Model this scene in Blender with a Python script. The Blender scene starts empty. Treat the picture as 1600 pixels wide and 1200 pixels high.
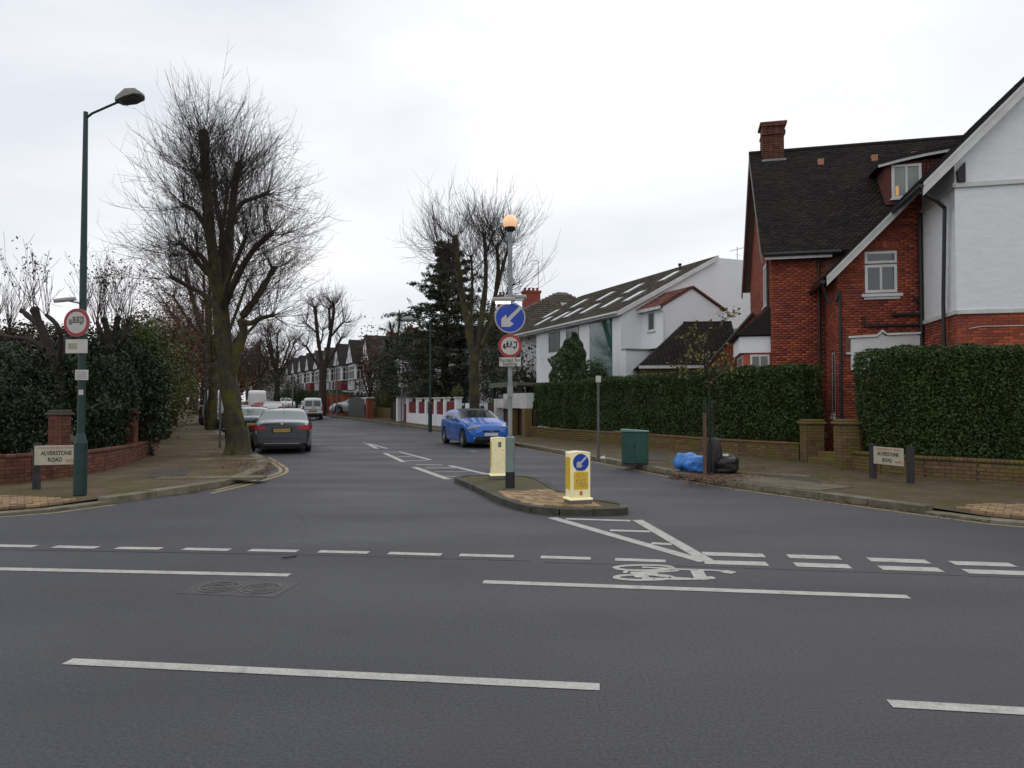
import bpy, math, random
import numpy as np
from mathutils import Vector, Matrix
C = bpy.context.scene
COL = C.collection
R = math.radians
random.seed(7); rng = np.random.default_rng(7)

# ---------------------------------------------------------------- camera, sky, sun, exposure
F = 1111.0; EYE = 1.7; HOR = 628.0
PITCH = math.atan((HOR - 600) / F)
cam = bpy.data.cameras.new('camera'); cam.sensor_width = 36; cam.lens = 36 * F / 1600
cam.clip_start = 0.1; cam.clip_end = 3000
camo = bpy.data.objects.new('camera', cam); COL.objects.link(camo)
camo.location = (0, 0, EYE); camo.rotation_euler = (math.pi / 2 + PITCH, 0, 0)
C.camera = camo
C.view_settings.view_transform = 'Standard'; C.view_settings.look = 'None'
C.view_settings.exposure = 0.0; C.view_settings.gamma = 1; C.view_settings.use_curve_mapping = False
C.cycles.max_bounces = 6; C.cycles.diffuse_bounces = 3; C.cycles.glossy_bounces = 3
C.cycles.transparent_max_bounces = 8
C.cycles.use_denoising = True

SUN_EL, SUN_AZ = 42, 35
W = bpy.data.worlds.new('World'); C.world = W; W.use_nodes = True
nt = W.node_tree; nt.nodes.clear()
def wn(t, **k):
    n = nt.nodes.new(t)
    for a, b in k.items(): setattr(n, a, b)
    return n
out = wn('ShaderNodeOutputWorld'); bg = wn('ShaderNodeBackground'); bg.inputs[1].default_value = 0.1
sky = wn('ShaderNodeTexSky', sky_type='NISHITA', sun_disc=False)
sky.sun_elevation = R(SUN_EL); sky.sun_rotation = R(SUN_AZ)
tc = wn('ShaderNodeTexCoord'); mp = wn('ShaderNodeMapping'); mp.inputs['Scale'].default_value = (1.0, 1.0, 2.6)
mp.inputs['Location'].default_value = (3.1, 0.4, 0.2)
nz = wn('ShaderNodeTexNoise'); nz.inputs['Scale'].default_value = 1.7; nz.inputs['Detail'].default_value = 7
nz.inputs['Roughness'].default_value = 0.5; nz.inputs['Distortion'].default_value = 0.35
cr = wn('ShaderNodeValToRGB')
cr.color_ramp.elements[0].position = 0.33; cr.color_ramp.elements[0].color = (8.3, 8.6, 9.2, 1)
cr.color_ramp.elements[1].position = 0.60; cr.color_ramp.elements[1].color = (10.8, 10.8, 10.9, 1)
e = cr.color_ramp.elements.new(0.47); e.color = (9.5, 9.7, 10.1, 1)
mx = wn('ShaderNodeMixRGB'); mx.inputs[0].default_value = 0.94
L = nt.links.new
L(tc.outputs['Generated'], mp.inputs[0]); L(mp.outputs[0], nz.inputs['Vector']); L(nz.outputs['Fac'], cr.inputs[0])
L(sky.outputs[0], mx.inputs[1]); L(cr.outputs[0], mx.inputs[2]); L(mx.outputs[0], bg.inputs[0]); L(bg.outputs[0], out.inputs[0])
sl = bpy.data.lights.new('sun', 'SUN'); sl.energy = 0.6; sl.angle = R(25); sl.color = (1, 0.97, 0.93)
so = bpy.data.objects.new('sun', sl); COL.objects.link(so)
so.rotation_euler = (R(90 - SUN_EL), 0, R(180 - SUN_AZ)); so.location = (20, 30, 60)

# ---------------------------------------------------------------- terrain and picture-to-place helpers
HY = [-400, 35, 50, 62, 80, 110, 160, 400, 1500]; HZ = [0, 0, .06, .2, .55, .95, 1.3, 2, 3]
def hz(y): return float(np.interp(y, HY, HZ))
def ray(u, v):
    b = (600 - v) / F; c, s = math.cos(PITCH), math.sin(PITCH)
    return ((u - 800) / F, c - s * b, s + c * b)
def G(u, v, dz=0.0):
    d = ray(u, v); y = 20.0
    for _ in range(60):
        t = (hz(y) + dz - EYE) / min(d[2], -1e-4); y = 0.5 * y + 0.5 * min(t * d[1], 400)
    return (d[0] * y / d[1], y)
def P(u, v, Y):
    d = ray(u, v); t = Y / d[1]
    return Vector((d[0] * t, Y, EYE + d[2] * t))
def zat(v, Y): return P(800, v, Y).z
def xat(u, Y): return (u - 800) / F * Y

# ---------------------------------------------------------------- materials
MATS = {}
def mat(name, c1, c2=None, scale=5, rough=.8, bump=0, bscale=60, metal=0, spec=.4, coat=0, rnd=0, c3=None,
        moss=None, emit=None, speck=0, rvar=0, bands=0, stretch=None, trans=0):
    if name in MATS: return MATS[name]
    m = bpy.data.materials.new(name); m.use_nodes = True; MATS[name] = m
    t = m.node_tree; N = t.nodes; l = t.links.new
    b = N['Principled BSDF']
    b.inputs['Roughness'].default_value = rough; b.inputs['Metallic'].default_value = metal
    b.inputs['Specular IOR Level'].default_value = spec
    if coat: b.inputs['Coat Weight'].default_value = coat; b.inputs['Coat Roughness'].default_value = .05
    g = N.new('ShaderNodeNewGeometry'); pos = g.outputs['Position']
    if stretch:
        mpp = N.new('ShaderNodeMapping'); mpp.inputs['Scale'].default_value = stretch; l(pos, mpp.inputs[0]); pos2 = mpp.outputs[0]
    else: pos2 = pos
    def noise(sc, det=5, p=None, ro=.55):
        n = N.new('ShaderNodeTexNoise'); n.inputs['Scale'].default_value = sc; n.inputs['Detail'].default_value = det
        n.inputs['Roughness'].default_value = ro
        l(p or pos2, n.inputs['Vector']); return n.outputs['Fac']
    def ramp(s, a, bb):
        r = N.new('ShaderNodeMapRange'); r.inputs[1].default_value = a; r.inputs[2].default_value = bb; l(s, r.inputs[0]); return r.outputs[0]
    def mix(f, a, bb, mode='MIX'):
        x = N.new('ShaderNodeMixRGB'); x.blend_type = mode
        if isinstance(f, (int, float)): x.inputs[0].default_value = f
        else: l(f, x.inputs[0])
        for i, q in ((1, a), (2, bb)):
            if isinstance(q, tuple): x.inputs[i].default_value = (*q, 1)
            else: l(q, x.inputs[i])
        return x.outputs[0]
    def math_(op, a, bb):
        x = N.new('ShaderNodeMath'); x.operation = op
        for i, q in ((0, a), (1, bb)):
            if isinstance(q, (int, float)): x.inputs[i].default_value = q
            else: l(q, x.inputs[i])
        return x.outputs[0]
    col = c1
    if c2: col = mix(ramp(noise(scale), .35, .65), c1, c2)
    if rnd:
        at = N.new('ShaderNodeAttribute'); at.attribute_name = 'rnd'; oi = N.new('ShaderNodeObjectInfo')
        f = math_('FRACT', math_('ADD', at.outputs['Fac'], oi.outputs['Random']), 0)
        if c3: col = mix(ramp(math_('FRACT', math_('MULTIPLY', f, 7.31), 0), .55, 1.0), col, c3)
        k = N.new('ShaderNodeMapRange'); k.inputs[3].default_value = 1 - rnd; k.inputs[4].default_value = 1 + rnd; l(f, k.inputs[0])
        cc = N.new('ShaderNodeCombineXYZ')
        for i in range(3): l(k.outputs[0], cc.inputs[i])
        col = mix(1.0, col, cc.outputs[0], 'MULTIPLY')
    if speck:
        s = noise(48, 3, pos, .8); k = N.new('ShaderNodeMapRange'); k.inputs[1].default_value = .36; k.inputs[2].default_value = .64
        k.inputs[3].default_value = 1 - speck; k.inputs[4].default_value = 1 + speck; l(s, k.inputs[0])
        cc = N.new('ShaderNodeCombineXYZ')
        for i in range(3): l(k.outputs[0], cc.inputs[i])
        col = mix(1.0, col, cc.outputs[0], 'MULTIPLY')
    if moss:
        mc, ms, a, bb = moss
        col = mix(ramp(noise(ms, 8, pos, .7), a, bb), col, mc)
    if isinstance(col, tuple): b.inputs['Base Color'].default_value = (*col, 1)
    else: l(col, b.inputs['Base Color'])
    if rvar:
        k = N.new('ShaderNodeMapRange'); k.inputs[1].default_value = .35; k.inputs[2].default_value = .65
        k.inputs[3].default_value = rough - rvar; k.inputs[4].default_value = min(1, rough + rvar)
        l(noise(.55, 6), k.inputs[0]); l(k.outputs[0], b.inputs['Roughness'])
    if bump:
        bn = N.new('ShaderNodeBump'); bn.inputs['Strength'].default_value = bump; bn.inputs['Distance'].default_value = .02
        l(noise(bscale, 4), bn.inputs['Height']); l(bn.outputs[0], b.inputs['Normal'])
    if emit:
        b.inputs['Emission Color'].default_value = (*emit[0], 1); b.inputs['Emission Strength'].default_value = emit[1]
    if trans:
        b.inputs['Transmission Weight'].default_value = trans; b.inputs['IOR'].default_value = 1.1
    return m

asphalt = mat('asphalt', (.045, .046, .056), (.062, .063, .074), 1.1, rough=.62, bump=.9, bscale=80, speck=.42, rvar=.14, spec=.5, stretch=(.5, 1.6, 1),
              moss=((.052, .051, .053), .5, .5, .66))
pave = mat('pavement_asphalt', (.135, .098, .066), (.095, .068, .046), 1.6, rough=.85, bump=.6, bscale=110, speck=.5,
           moss=((.078, .068, .018), 1.1, .42, .64), rvar=.1, spec=.25)
kerbm = mat('kerb_granite', (.20, .18, .135), (.125, .11, .07), 4, rough=.8, bump=.4, bscale=90, rnd=.22, moss=((.07, .07, .02), 2.6, .5, .7), speck=.25)
kerbd = mat('kerb_dark', (.085, .08, .066), (.05, .048, .038), 4, rough=.8, bump=.6, rnd=.25, speck=.4, moss=((.045, .046, .014), 3, .52, .7))
paint = mat('road_paint', (.45, .45, .41), (.36, .36, .33), 6, rough=.7, bump=.3, bscale=200, speck=.2, moss=((.16, .16, .17), 9, .56, .72))
paintw = mat('worn_paint', (.24, .24, .24), (.30, .30, .29), 6, rough=.7, speck=.25, moss=((.10, .10, .11), 8, .5, .66))
ylw = mat('yellow_paint', (.38, .29, .11), (.28, .23, .12), 8, rough=.7, moss=((.12, .11, .09), 9, .5, .7))
soil = mat('soil', (.045, .035, .02), (.04, .05, .016), 1.5, rough=.95, bump=.6, bscale=30)
buff = mat('buff_block', (.34, .225, .125), (.26, .17, .095), 9, rough=.85, rnd=.38, bump=.3, bscale=80, moss=((.13, .10, .055), 3, .52, .72))
brick = mat('red_brick', (.37, .088, .040), (.27, .064, .036), 1.2, rough=.85, rnd=.30, c3=(.20, .045, .042), bump=.3, bscale=90)
mortar = mat('mortar', (.20, .10, .07), (.14, .075, .055), 5, rough=.95)
oldbrick = mat('mossy_brick', (.18, .105, .06), (.13, .08, .045), 4, rough=.9, rnd=.25, bump=.35, moss=((.135, .115, .022), 2.2, .42, .6))
redold = mat('weathered_red_brick', (.16, .056, .036), (.105, .042, .03), 4, rough=.9, rnd=.3, bump=.35, moss=((.08, .062, .024), 2.4, .52, .72))
mortard = mat('dark_mortar', (.085, .07, .045), (.06, .055, .03), 5, rough=.95)
tile = mat('dark_roof_tile', (.021, .018, .017), (.031, .026, .023), .9, rough=.85, rnd=.22, c3=(.036, .030, .026), moss=((.075, .072, .045), 7, .70, .78), spec=.2)
tileb = mat('brown_roof_tile', (.07, .057, .045), (.10, .085, .06), 1.5, rough=.9, rnd=.25, moss=((.09, .10, .04), 2, .55, .7))
tiler = mat('clay_tile', (.22, .085, .06), (.16, .06, .045), 3, rough=.85, rnd=.25)
tilew = mat('hung_tile', (.11, .035, .03), (.085, .03, .026), 3, rough=.85, rnd=.25)
render_w = mat('white_roughcast', (.79, .80, .81), (.73, .74, .755), 2.2, rough=.8, bump=.8, bscale=16, stretch=(1, 1, 4), moss=((.56, .57, .56), 1.1, .60, .8))
white = mat('white_render', (.84, .85, .87), (.80, .81, .83), .7, rough=.8, bump=.1, moss=((.60, .61, .60), .9, .58, .8), stretch=(1, 1, .3))
wpaint = mat('white_paint', (.68, .69, .68), (.58, .59, .57), 3, rough=.5)
wdull = mat('weathered_white', (.60, .60, .58), (.50, .50, .47), 3, rough=.6)
black = mat('black_iron', (.018, .018, .02), rough=.45)
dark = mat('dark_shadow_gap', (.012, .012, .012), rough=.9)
timber = mat('black_timber', (.03, .025, .028), rough=.7)
glass = mat('window_glass', (.045, .05, .055), rough=.06, spec=.9)
glassg = mat('green_glass', (.02, .075, .062), (.035, .11, .09), .6, rough=.04, spec=1.0)
lead = mat('lead_grey', (.22, .23, .24), (.17, .18, .18), 4, rough=.6)
greenp = mat('green_lamp_paint', (.010, .034, .031), (.014, .044, .038), 5, rough=.45)
greencab = mat('cabinet_green', (.012, .062, .044), (.018, .078, .056), 4, rough=.5, moss=((.06, .09, .07), 6, .6, .75))
greyp = mat('galvanised', (.30, .31, .31), (.24, .25, .25), 8, rough=.5, metal=.35)
greyl = mat('grey_band', (.20, .22, .22), (.24, .25, .25), 8, rough=.5)
signgrey = mat('sign_backing', (.32, .32, .30), rough=.5)
blue = mat('sign_blue', (.008, .045, .42), (.01, .05, .36), 6, rough=.4)
signw = mat('sign_white', (.52, .50, .46), (.46, .44, .40), 7, rough=.4)
signcream = mat('nameplate_cream', (.50, .47, .36), (.42, .38, .29), 9, rough=.45)
red = mat('sign_red', (.40, .02, .035), (.33, .02, .03), 6, rough=.4)
redpale = mat('faded_red', (.45, .12, .10), rough=.5)
ink = mat('ink', (.02, .02, .02), rough=.5)
inkf = mat('faded_ink', (.12, .12, .115), rough=.6)
plank = mat('weathered_post', (.045, .04, .04), (.03, .028, .028), 8, rough=.85)
bark = mat('lime_bark', (.034, .027, .019), (.058, .047, .033), 9, rough=.95, bump=1.0, bscale=22, stretch=(1, 1, .35), moss=((.082, .080, .016), 2.0, .46, .62))
barkd = mat('dark_bark', (.026, .019, .016), (.042, .031, .026), 6, rough=.95, bump=.6, bscale=20, moss=((.055, .055, .014), 2, .58, .75))
twigm = mat('twigs', (.040, .028, .024), (.024, .018, .016), 3, rough=.9)
twigr = mat('reddish_twigs', (.075, .035, .035), (.05, .03, .028), 3, rough=.9)
leafh = mat('hedge_leaf', (.038, .072, .014), (.024, .046, .012), 1.5, rough=.5, rnd=.45, c3=(.055, .085, .014), spec=.3)
leafl = mat('laurel_leaf', (.020, .035, .014), (.015, .024, .010), 1.0, rough=.5, rnd=.5, c3=(.034, .048, .020), spec=.3)
leafy = mat('privet_leaf', (.07, .095, .014), (.04, .065, .012), .8, rough=.55, rnd=.4, c3=(.13, .13, .02))
leafc = mat('conifer_needles', (.030, .046, .022), (.040, .050, .022), .6, rough=.7, rnd=.45, c3=(.058, .052, .030))
leafb = mat('cypress_leaf', (.040, .076, .028), (.055, .092, .030), 1.2, rough=.7, rnd=.4)
leafr = mat('autumn_leaf', (.12, .035, .02), (.085, .035, .02), .8, rough=.7, rnd=.45, c3=(.14, .07, .02))
leaftan = mat('yellowing_leaf', (.16, .13, .025), (.09, .09, .02), 1.4, rough=.6, rnd=.4, c3=(.07, .05, .03))
litter = mat('fallen_leaf', (.13, .045, .024), (.09, .035, .02), 3, rough=.8, rnd=.5, c3=(.22, .12, .035))
tyre = mat('tyre_rubber', (.014, .014, .015), rough=.75)
alloy = mat('alloy', (.42, .42, .43), rough=.3, metal=.8)
chrome = mat('chrome', (.65, .65, .67), rough=.15, metal=.9)
cglass = mat('car_glass', (.02, .026, .026), rough=.04, spec=.6)
redlamp = mat('rear_lamp', (.33, .008, .016), rough=.25, coat=.3)
headl = mat('headlamp', (.24, .26, .28), rough=.15, coat=.6, metal=.1)
plateY = mat('plate_yellow', (.50, .34, .06), rough=.4)
plateW = mat('plate_white', (.6, .6, .58), rough=.4)
blackpl = mat('black_plastic', (.015, .015, .016), rough=.5)

# ---------------------------------------------------------------- mesh helpers
def finish(o, name, m, parent, kind=None, label=None, smooth=False):
    COL.objects.link(o)
    if m is not None:
        o.data.materials.append(m)
    if parent is not None: o.parent = parent
    if kind: o['kind'] = kind
    if label: o['label'] = label
    return o
class MB:
    def __init__(s): s.v = []; s.f = []
    def add(s, vs, fs):
        n = len(s.v); s.v += [tuple(p) for p in vs]; s.f += [tuple(i + n for i in f) for f in fs]; return s
    def quad(s, *p): return s.add(p, [tuple(range(len(p)))])
    def box(s, x0, x1, y0, y1, z0, z1):
        return s.add([(x, y, z) for z in (z0, z1) for y in (y0, y1) for x in (x0, x1)],
                     [(0, 2, 3, 1), (4, 5, 7, 6), (0, 1, 5, 4), (2, 6, 7, 3), (0, 4, 6, 2), (1, 3, 7, 5)])
    def obox(s, c, ax, ay, az):     # centre and three half-vectors
        c, ax, ay, az = map(Vector, (c, ax, ay, az))
        return s.add([c + i * ax + j * ay + k * az for k in (-1, 1) for j in (-1, 1) for i in (-1, 1)],
                     [(0, 2, 3, 1), (4, 5, 7, 6), (0, 1, 5, 4), (2, 6, 7, 3), (0, 4, 6, 2), (1, 3, 7, 5)])
    def prism(s, pts, z0, z1):
        n = len(pts); vs = [(x, y, z0) for x, y in pts] + [(x, y, z1) for x, y in pts]
        return s.add(vs, [tuple(range(n))[::-1], tuple(range(n, 2 * n))] + [(i, (i + 1) % n, n + (i + 1) % n, n + i) for i in range(n)])
    def prism_xz(s, pts, y0, y1):   # front at y0 (facing -y)
        n = len(pts); vs = [(x, y0, z) for x, z in pts] + [(x, y1, z) for x, z in pts]
        return s.add(vs, [tuple(range(n)), tuple(range(n, 2 * n))[::-1]] + [(i, n + i, n + (i + 1) % n, (i + 1) % n) for i in range(n)])
    def prism_v(s, pts, off):       # planar 3-D polygon pushed by the vector off
        off = Vector(off); n = len(pts); pts = [Vector(p) for p in pts]
        vs = pts + [p + off for p in pts]
        return s.add(vs, [tuple(range(n)), tuple(range(n, 2 * n))[::-1]] + [(i, n + i, n + (i + 1) % n, (i + 1) % n) for i in range(n)])
    def cyl(s, a, b, r0, r1=None, k=12, cap=True):
        a, b = Vector(a), Vector(b); r1 = r0 if r1 is None else r1; d = (b - a).normalized()
        u = d.orthogonal().normalized(); w = d.cross(u); vs = []
        for p, r in ((a, r0), (b, r1)):
            vs += [p + r * (math.cos(2 * math.pi * i / k) * u + math.sin(2 * math.pi * i / k) * w) for i in range(k)]
        fs = [(i, (i + 1) % k, k + (i + 1) % k, k + i) for i in range(k)]
        if cap: fs += [tuple(range(k))[::-1], tuple(range(k, 2 * k))]
        return s.add(vs, fs)
    def tube(s, pts, r, k=8):
        for i in range(len(pts) - 1): s.cyl(pts[i], pts[i + 1], r, k=k)
        return s
    def lathe(s, prof, c=(0, 0, 0), k=20, axis='z'):
        n = len(prof); vs = []
        for r, z in prof:
            for i in range(k):
                a = 2 * math.pi * i / k; x, y = r * math.cos(a), r * math.sin(a)
                p = (x, y, z) if axis == 'z' else ((x, z, y) if axis == 'y' else (z, x, y))
                vs.append((c[0] + p[0], c[1] + p[1], c[2] + p[2]))
        fs = [(j * k + i, j * k + (i + 1) % k, (j + 1) * k + (i + 1) % k, (j + 1) * k + i) for j in range(n - 1) for i in range(k)]
        return s.add(vs, fs)
    def build(s, name, m, parent=None, kind=None, label=None, smooth=False, bevel=0):
        me = bpy.data.meshes.new(name); me.from_pydata(s.v, [], s.f); me.update()
        if smooth:
            me.polygons.foreach_set('use_smooth', [True] * len(me.polygons))
            try: me.set_sharp_from_angle(angle=R(40))
            except Exception: pass
        o = bpy.data.objects.new(name, me); finish(o, name, m, parent, kind, label)
        if bevel:
            b = o.modifiers.new('bevel', 'BEVEL'); b.width = bevel; b.segments = 2; b.limit_method = 'ANGLE'; b.angle_limit = R(40)
        return o
def arr_mesh(name, V, Q, m, parent=None, kind=None, label=None, rnd=None, smooth=False):
    V = np.asarray(V, dtype=np.float32).reshape(-1, 3); Q = np.asarray(Q, dtype=np.int32); k = Q.shape[1]
    me = bpy.data.meshes.new(name); me.vertices.add(len(V)); me.vertices.foreach_set('co', V.ravel())
    me.loops.add(Q.size); me.loops.foreach_set('vertex_index', Q.ravel())
    me.polygons.add(len(Q)); me.polygons.foreach_set('loop_start', np.arange(0, Q.size, k, dtype=np.int32))
    me.polygons.foreach_set('loop_total', np.full(len(Q), k, dtype=np.int32))
    if smooth: me.polygons.foreach_set('use_smooth', np.ones(len(Q), dtype=bool))
    me.update(calc_edges=True)
    if rnd is not None:
        a = me.attributes.new('rnd', 'FLOAT', 'POINT'); a.data.foreach_set('value', np.asarray(rnd, dtype=np.float32))
    o = bpy.data.objects.new(name, me); finish(o, name, m, parent, kind, label); return o
def tag(o, label, cat, group=None, kind=None):
    if label: o['label'] = label
    if cat: o['category'] = cat
    if group: o['group'] = group
    if kind: o['kind'] = kind
    return o
def thing(name, label, cat, loc=(0, 0, 0), rz=0, group=None):
    o = bpy.data.objects.new(name, None); COL.objects.link(o); o.location = loc; o.rotation_euler = (0, 0, rz)
    o.empty_display_size = .3
    return tag(o, label, cat, group)
def copy_tree(o, parent=None, label=None):
    c = o.copy(); COL.objects.link(c)
    if parent is not None: c.parent = parent
    if label: c['label'] = label
    for ch in o.children: copy_tree(ch, c)
    return c
def text(name, body, size, loc, parent, m, rot=(math.pi / 2, 0, 0), ext=.001, bold=0, sx=1, align='CENTER'):
    cu = bpy.data.curves.new(name, 'FONT'); cu.body = body; cu.size = size; cu.extrude = ext; cu.offset = bold
    cu.align_x = align; cu.align_y = 'CENTER'
    tmp = bpy.data.objects.new(name, cu); me = bpy.data.meshes.new_from_object(tmp); bpy.data.objects.remove(tmp)
    me.materials.clear(); me.materials.append(m); o = bpy.data.objects.new(name, me); COL.objects.link(o)
    o.location = loc; o.rotation_euler = rot; o.scale = (sx, 1, 1)
    if parent: o.parent = parent
    return o

# many little boxes at once: centre + three half-vectors (arrays)
BQ = np.array([(0, 2, 3, 1), (4, 5, 7, 6), (0, 1, 5, 4), (2, 6, 7, 3), (0, 4, 6, 2), (1, 3, 7, 5)])
SG = np.array([(i, j, k) for k in (-1, 1) for j in (-1, 1) for i in (-1, 1)], dtype=float)
def boxes_mesh(name, Cn, AX, AY, AZ, m, parent=None, kind='stuff', label=None):
    Cn = np.asarray(Cn, float); n = len(Cn)
    AX, AY, AZ = (np.broadcast_to(np.asarray(a, float), (n, 3)) for a in (AX, AY, AZ))
    V = Cn[:, None, :] + SG[None, :, 0:1] * AX[:, None] + SG[None, :, 1:2] * AY[:, None] + SG[None, :, 2:3] * AZ[:, None]
    Q = (BQ[None] + 8 * np.arange(n)[:, None, None]).reshape(-1, 4)
    return arr_mesh(name, V, Q, m, parent, kind, label, rnd=np.repeat(rng.random(n), 8))
UNIT = {}
def unit_box(m):
    if m.name not in UNIT:
        me = bpy.data.meshes.new('unit_block')
        me.from_pydata([tuple(s * .5) for s in SG], [], [tuple(int(i) for i in q) for q in BQ]); me.materials.append(m); UNIT[m.name] = me
    return UNIT[m.name]
def piece(name, c, ax, az, sx, sy, sz, m, parent, up=(0, 0, 1)):
    """one block: centre, direction of its length, sizes; parent-local"""
    o = bpy.data.objects.new(name, unit_box(m)); COL.objects.link(o); o.parent = parent
    X = Vector(ax).normalized(); Z = Vector(up); Y = Z.cross(X).normalized(); Z = X.cross(Y)
    o.matrix_local = Matrix.Translation(Vector(c)) @ Matrix((X, Y, Z)).transposed().to_4x4() @ Matrix.Diagonal((sx, sy, sz, 1))
    return o

def intervals(poly, z):
    xs = []
    n = len(poly)
    for i in range(n):
        (x0, z0), (x1, z1) = poly[i], poly[(i + 1) % n]
        if (z0 <= z < z1) or (z1 <= z < z0): xs.append(x0 + (z - z0) / (z1 - z0) * (x1 - x0))
    xs.sort(); return [(xs[i], xs[i + 1]) for i in range(0, len(xs) - 1, 2)]
def lay_bricks(poly, holes=(), bw=.225, bh=.075, j=.010, z0=None, half=False):
    """bricks (a0,a1,z0,z1) over a polygon in wall coordinates (a,z)"""
    zs = [p[1] for p in poly]; lo = min(zs) if z0 is None else z0; hi = max(zs); res = []; row = 0; z = lo
    while z + bh * .6 < hi:
        zt = min(z + bh, hi); mid = (z + zt) / 2; iv = intervals(poly, mid)
        for (h0, h1, k0, k1) in holes:
            if k0 < mid < k1:
                nv = []
                for a, b in iv:
                    if h1 <= a or h0 >= b: nv.append((a, b)); continue
                    if h0 > a: nv.append((a, h0))
                    if h1 < b: nv.append((h1, b))
                iv = nv
        for a, b in iv:
            start = math.floor(a / bw) * bw - (bw / 2 if row % 2 else 0); x = start
            while x < b:
                x0, x1 = max(x, a), min(x + bw, b)
                if x1 - x0 > .045: res.append((x0 + j / 2, x1 - j / 2, z + j / 2, zt - j / 2))
                x += bw
        z += bh; row += 1
    return res
def put_bricks(parent, walls, m, budget=300, depth=.03, near=(0, 0, 1.7), name='brick'):
    """walls: list of (O, X, N, bricks). The nearest ones become parts, the rest one 'stuff' part."""
    allb = []
    for O, X, N, bl in walls:
        O, X, N = Vector(O), Vector(X).normalized(), Vector(N).normalized()
        for a0, a1, z0, z1 in bl:
            c = O + X * ((a0 + a1) / 2) + Vector((0, 0, (z0 + z1) / 2)) + N * (depth / 2 - .012 + random.uniform(-.002, .003))
            allb.append((c, X, a1 - a0, z1 - z0))
    mw = parent.matrix_world if parent else Matrix()
    loc = Matrix.Translation(parent.location) @ parent.rotation_euler.to_matrix().to_4x4() if parent else Matrix()
    nv = Vector(near)
    allb.sort(key=lambda b: ((loc @ b[0]) - nv).length)
    for c, X, w, h in allb[:budget]:
        piece(name, c, X, None, w, depth, h, m, parent)
    rest = allb[budget:]
    if rest:
        Cn = np.array([b[0] for b in rest]); AX = np.array([b[1] * b[2] / 2 for b in rest]); AZ = np.array([(0, 0, b[3] / 2) for b in rest])
        AY = np.array([Vector((0, 0, 1)).cross(b[1]) * depth / 2 for b in rest])
        boxes_mesh('brickwork', Cn, AX, AY, AZ, m, parent)

def tile_slope(name, O, X, U, width, length, m, parent, tw=.17, gauge=.11, th=.026, x0f=None, x1f=None, holes=()):
    """rows of lapped tiles on a slope: O eaves corner, X along the eaves, U up the slope"""
    O, X, U = Vector(O), Vector(X).normalized(), Vector(U).normalized(); Nn = X.cross(U)
    if Nn.z < 0: Nn = -Nn
    Cn = []; AX = []
    rows = int(length / gauge)
    for r in range(rows):
        s = (r + .5) * gauge; a = x0f(s) if x0f else 0; b = x1f(s) if x1f else width
        x = a - (tw / 2 if r % 2 else 0)
        while x < b:
            xa, xb = max(x, a), min(x + tw, b)
            if xb - xa > .03:
                skip = any(h[0] < (xa + xb) / 2 < h[1] and h[2] < s < h[3] for h in holes)
                if not skip:
                    jit = random.uniform(-.003, .004)
                    Cn.append(O + X * ((xa + xb) / 2) + U * (s - gauge * .1) + Nn * (th * .5 + jit)); AX.append(X * ((xb - xa) / 2 - .003))
            x += tw
    tilt = .11
    Ud = (U - Nn * tilt).normalized()
    return boxes_mesh(name, np.array(Cn), np.array(AX), np.array(Ud * gauge * .62), np.array(Nn * th / 2), m, parent)

# ---------------------------------------------------------------- plants
def norm(a): return a / np.maximum(np.linalg.norm(a, axis=-1, keepdims=True), 1e-9)
def tubes(PT, RD, K=3):
    """PT (M,N,3) paths, RD (M,N) radii -> V,Q"""
    M, Nn, _ = PT.shape
    T = norm(np.gradient(PT, axis=1)); ref = np.where(np.abs(T[:, :, 2:3]) > .9, np.array([1., 0, 0]), np.array([0, 0, 1.]))
    U = norm(np.cross(T, ref)); Wv = np.cross(T, U); a = 2 * np.pi * np.arange(K) / K
    V = PT[:, :, None] + RD[:, :, None, None] * (np.cos(a)[None, None, :, None] * U[:, :, None] + np.sin(a)[None, None, :, None] * Wv[:, :, None])
    i = np.arange(Nn - 1)[:, None]; k = np.arange(K)[None]
    q = np.stack([i * K + k, i * K + (k + 1) % K, (i + 1) * K + (k + 1) % K, (i + 1) * K + k], -1).reshape(-1, 4)
    Q = (q[None] + (np.arange(M) * Nn * K)[:, None, None]).reshape(-1, 4)
    return V.reshape(-1, 3), Q
def join_arr(parts):
    Vs, Qs, n = [], [], 0
    for V, Q in parts: Vs.append(V); Qs.append(Q + n); n += len(V)
    return np.concatenate(Vs), np.concatenate(Qs)
def grow(O, D, Ln, n=6, up=.5, wob=.12):
    """M shoots from O in direction D of length Ln bending up"""
    M = len(O); pts = [O]; d = norm(D)
    for i in range(1, n):
        d = norm(d + np.array([0, 0, up / n]) + rng.normal(0, wob, (M, 3)) / n * 2)
        pts.append(pts[-1] + d * (Ln / (n - 1))[:, None])
    return np.stack(pts, 1)
def offshoots(PT, Ln, k, spread=.55, frac=(.25, .5), lo=.15, hi=.9):
    M, Nn, _ = PT.shape; idx = np.repeat(np.arange(M), k); t = rng.uniform(lo, hi, len(idx)) * (Nn - 1)
    i = np.floor(t).astype(int).clip(0, Nn - 2); f = (t - i)[:, None]
    o = PT[idx, i] * (1 - f) + PT[idx, i + 1] * f; d = norm(PT[idx, i + 1] - PT[idx, i])
    return o, norm(d + rng.normal(0, spread, d.shape)), Ln[idx] * rng.uniform(*frac, len(idx)), i
def smooth_path(pts, n=14):
    pts = np.array(pts, float); t = np.linspace(0, len(pts) - 1, n); out = []
    for x in t:
        i = min(int(x), len(pts) - 2); f = x - i
        p0, p1, p2, p3 = pts[max(i - 1, 0)], pts[i], pts[i + 1], pts[min(i + 2, len(pts) - 1)]
        out.append(.5 * ((2 * p1) + (-p0 + p2) * f + (2 * p0 - 5 * p1 + 4 * p2 - p3) * f * f + (-p0 + 3 * p1 - 3 * p2 + p3) * f ** 3))
    return np.array(out)
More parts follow.
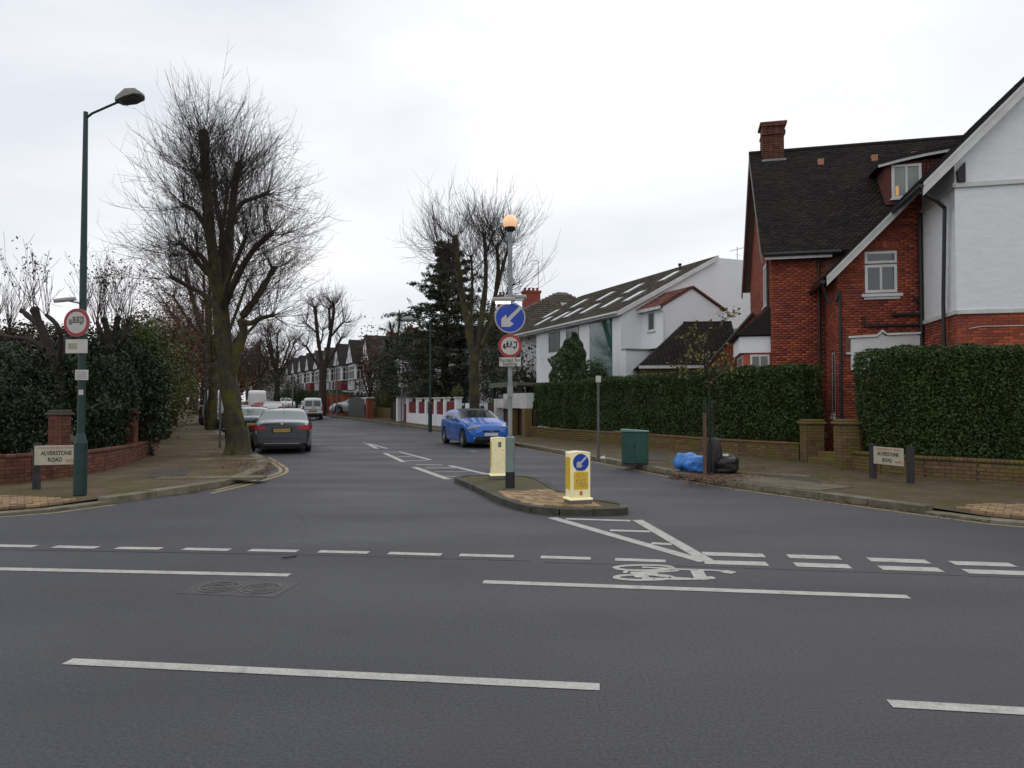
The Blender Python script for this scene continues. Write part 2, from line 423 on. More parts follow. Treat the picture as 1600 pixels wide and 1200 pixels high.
def limb_mesh(stems, K=12, n=16, lump=.06):
    ps = []
    for st_ in stems:
        pts, r0, r1 = st_[:3]
        pth = smooth_path(pts, n); rad = np.linspace(r0, r1, n) * (1 + rng.normal(0, lump, n))
        if .05 < r1 < .2: rad[-1] *= 1.15; rad[-2] *= 1.2
        V, Q = tubes(pth[None], rad[None], K); V = V + rng.normal(0, r0 * .03, V.shape); ps.append((V, Q))
        # blunt cap
        c = len(V); cap = pth[-1]; V2 = np.concatenate([V, cap[None] + norm(pth[-1] - pth[-2])[None] * r1 * .5])
        Q2 = [(c - K + i, c - K + (i + 1) % K, c, c) for i in range(K)]
        ps[-1] = (V2, np.concatenate([Q, np.array([(q[0], q[1], q[2], q[2]) for q in Q2])])) if False else (V, Q)
        s = rad[-1]; hemi = [pth[-1] + (pth[-1] - pth[-2]) / np.linalg.norm(pth[-1] - pth[-2]) * s * .45 * j for j in range(3)]
        Vh, Qh = tubes(np.array(hemi)[None], np.array([[s, s * .75, .005]]), K); ps.append((Vh, Qh))
    return join_arr(ps)
def twigs_on(stems, per_m, L0, r0, up=.6, k2=4, k3=0, t0=.3, out=1.0, seg=6, down=.0, knuckle=25):
    """shoots growing from the limbs"""
    Os, Ds, Ls = [], [], []
    for st in stems:
        pts, ra, rb = st[:3]; dens = st[3] if len(st) > 3 else 1.0; pth = smooth_path(pts, 30); seglen = np.linalg.norm(np.diff(pth, axis=0), axis=1).sum()
        m = int(per_m * dens * seglen * (1 - t0)); t = rng.uniform(t0, 1, m) ** .8
        t = np.concatenate([t, np.clip(rng.normal(.985, .02, int(knuckle * dens)), 0, 1)])
        x = t * 28.99; i = x.astype(int); f = (x - i)[:, None]; o = pth[i] * (1 - f) + pth[i + 1] * f; ax = norm(pth[i + 1] - pth[i])
        rr = (ra + (rb - ra) * t)[:, None]; d = rng.normal(0, 1, o.shape); d = norm(d - ax * (d * ax).sum(1, keepdims=True))
        Os.append(o + d * rr * .8); dd = d * out + ax * rng.uniform(.25, .9, (len(o), 1)) + np.array([0, 0, .25 - down]); Ds.append(dd)
        Ls.append(L0 * rng.uniform(.45, 1.15, len(o)) * (1.05 - .25 * (t > .95)))
    O, D, Ln = np.concatenate(Os), np.concatenate(Ds), np.concatenate(Ls)
    A = grow(O, D, Ln, seg, up); r = np.linspace(1, .3, seg)[None] * r0 * rng.uniform(.7, 1.3, (len(A), 1)); parts = [tubes(A, r)]
    if k2:
        o, d, l, _ = offshoots(A, Ln, k2); B = grow(o, d, l, 5, up * .7); parts.append(tubes(B, np.linspace(.62, .25, 5)[None] * r0 * np.ones((len(B), 1))))
        if k3:
            o, d, l, _ = offshoots(B, l, k3, frac=(.35, .6)); Cc = grow(o, d, l, 4, up * .5); parts.append(tubes(Cc, np.linspace(.42, .2, 4)[None] * r0 * np.ones((len(Cc), 1))))
    return join_arr(parts), A
def leaf_quads(Pt, size, asp=.5, outward=None, bias=.6, droop=0):
    """rhombic leaves folded along the midrib"""
    n = len(Pt); nr = rng.normal(0, 1, (n, 3))
    if outward is not None: nr = norm(norm(nr) + outward * bias)
    else: nr = norm(nr)
    a = rng.normal(0, 1, (n, 3)); a[:, 2] -= droop; a = norm(a - nr * (a * nr).sum(1, keepdims=True)); b = np.cross(nr, a)
    s = size * rng.uniform(.6, 1.3, (n, 1)); h = s * .5; w = s * asp * .5
    V = np.stack([Pt - a * h, Pt + b * w - nr * w * .2, Pt + a * h, Pt - b * w - nr * w * .2], 1).reshape(-1, 3)
    Q = (np.arange(4)[None] + 4 * np.arange(n)[:, None]); return V, Q
def lumpy(p, sc, seed=0):
    """cheap smooth noise in [-1,1]"""
    r = np.random.default_rng(seed); s = 0
    for _ in range(5):
        k = r.normal(0, sc, 3); s = s + np.sin(p @ k + r.uniform(0, 6.28))
    return s / 2.6
def blob_points(center, rad, n, seed=0, shell=.45, flat=.0, lump=.22):
    d = norm(rng.normal(0, 1, (n, 3))); r = (1 - shell * rng.random((n, 1)) ** 1.6)
    k = 1 + lump * lumpy(d * 2.2, 1.6, seed)[:, None] + .5 * lump * lumpy(d * 5, 2.2, seed + 1)[:, None]
    return np.array(center) + d * r * k * np.array(rad), d
def bush(name, label, cat, blobs, m, size, dens, parent=None, asp=.5, group=None, core=leafl, stems=True, droop=0, bias=.5):
    x, y = blobs[0][0][0], blobs[0][0][1]; t = thing(name, label, cat, (x, y, hz(y)), 0, group)
    base = np.array([x, y, hz(y)]); Vs = []
    for i, (c, r) in enumerate(blobs):
        area = 4 * math.pi * (((r[0] * r[1]) ** 1.6 + (r[0] * r[2]) ** 1.6 + (r[1] * r[2]) ** 1.6) / 3) ** (1 / 1.6)
        n = int(dens * area); p, d = blob_points(np.array(c) - base, r, n, seed=i * 7 + int(abs(x) * 10)); k = p[:, 2] > .02
        Vs.append(leaf_quads(p[k], size, asp, d[k], bias, droop))
    V, Q = join_arr(Vs); arr_mesh('foliage', V, Q, m, t, rnd=np.repeat(rng.random(len(Q)), 4))
    if stems:
        O = np.tile([0, 0, 0.0], (9, 1)) + rng.normal(0, .12, (9, 3)) * [1, 1, 0]
        tops = np.array([np.array(c) - base for c, r in blobs]); D = []
        for i in range(9): D.append(tops[i % len(tops)] + rng.normal(0, .3, 3) - O[i])
        D = np.array(D); Ln = np.linalg.norm(D, axis=1); A = grow(O, D, Ln, 7, .1, .1)
        V, Q = tubes(A, np.linspace(.05, .012, 7)[None] * np.ones((9, 1)), 5); arr_mesh('stems', V, Q, barkd, t)
    return t
# ================================================================ ground, road, pavements
def resample(pts, step):
    pts = [Vector((p[0], p[1])) for p in pts]; out = [pts[0]]; acc = 0
    for a, b in zip(pts, pts[1:]):
        L_ = (b - a).length; n = max(1, round(L_ / step))
        out += [a + (b - a) * (i / n) for i in range(1, n + 1)]
    return out
def chaikin(pts, it=2):
    pts = [Vector((p[0], p[1])) for p in pts]
    for _ in range(it):
        q = [pts[0]]
        for a, b in zip(pts, pts[1:]): q += [a * .75 + b * .25, a * .25 + b * .75]
        pts = q + [pts[-1]]
    return pts
def even(pts, step):
    d = [0]
    for a, b in zip(pts, pts[1:]): d.append(d[-1] + (b - a).length)
    n = int(d[-1] / step); xs = np.linspace(0, d[-1], n + 1)
    X = np.interp(xs, d, [p.x for p in pts]); Y = np.interp(xs, d, [p.y for p in pts]); return [Vector(p) for p in zip(X, Y)]
def offset(pts, w):
    out = []
    for i, p in enumerate(pts):
        t = (pts[min(i + 1, len(pts) - 1)] - pts[max(i - 1, 0)]).normalized(); out.append(p + Vector((-t.y, t.x)) * w)
    return out
def sheet(name, xs, ys, z, m, kind='structure', parent=None):
    V = [(x, y, hz(y) + z) for y in ys for x in xs]; n = len(xs)
    Q = [(j * n + i, j * n + i + 1, (j + 1) * n + i + 1, (j + 1) * n + i) for j in range(len(ys) - 1) for i in range(n - 1)]
    return arr_mesh(name, V, Q, m, parent, kind)
ysr = [-30, -10] + list(range(0, 172, 4)) + [200, 240, 300, 400, 700, 1500]
ground = sheet('ground', [-1500, -400, -150, -60, 0, 60, 150, 400, 1500], [-60] + ysr[1:], -.05, soil)
road = sheet('road', list(range(-160, 161, 20)), [-30, -10] + list(range(0, 172, 4)), 0, asphalt)
road['label'] = 'dark damp asphalt of the junction and the side road'

KR = [(40, 4.6), (20, 6.0), (12, 7.25), (9, 8.5), G(1600, 822), G(1500, 811), G(1440, 802), G(1280, 780), G(1110, 757), G(1060, 745), G(940, 722), (1.2, 24.6), (-.3, 28.5),
      (-3.6, 39), (-7.0, 48), (-11, 56), (-15.8, 64.5), (-24, 82), (-33, 101), (-62, 164)]
KL = [(-40, 12.2), (-24, 11.2), (-13, 10.3), (-9.6, 10.0), G(0, 808), G(100, 798), G(190, 785), G(280, 772), G(350, 761), G(400, 746), G(420, 732), G(417, 721), (-8.1, 22.4), (-9.2, 24.5),
      (-12.3, 31), (-16.4, 40), (-21, 50), (-25.6, 60), (-34.8, 80), (-44, 100), (-73, 163)]
KR = even(chaikin(KR), .92); KL = even(chaikin(KL), .92)
PR = [(40, 8.5), (20, 9.2), (14, 10.2), G(1640, 770), G(1600, 766), G(1429, 755), G(1366, 748), G(1307, 739), (8.0, 18.6), G(1249, 726), G(1150, 719), G(1015, 705), G(880, 693), G(820, 686), G(745, 673), G(700, 667.5), G(655, 662), G(625, 658.5), G(583, 654), G(545, 651), (-20.5, 80), (-29, 99), (-57.5, 164)]
PL = [(-40, 17), (-24, 15.2), (-14, 14.0), (-10.5, 13.6), G(0, 768), G(60, 763), G(150, 749), G(210, 731), (-10.6, 20.2), G(245, 707), (-17.2, 35), (-24, 50), (-31, 65), (-38, 80), (-47.5, 101), (-76.5, 164)]
PRs = even(chaikin(PR, 1), .92); PLs = even(chaikin(PL, 1), .92)
def strip(name, A, B, z, m, side=0, label=None):
    """sheet between two polylines resampled to the same number of points"""
    n = max(len(A), len(B)); f = lambda L_: [Vector((np.interp(i / (n - 1) * (len(L_) - 1), range(len(L_)), [p.x for p in L_]), np.interp(i / (n - 1) * (len(L_) - 1), range(len(L_)), [p.y for p in L_]))) for i in range(n)]
    A, B = f(A), f(B); K = 5; V = []
    for a, b in zip(A, B):
        for k in range(K + 1):
            p = a.lerp(b, k / K); V.append((p.x, p.y, hz(p.y) + z))
    Q = [(i * (K + 1) + k, i * (K + 1) + k + 1, (i + 1) * (K + 1) + k + 1, (i + 1) * (K + 1) + k) for i in range(n - 1) for k in range(K)]
    return arr_mesh(name, V, Q, m, None, 'structure', label)
def match(A, B):
    """nearest-parameter partner of every A on B, monotone"""
    out = []; j = 0
    for a in A:
        best = min(range(j, min(j + 14, len(B))), key=lambda k: (B[k] - a).length); j = best; out.append(B[best])
    return out
KH = .115
def pav_z(p, K, low):
    q = min(K, key=lambda k: (k - p).length_squared); d = (q - p).length
    w = sum(low(k) for k in K if (k - p).length < 1.5 + d) / max(1, sum(1 for k in K if (k - p).length < 1.5 + d))
    return KH - .08 * w * max(0, 1 - d / 1.7)
lowR = lambda c: c.y < 10.9 or 14.9 < c.y < 16.2
lowL = lambda c: c.y < 11.6
def pavement(name, K, Pl, sgn, label, far, low):
    Ko = offset(K, sgn * .27); M_ = match(Ko, Pl); V = []; kk = 6
    for a, b in zip(Ko, M_):
        for k in range(kk + 1):
            p = a.lerp(b, k / kk); V.append((p.x, p.y, hz(p.y) + (pav_z(p, K, low) if p.y < 18 else KH) - .004 + .02 * (k / kk)))
    Q = [(i * (kk + 1) + k, i * (kk + 1) + k + 1, (i + 1) * (kk + 1) + k + 1, (i + 1) * (kk + 1) + k) for i in range(len(Ko) - 1) for k in range(kk)]
    pv = arr_mesh(name, V, Q, pave, None, 'structure', label)
    # garden ground beyond
    Kf = [Vector((far, p.y)) for p in M_]; V = []
    for a, b in zip(M_, Kf):
        for k in range(5):
            p = a.lerp(b, (k / 4) ** 2); V.append((p.x, p.y, hz(p.y) + KH + .012 - (0 if k else .003)))
    Q = [(i * 5 + k, i * 5 + k + 1, (i + 1) * 5 + k + 1, (i + 1) * 5 + k) for i in range(len(M_) - 1) for k in range(4)]
    arr_mesh('garden_ground', V, Q, soil, None, 'structure')
    return pv
pav_r = pavement('pavement', KR, PRs, -1, 'wet brown pavement with kerb in front of the long hedge', 160, lowR)
pav_l = pavement('pavement', KL, PLs, 1, 'mossy pavement under the lime trees by the curved brick wall', -160, lowL)
def kerbs(K, sgn, parent, mt, lim=300, low=None, skip=None, w=.28):
    items = []
    for a, b in zip(K, K[1:]):
        c = (a + b) / 2; d = b - a; items.append((c, d))
    items.sort(key=lambda t: t[0].length); rest = []
    for i, (c, d) in enumerate(items):
        n = Vector((-d.y, d.x)).normalized() * sgn; h = KH
        if low and low(c): h = .035
        p = c + n * (w / 2); z = hz(c.y) + h - .16 + random.uniform(-.006, .006)
        dz = hz((c + d / 2).y) - hz((c - d / 2).y)
        ax = Vector((d.x, d.y, dz))
        if skip and skip(c): continue
        if i < lim: piece('kerb_stone', (p.x, p.y, z), ax, None, d.length * .985, w + random.uniform(-.006, .006), .32, mt, parent)
        else: rest.append((p.x, p.y, z, ax, d.length))
    if rest:
        Cn = np.array([r[:3] for r in rest]); AX = np.array([r[3] / 2 * .985 for r in rest]); AY = np.array([Vector((-r[3].y, r[3].x, 0)).normalized() * w / 2 for r in rest])
        boxes_mesh('kerb_line', Cn, AX, AY, (0, 0, .16), mt, parent)
kerbs(KR, -1, pav_r, kerbm, low=lowR)
kerbs(KL, 1, pav_l, kerbm, low=lowL)

# block paving laid at the crossings
def in_poly(p, poly):
    x, y = p; c = False
    for (x0, y0), (x1, y1) in zip(poly, poly[1:] + poly[:1]):
        if (y0 > y) != (y1 > y) and x < (x1 - x0) * (y - y0) / (y1 - y0) + x0: c = not c
    return c
def block_patch(poly, ang, z, parent, w=.2, d=.1, lim=300, m=buff, zf=None, ok=None):
    cx = sum(p[0] for p in poly) / len(poly); cy = sum(p[1] for p in poly) / len(poly); ca, sa = math.cos(ang), math.sin(ang); pts = []
    for j in range(-60, 60):
        for i in range(-40, 40):
            a, b = (i + (.5 if j % 2 else 0)) * w, j * d
            x, y = cx + a * ca - b * sa, cy + a * sa + b * ca
            if in_poly((x, y), poly) and (ok is None or ok(Vector((x, y)))): pts.append((x, y))
    pts.sort(key=lambda p: p[0] ** 2 + p[1] ** 2); rest = []
    for i, (x, y) in enumerate(pts):
        zz = (zf(Vector((x, y))) + .016 if zf else z) + hz(y) - .018 + random.uniform(-.0015, .0015)
        if i < lim: piece('paving_block', (x, y, zz), (ca, sa, 0), None, w - .012, d - .012, .05, m, parent)
        else: rest.append((x, y, zz))
    if rest: boxes_mesh('paving_blocks', rest, (ca * (w - .007) / 2, sa * (w - .007) / 2, 0), (-sa * (d - .007) / 2, ca * (d - .007) / 2, 0), (0, 0, .025), m, parent)
def inside(p, K, sgn):
    i = min(range(1, len(K) - 1), key=lambda k: (K[k] - p).length_squared); t = (K[i + 1] - K[i - 1]).normalized()
    return (p - K[i]).dot(Vector((-t.y, t.x))) * sgn > .36
block_patch([G(1440, 801, .1), G(1535, 788, .1), G(1700, 795, .1), G(1760, 830, .1), G(1620, 822, .1)], R(-38), KH + .004, pav_r, zf=lambda p: pav_z(p, KR, lowR), ok=lambda p: inside(p, KR, -1))
block_patch([G(-90, 806, .1), G(-60, 782, .1), G(10, 776, .1), G(125, 781, .1), G(178, 786, .1), G(100, 796, .1), G(0, 806, .1)], R(35), KH + .004, pav_l, zf=lambda p: pav_z(p, KL, lowL), ok=lambda p: inside(p, KL, 1))
# flagstones let into the pavements
flag = mat('flagstone', (.15, .125, .085), (.11, .09, .055), 3, rough=.85, rnd=.2, speck=.25, moss=((.10, .09, .04), 2, .5, .7))
def flags(pts, ang, w, d, parent):
    for x, y in pts: piece('flagstone', (x, y, hz(y) + KH - .012 + random.uniform(0, .003)), (math.cos(ang), math.sin(ang), 0), None, w, d, .05, flag, parent)
def grid_flags(u0, v0, ang, nx, ny, w, d, parent):
    x0, y0 = G(u0, v0, KH)
    flags([(x0 + i * (w + .012) * math.cos(ang) - j * (d + .012) * math.sin(ang), y0 + i * (w + .012) * math.sin(ang) + j * (d + .012) * math.cos(ang)) for i in range(nx) for j in range(ny)], ang, w, d, parent)
grid_flags(1075, 740, R(-60), 5, 2, .75, .55, pav_r)
grid_flags(1165, 739, R(-35), 2, 1, .9, .3, pav_r)
grid_flags(325, 706, R(0), 2, 1, .7, .55, pav_l)
grid_flags(322, 718, R(5), 3, 1, .6, .5, pav_l)
grid_flags(275, 747, R(8), 3, 1, .7, .5, pav_l)
for k in range(7): grid_flags(300 - k * 2, 680 - k * 6, R(0), 2, 1, .9, .6, pav_l)

# painted markings (each a flat painted strip 4 mm above the asphalt)
def ribbon(p, q, w, name='painted_line', m=paint, z=.004):
    a, b = Vector(G(*p)), Vector(G(*q)); n = Vector((-(b - a).y, (b - a).x)).normalized() * w / 2; N_ = max(1, int((b - a).length / 1.5)); V = []
    for i in range(N_ + 1):
        c = a.lerp(b, i / N_)
        for s in (-1, 1): V.append((c.x + n.x * s, c.y + n.y * s, hz(c.y) + z))
    return arr_mesh(name, V, [(2 * i, 2 * i + 1, 2 * i + 3, 2 * i + 2) for i in range(N_)], m, road)
for p, q in [((-20, 852.6), (55, 854)), ((85, 854.5), (152, 856)), ((182, 856.5), (252, 857.5)), ((287, 858), (359, 859.5)), ((390, 859.8), (465, 861.5)), ((498, 862), (576, 863.8)),
             ((607, 864.6), (690, 867)), ((718, 867.5), (803, 869.8)), ((845, 870.6), (923, 873)), ((961, 874.5), (1040, 877))]:
    ribbon(p, q, .13, 'give_way_dash')
for p, q in [((1098, 865.5), (1194, 868.5)), ((1231, 869.5), (1312, 872)), ((1357, 874.5), (1450, 878)), ((1487, 880), (1583, 883)), ((1620, 885), (1700, 888)),
             ((1100, 878.5), (1199, 881.5)), ((1242, 882.5), (1328, 885.5)), ((1375, 887.5), (1470, 890.8)), ((1508, 893), (1610, 896.5)), ((1645, 898), (1740, 901))]:
    ribbon(p, q, .19, 'give_way_dash')
ribbon((-60, 888), (452, 899), .12); ribbon((755, 909.5), (1420, 933), .12)
ribbon((105, 1034), (937, 1074), .105); ribbon((1390, 1100), (1760, 1121), .105)
ribbon((862, 809), (1100, 877.5), .15, 'chevron_line'); ribbon((996, 813), (1106, 877), .15, 'chevron_line', z=.0052)
ribbon((884, 811), (985, 814), .12, 'chevron_line'); ribbon((953, 829), (1016, 831), .12, 'chevron_line', z=.0045); ribbon((1018, 849), (1050, 851), .12, 'chevron_line')
for p, q, w in [((569, 691), (589, 701), .15), ((570, 691.5), (605, 701), .13), ((601, 708), (631, 722), .16), ((624, 706), (673, 719), .13), ((647, 730), (700, 749), .17), ((702, 727.5), (764, 742), .15)]:
    ribbon(p, q, w, 'hatching_edge')
for p, q in [((622, 713.5), (643, 713.5)), ((634, 720), (668, 719.5)), ((608, 707), (621, 706.5)), ((650, 726.3), (692, 726.8)), ((664, 731.5), (712, 731.2)), ((679, 737.5), (737, 736.5)), ((695, 745), (762, 744.2))]:
    ribbon(p, q, .14, 'hatching_bar', z=.0045, m=paint if q[0] < 730 else paintw)
for p, q in [((655, 690), (664, 689.7)), ((672, 694), (682, 694.6)), ((736, 704.5), (744, 706))]: ribbon(p, q, .12, 'parking_bay_mark', paintw)
# double yellow lines round the left corner
def yline(px, w=.085):
    pts = even(chaikin([Vector(G(*p)) for p in px], 2), .35); A, B = offset(pts, w / 2), offset(pts, -w / 2); V = []
    for a, b in zip(A, B): V += [(a.x, a.y, hz(a.y) + .004), (b.x, b.y, hz(b.y) + .004)]
    arr_mesh('yellow_line', V, [(2 * i, 2 * i + 1, 2 * i + 3, 2 * i + 2) for i in range(len(pts) - 1)], ylw, road)
yline([(330, 771), (390, 757), (432, 745), (450, 738), (447, 730), (420, 715)])
yline([(335, 766.5), (390, 753), (426, 743), (440, 737), (437, 730), (413, 716)])
def edge_yellow(K, sgn, off, name='yellow_line'):
    pts = [p for p in K if 9 < p.y < 36 and p.x < 11]; A, B = offset(pts, sgn * off), offset(pts, sgn * (off + .07)); V = []
    for a, b in zip(A, B): V += [(a.x, a.y, .004), (b.x, b.y, .004)]
    arr_mesh(name, V, [(2 * i, 2 * i + 1, 2 * i + 3, 2 * i + 2) for i in range(len(pts) - 1)], ylw, road)
edge_yellow(KR, 1, .16)
def edge_left():
    pts = [p for p in KL if p.y < 12.6 and p.x > -14]; A, B = offset(pts, -.14), offset(pts, -.21); V = []
    for a, b in zip(A, B): V += [(a.x, a.y, .004), (b.x, b.y, .004)]
    arr_mesh('yellow_line', V, [(2 * i, 2 * i + 1, 2 * i + 3, 2 * i + 2) for i in range(len(pts) - 1)], ylw, road)
edge_left()
# tar seams and reinstated patches
seam = mat('tar_seam', (.028, .028, .031), rough=.5)
for p, q in [((-60, 857.5), (520, 868)), ((520, 868), (830, 876.5)), ((850, 878.5), (1120, 886)), ((1120, 886), (1720, 907))]: ribbon(p, q, .022, 'tar_seam', seam, z=.003)
def wob(px, w):
    for a, b in zip(px, px[1:]): ribbon(a, b, w, 'tar_seam', seam, z=.003)
wob([(430, 742), (470, 760), (455, 790), (480, 820), (470, 850)], .012); pass
patchm = mat('reinstated_asphalt', (.056, .055, .060), (.064, .063, .069), 2, rough=.7, speck=.45, bump=.8, bscale=90)
def quadpatch(px, m, z, name='surface_patch', parent=None):
    pts = [G(u, v) for u, v in px]; return arr_mesh(name, [(x, y, hz(y) + z) for x, y in pts], [tuple(range(4))], m, parent or road)
pp = mat('pavement_patch', (.070, .058, .048), (.055, .048, .042), 3, rough=.85, speck=.45, bump=.6, bscale=90)
quadpatch([(1190, 748), (1275, 757), (1300, 772), (1215, 764)], pp, KH + .012, parent=pav_r); quadpatch([(1000, 716), (1040, 718), (1046, 728), (1000, 726)], pp, KH + .012, parent=pav_r)
quadpatch([(240, 742), (300, 738), (290, 752), (215, 757)], pp, KH + .012, parent=pav_l)
# bicycle symbol
def stroke(mb, px, w):
    pts = [Vector(G(*p)) for p in px]
    if len(pts) > 2: pts = even(chaikin(pts, 2), .06)
    A, B = offset(pts, w / 2), offset(pts, -w / 2)
    for i in range(len(pts) - 1):
        z = .004 + .0002 * (len(mb.f) % 7); mb.quad((A[i].x, A[i].y, z), (B[i].x, B[i].y, z), (B[i + 1].x, B[i + 1].y, z), (A[i + 1].x, A[i + 1].y, z))
def ell(cu, cv, ru, rv): return [(cu + ru * math.cos(a), cv + rv * math.sin(a)) for a in np.linspace(0, 2 * math.pi, 26)]
mb = MB()
for cy in (887.6, 902.6): stroke(mb, ell(1006, cy, 45, 4.2), .07)
stroke(mb, [(1003, 886.5), (1052, 889.5), (1110, 891.5), (1140, 893.5), (1147, 896)], .06); stroke(mb, [(1130, 893), (1147, 895.6)], .12)
stroke(mb, [(1003, 904), (1055, 905.5), (1095, 905.5), (1115, 902)], .06); stroke(mb, [(1092, 905), (1114, 903)], .1)
stroke(mb, [(1088, 891), (1096, 905.5)], .13); stroke(mb, [(990, 895), (1045, 893.5), (1060, 891.5)], .06); stroke(mb, [(1000, 896.5), (1050, 903), (1080, 905)], .06)
stroke(mb, [(998, 897), (1004, 903)], .14); stroke(mb, [(974, 894), (981, 894.5)], .1); stroke(mb, [(985, 895.5), (1028, 896)], .1)
mb.build('cycle_symbol', paint, road)

# manhole with two round lids in a square frame
c0 = Vector(G(375, 919)); mh = thing('manhole_cover', 'worn twin lid manhole cover set in the near carriageway', 'manhole', (c0.x, c0.y, 0.0), R(-8))
iron = mat('cast_iron', (.066, .065, .064), (.05, .05, .05), 9, rough=.55, speck=.3, bump=.4)
iron2 = mat('worn_frame', (.088, .086, .08), (.07, .07, .067), 9, rough=.6, speck=.3)
mb = MB().box(-.46, .46, -.25, .25, -.05, .0035); mb.build('frame', iron, mh)
for sx in (-.2, .2):
    mb = MB()
    for r0, r1 in ((.19, .165), (.125, .105), (.065, .05)): mb.lathe([(r0, .004), (r0, .008), (r1, .008), (r1, .004)], (sx, 0, 0), 28)
    for a in range(8):
        ca, sa = math.cos(a * math.pi / 4), math.sin(a * math.pi / 4)
        mb.obox((sx + ca * .145, sa * .145, .006), (ca * .016, sa * .016, 0), (-sa * .006, ca * .006, 0), (0, 0, .002))
    mb.build('lid', iron2, mh)

# leaf litter along the kerbs and on the pavements
def litter_on(name_label, pts, size=.055):
    Pt = np.array(pts, float); n = len(Pt); V, Q = leaf_quads(Pt, size, .7, np.tile([0, 0, 1.], (n, 1)), 5)
    return arr_mesh('fallen_leaves', V, Q, litter, None, 'stuff', name_label, rnd=np.repeat(rng.random(n), 4))
pts = []
for K, sgn, y0, y1 in ((KR, 1, 10, 90), (KL, -1, 12, 70)):
    for a, b in zip(K, K[1:]):
        if y0 < a.y < y1:
            d = b - a; n_ = Vector((-d.y, d.x)).normalized() * sgn; cnt = int(70 * (.25 + abs(lumpy(np.array([[a.x, a.y, 0]]), .5, 3)[0])))
            for _ in range(cnt):
                p = a + d * random.random() + n_ * abs(random.gauss(.02, .10)); pts.append((p.x, p.y, hz(p.y) + random.uniform(.008, .025)))
litter_on('brown leaves drifted in the gutters', pts)
pts = []
def scat(u, v, su, sv, n):
    for _ in range(n):
        x, y = G(random.gauss(u, su), random.gauss(v, sv), KH); pts.append((x, y, hz(y) + KH + random.uniform(.02, .04)))
scat(1105, 747, 32, 5, 700); scat(385, 727, 28, 5, 420); scat(340, 700, 30, 12, 260); scat(330, 680, 14, 5, 200); scat(1160, 742, 30, 5, 160); scat(1000, 730, 40, 6, 80); scat(280, 740, 60, 12, 120)
scat(1300, 745, 90, 12, 90); scat(620, 668, 40, 4, 200)
litter_on('brown leaves scattered over the pavements round the tree pits', pts, .07)
mb = MB(); a = G(440, 873.5); b = G(463, 871); mb.tube([(a[0], a[1], .012), ((a[0] + b[0]) / 2, (a[1] + b[1]) / 2 - .02, .016), (b[0], b[1], .012)], .007, 5)
tag(mb.build('fallen_twig', barkd), 'small dark twig lying on the carriageway', 'twig')

# ================================================================ traffic island
ISL = [(712, 753), (716, 750.3), (734, 748.6), (800, 748.5), (833, 751.5), (858, 763), (884, 779), (930, 789), (962, 795), (988, 799.5), (989, 803.5), (970, 806), (905, 806.5), (850, 805.5), (826, 800), (790, 791), (757, 776), (733, 762)]
isl = [Vector(G(u, v)) for u, v in ISL]; isl_s = even(chaikin(isl + [isl[0]], 1), .5)
cen = sum(isl_s, Vector((0, 0))) / len(isl_s)
inner = [p + (cen - p).normalized() * .13 for p in isl_s]
ti = MB().prism([(p.x, p.y) for p in inner[:-1]][::-1], -.02, .088).build('traffic_island', mat('island_surface', (.085, .07, .045), (.06, .06, .02), 3, rough=.9, bump=.5, speck=.3, moss=((.07, .075, .015), 2.5, .45, .62)), None, 'structure')
ti['label'] = 'low kerbed traffic island in the mouth of the side road'
for a, b in zip(isl_s, isl_s[1:]):
    d = b - a; n_ = (cen - (a + b) / 2).normalized() * .065; c = (a + b) / 2 + n_
    if d.length > .02: piece('kerb_stone', (c.x, c.y, .027 + random.uniform(-.004, .004)), (d.x, d.y, 0), None, d.length * .99, .13, .15, kerbd, ti)
block_patch([G(755, 769, .1), G(872, 763, .1), G(905, 776, .1), G(935, 790, .1), G(930, 799, .1), G(850, 799, .1), G(785, 785, .1)], R(-35), .095, ti, ok=lambda p: in_poly(p, [(cen + (q - cen) * .93) for q in inner[:-1]]))

# ================================================================ signs and posts
def disc(mb, r, y0, y1, c=(0, 0), k=40):
    return mb.prism_xz([(c[0] + r * math.cos(2 * math.pi * i / k), c[1] + r * math.sin(2 * math.pi * i / k)) for i in range(k)], y0, y1)
ARROW = [(.62, .70), (.78, .54), (.06, -.18), (.28, -.40), (-.55, -.62), (-.55, .22), (-.25, .03)]
ARROW = [(.60, .72), (.74, .56), (-.02, -.22), (.24, -.40), (-.02, -.60), (-.56, -.60), (-.56, -.08), (-.26, .20), (-.20, -.05)]
def lorry(mb, s, y0, y1, cx=0, cz=0):
    q = lambda *p: [(cx + x * s, cz + z * s) for x, z in p]
    mb.prism_xz(q((-.62, -.22), (.98, -.22), (.98, .58), (-.50, .58), (-.50, -.10), (-.62, -.10)), y0, y1)
    mb.prism_xz(q((-1.0, -.30), (-.66, -.30), (-.66, .28), (-.84, .28), (-1.0, -.02)), y0, y1)
    for x in (-.72, .62): disc(mb, .15 * s, y0 - .0005, y1, (cx + x * s, cz - .30 * s), 14)
    return mb
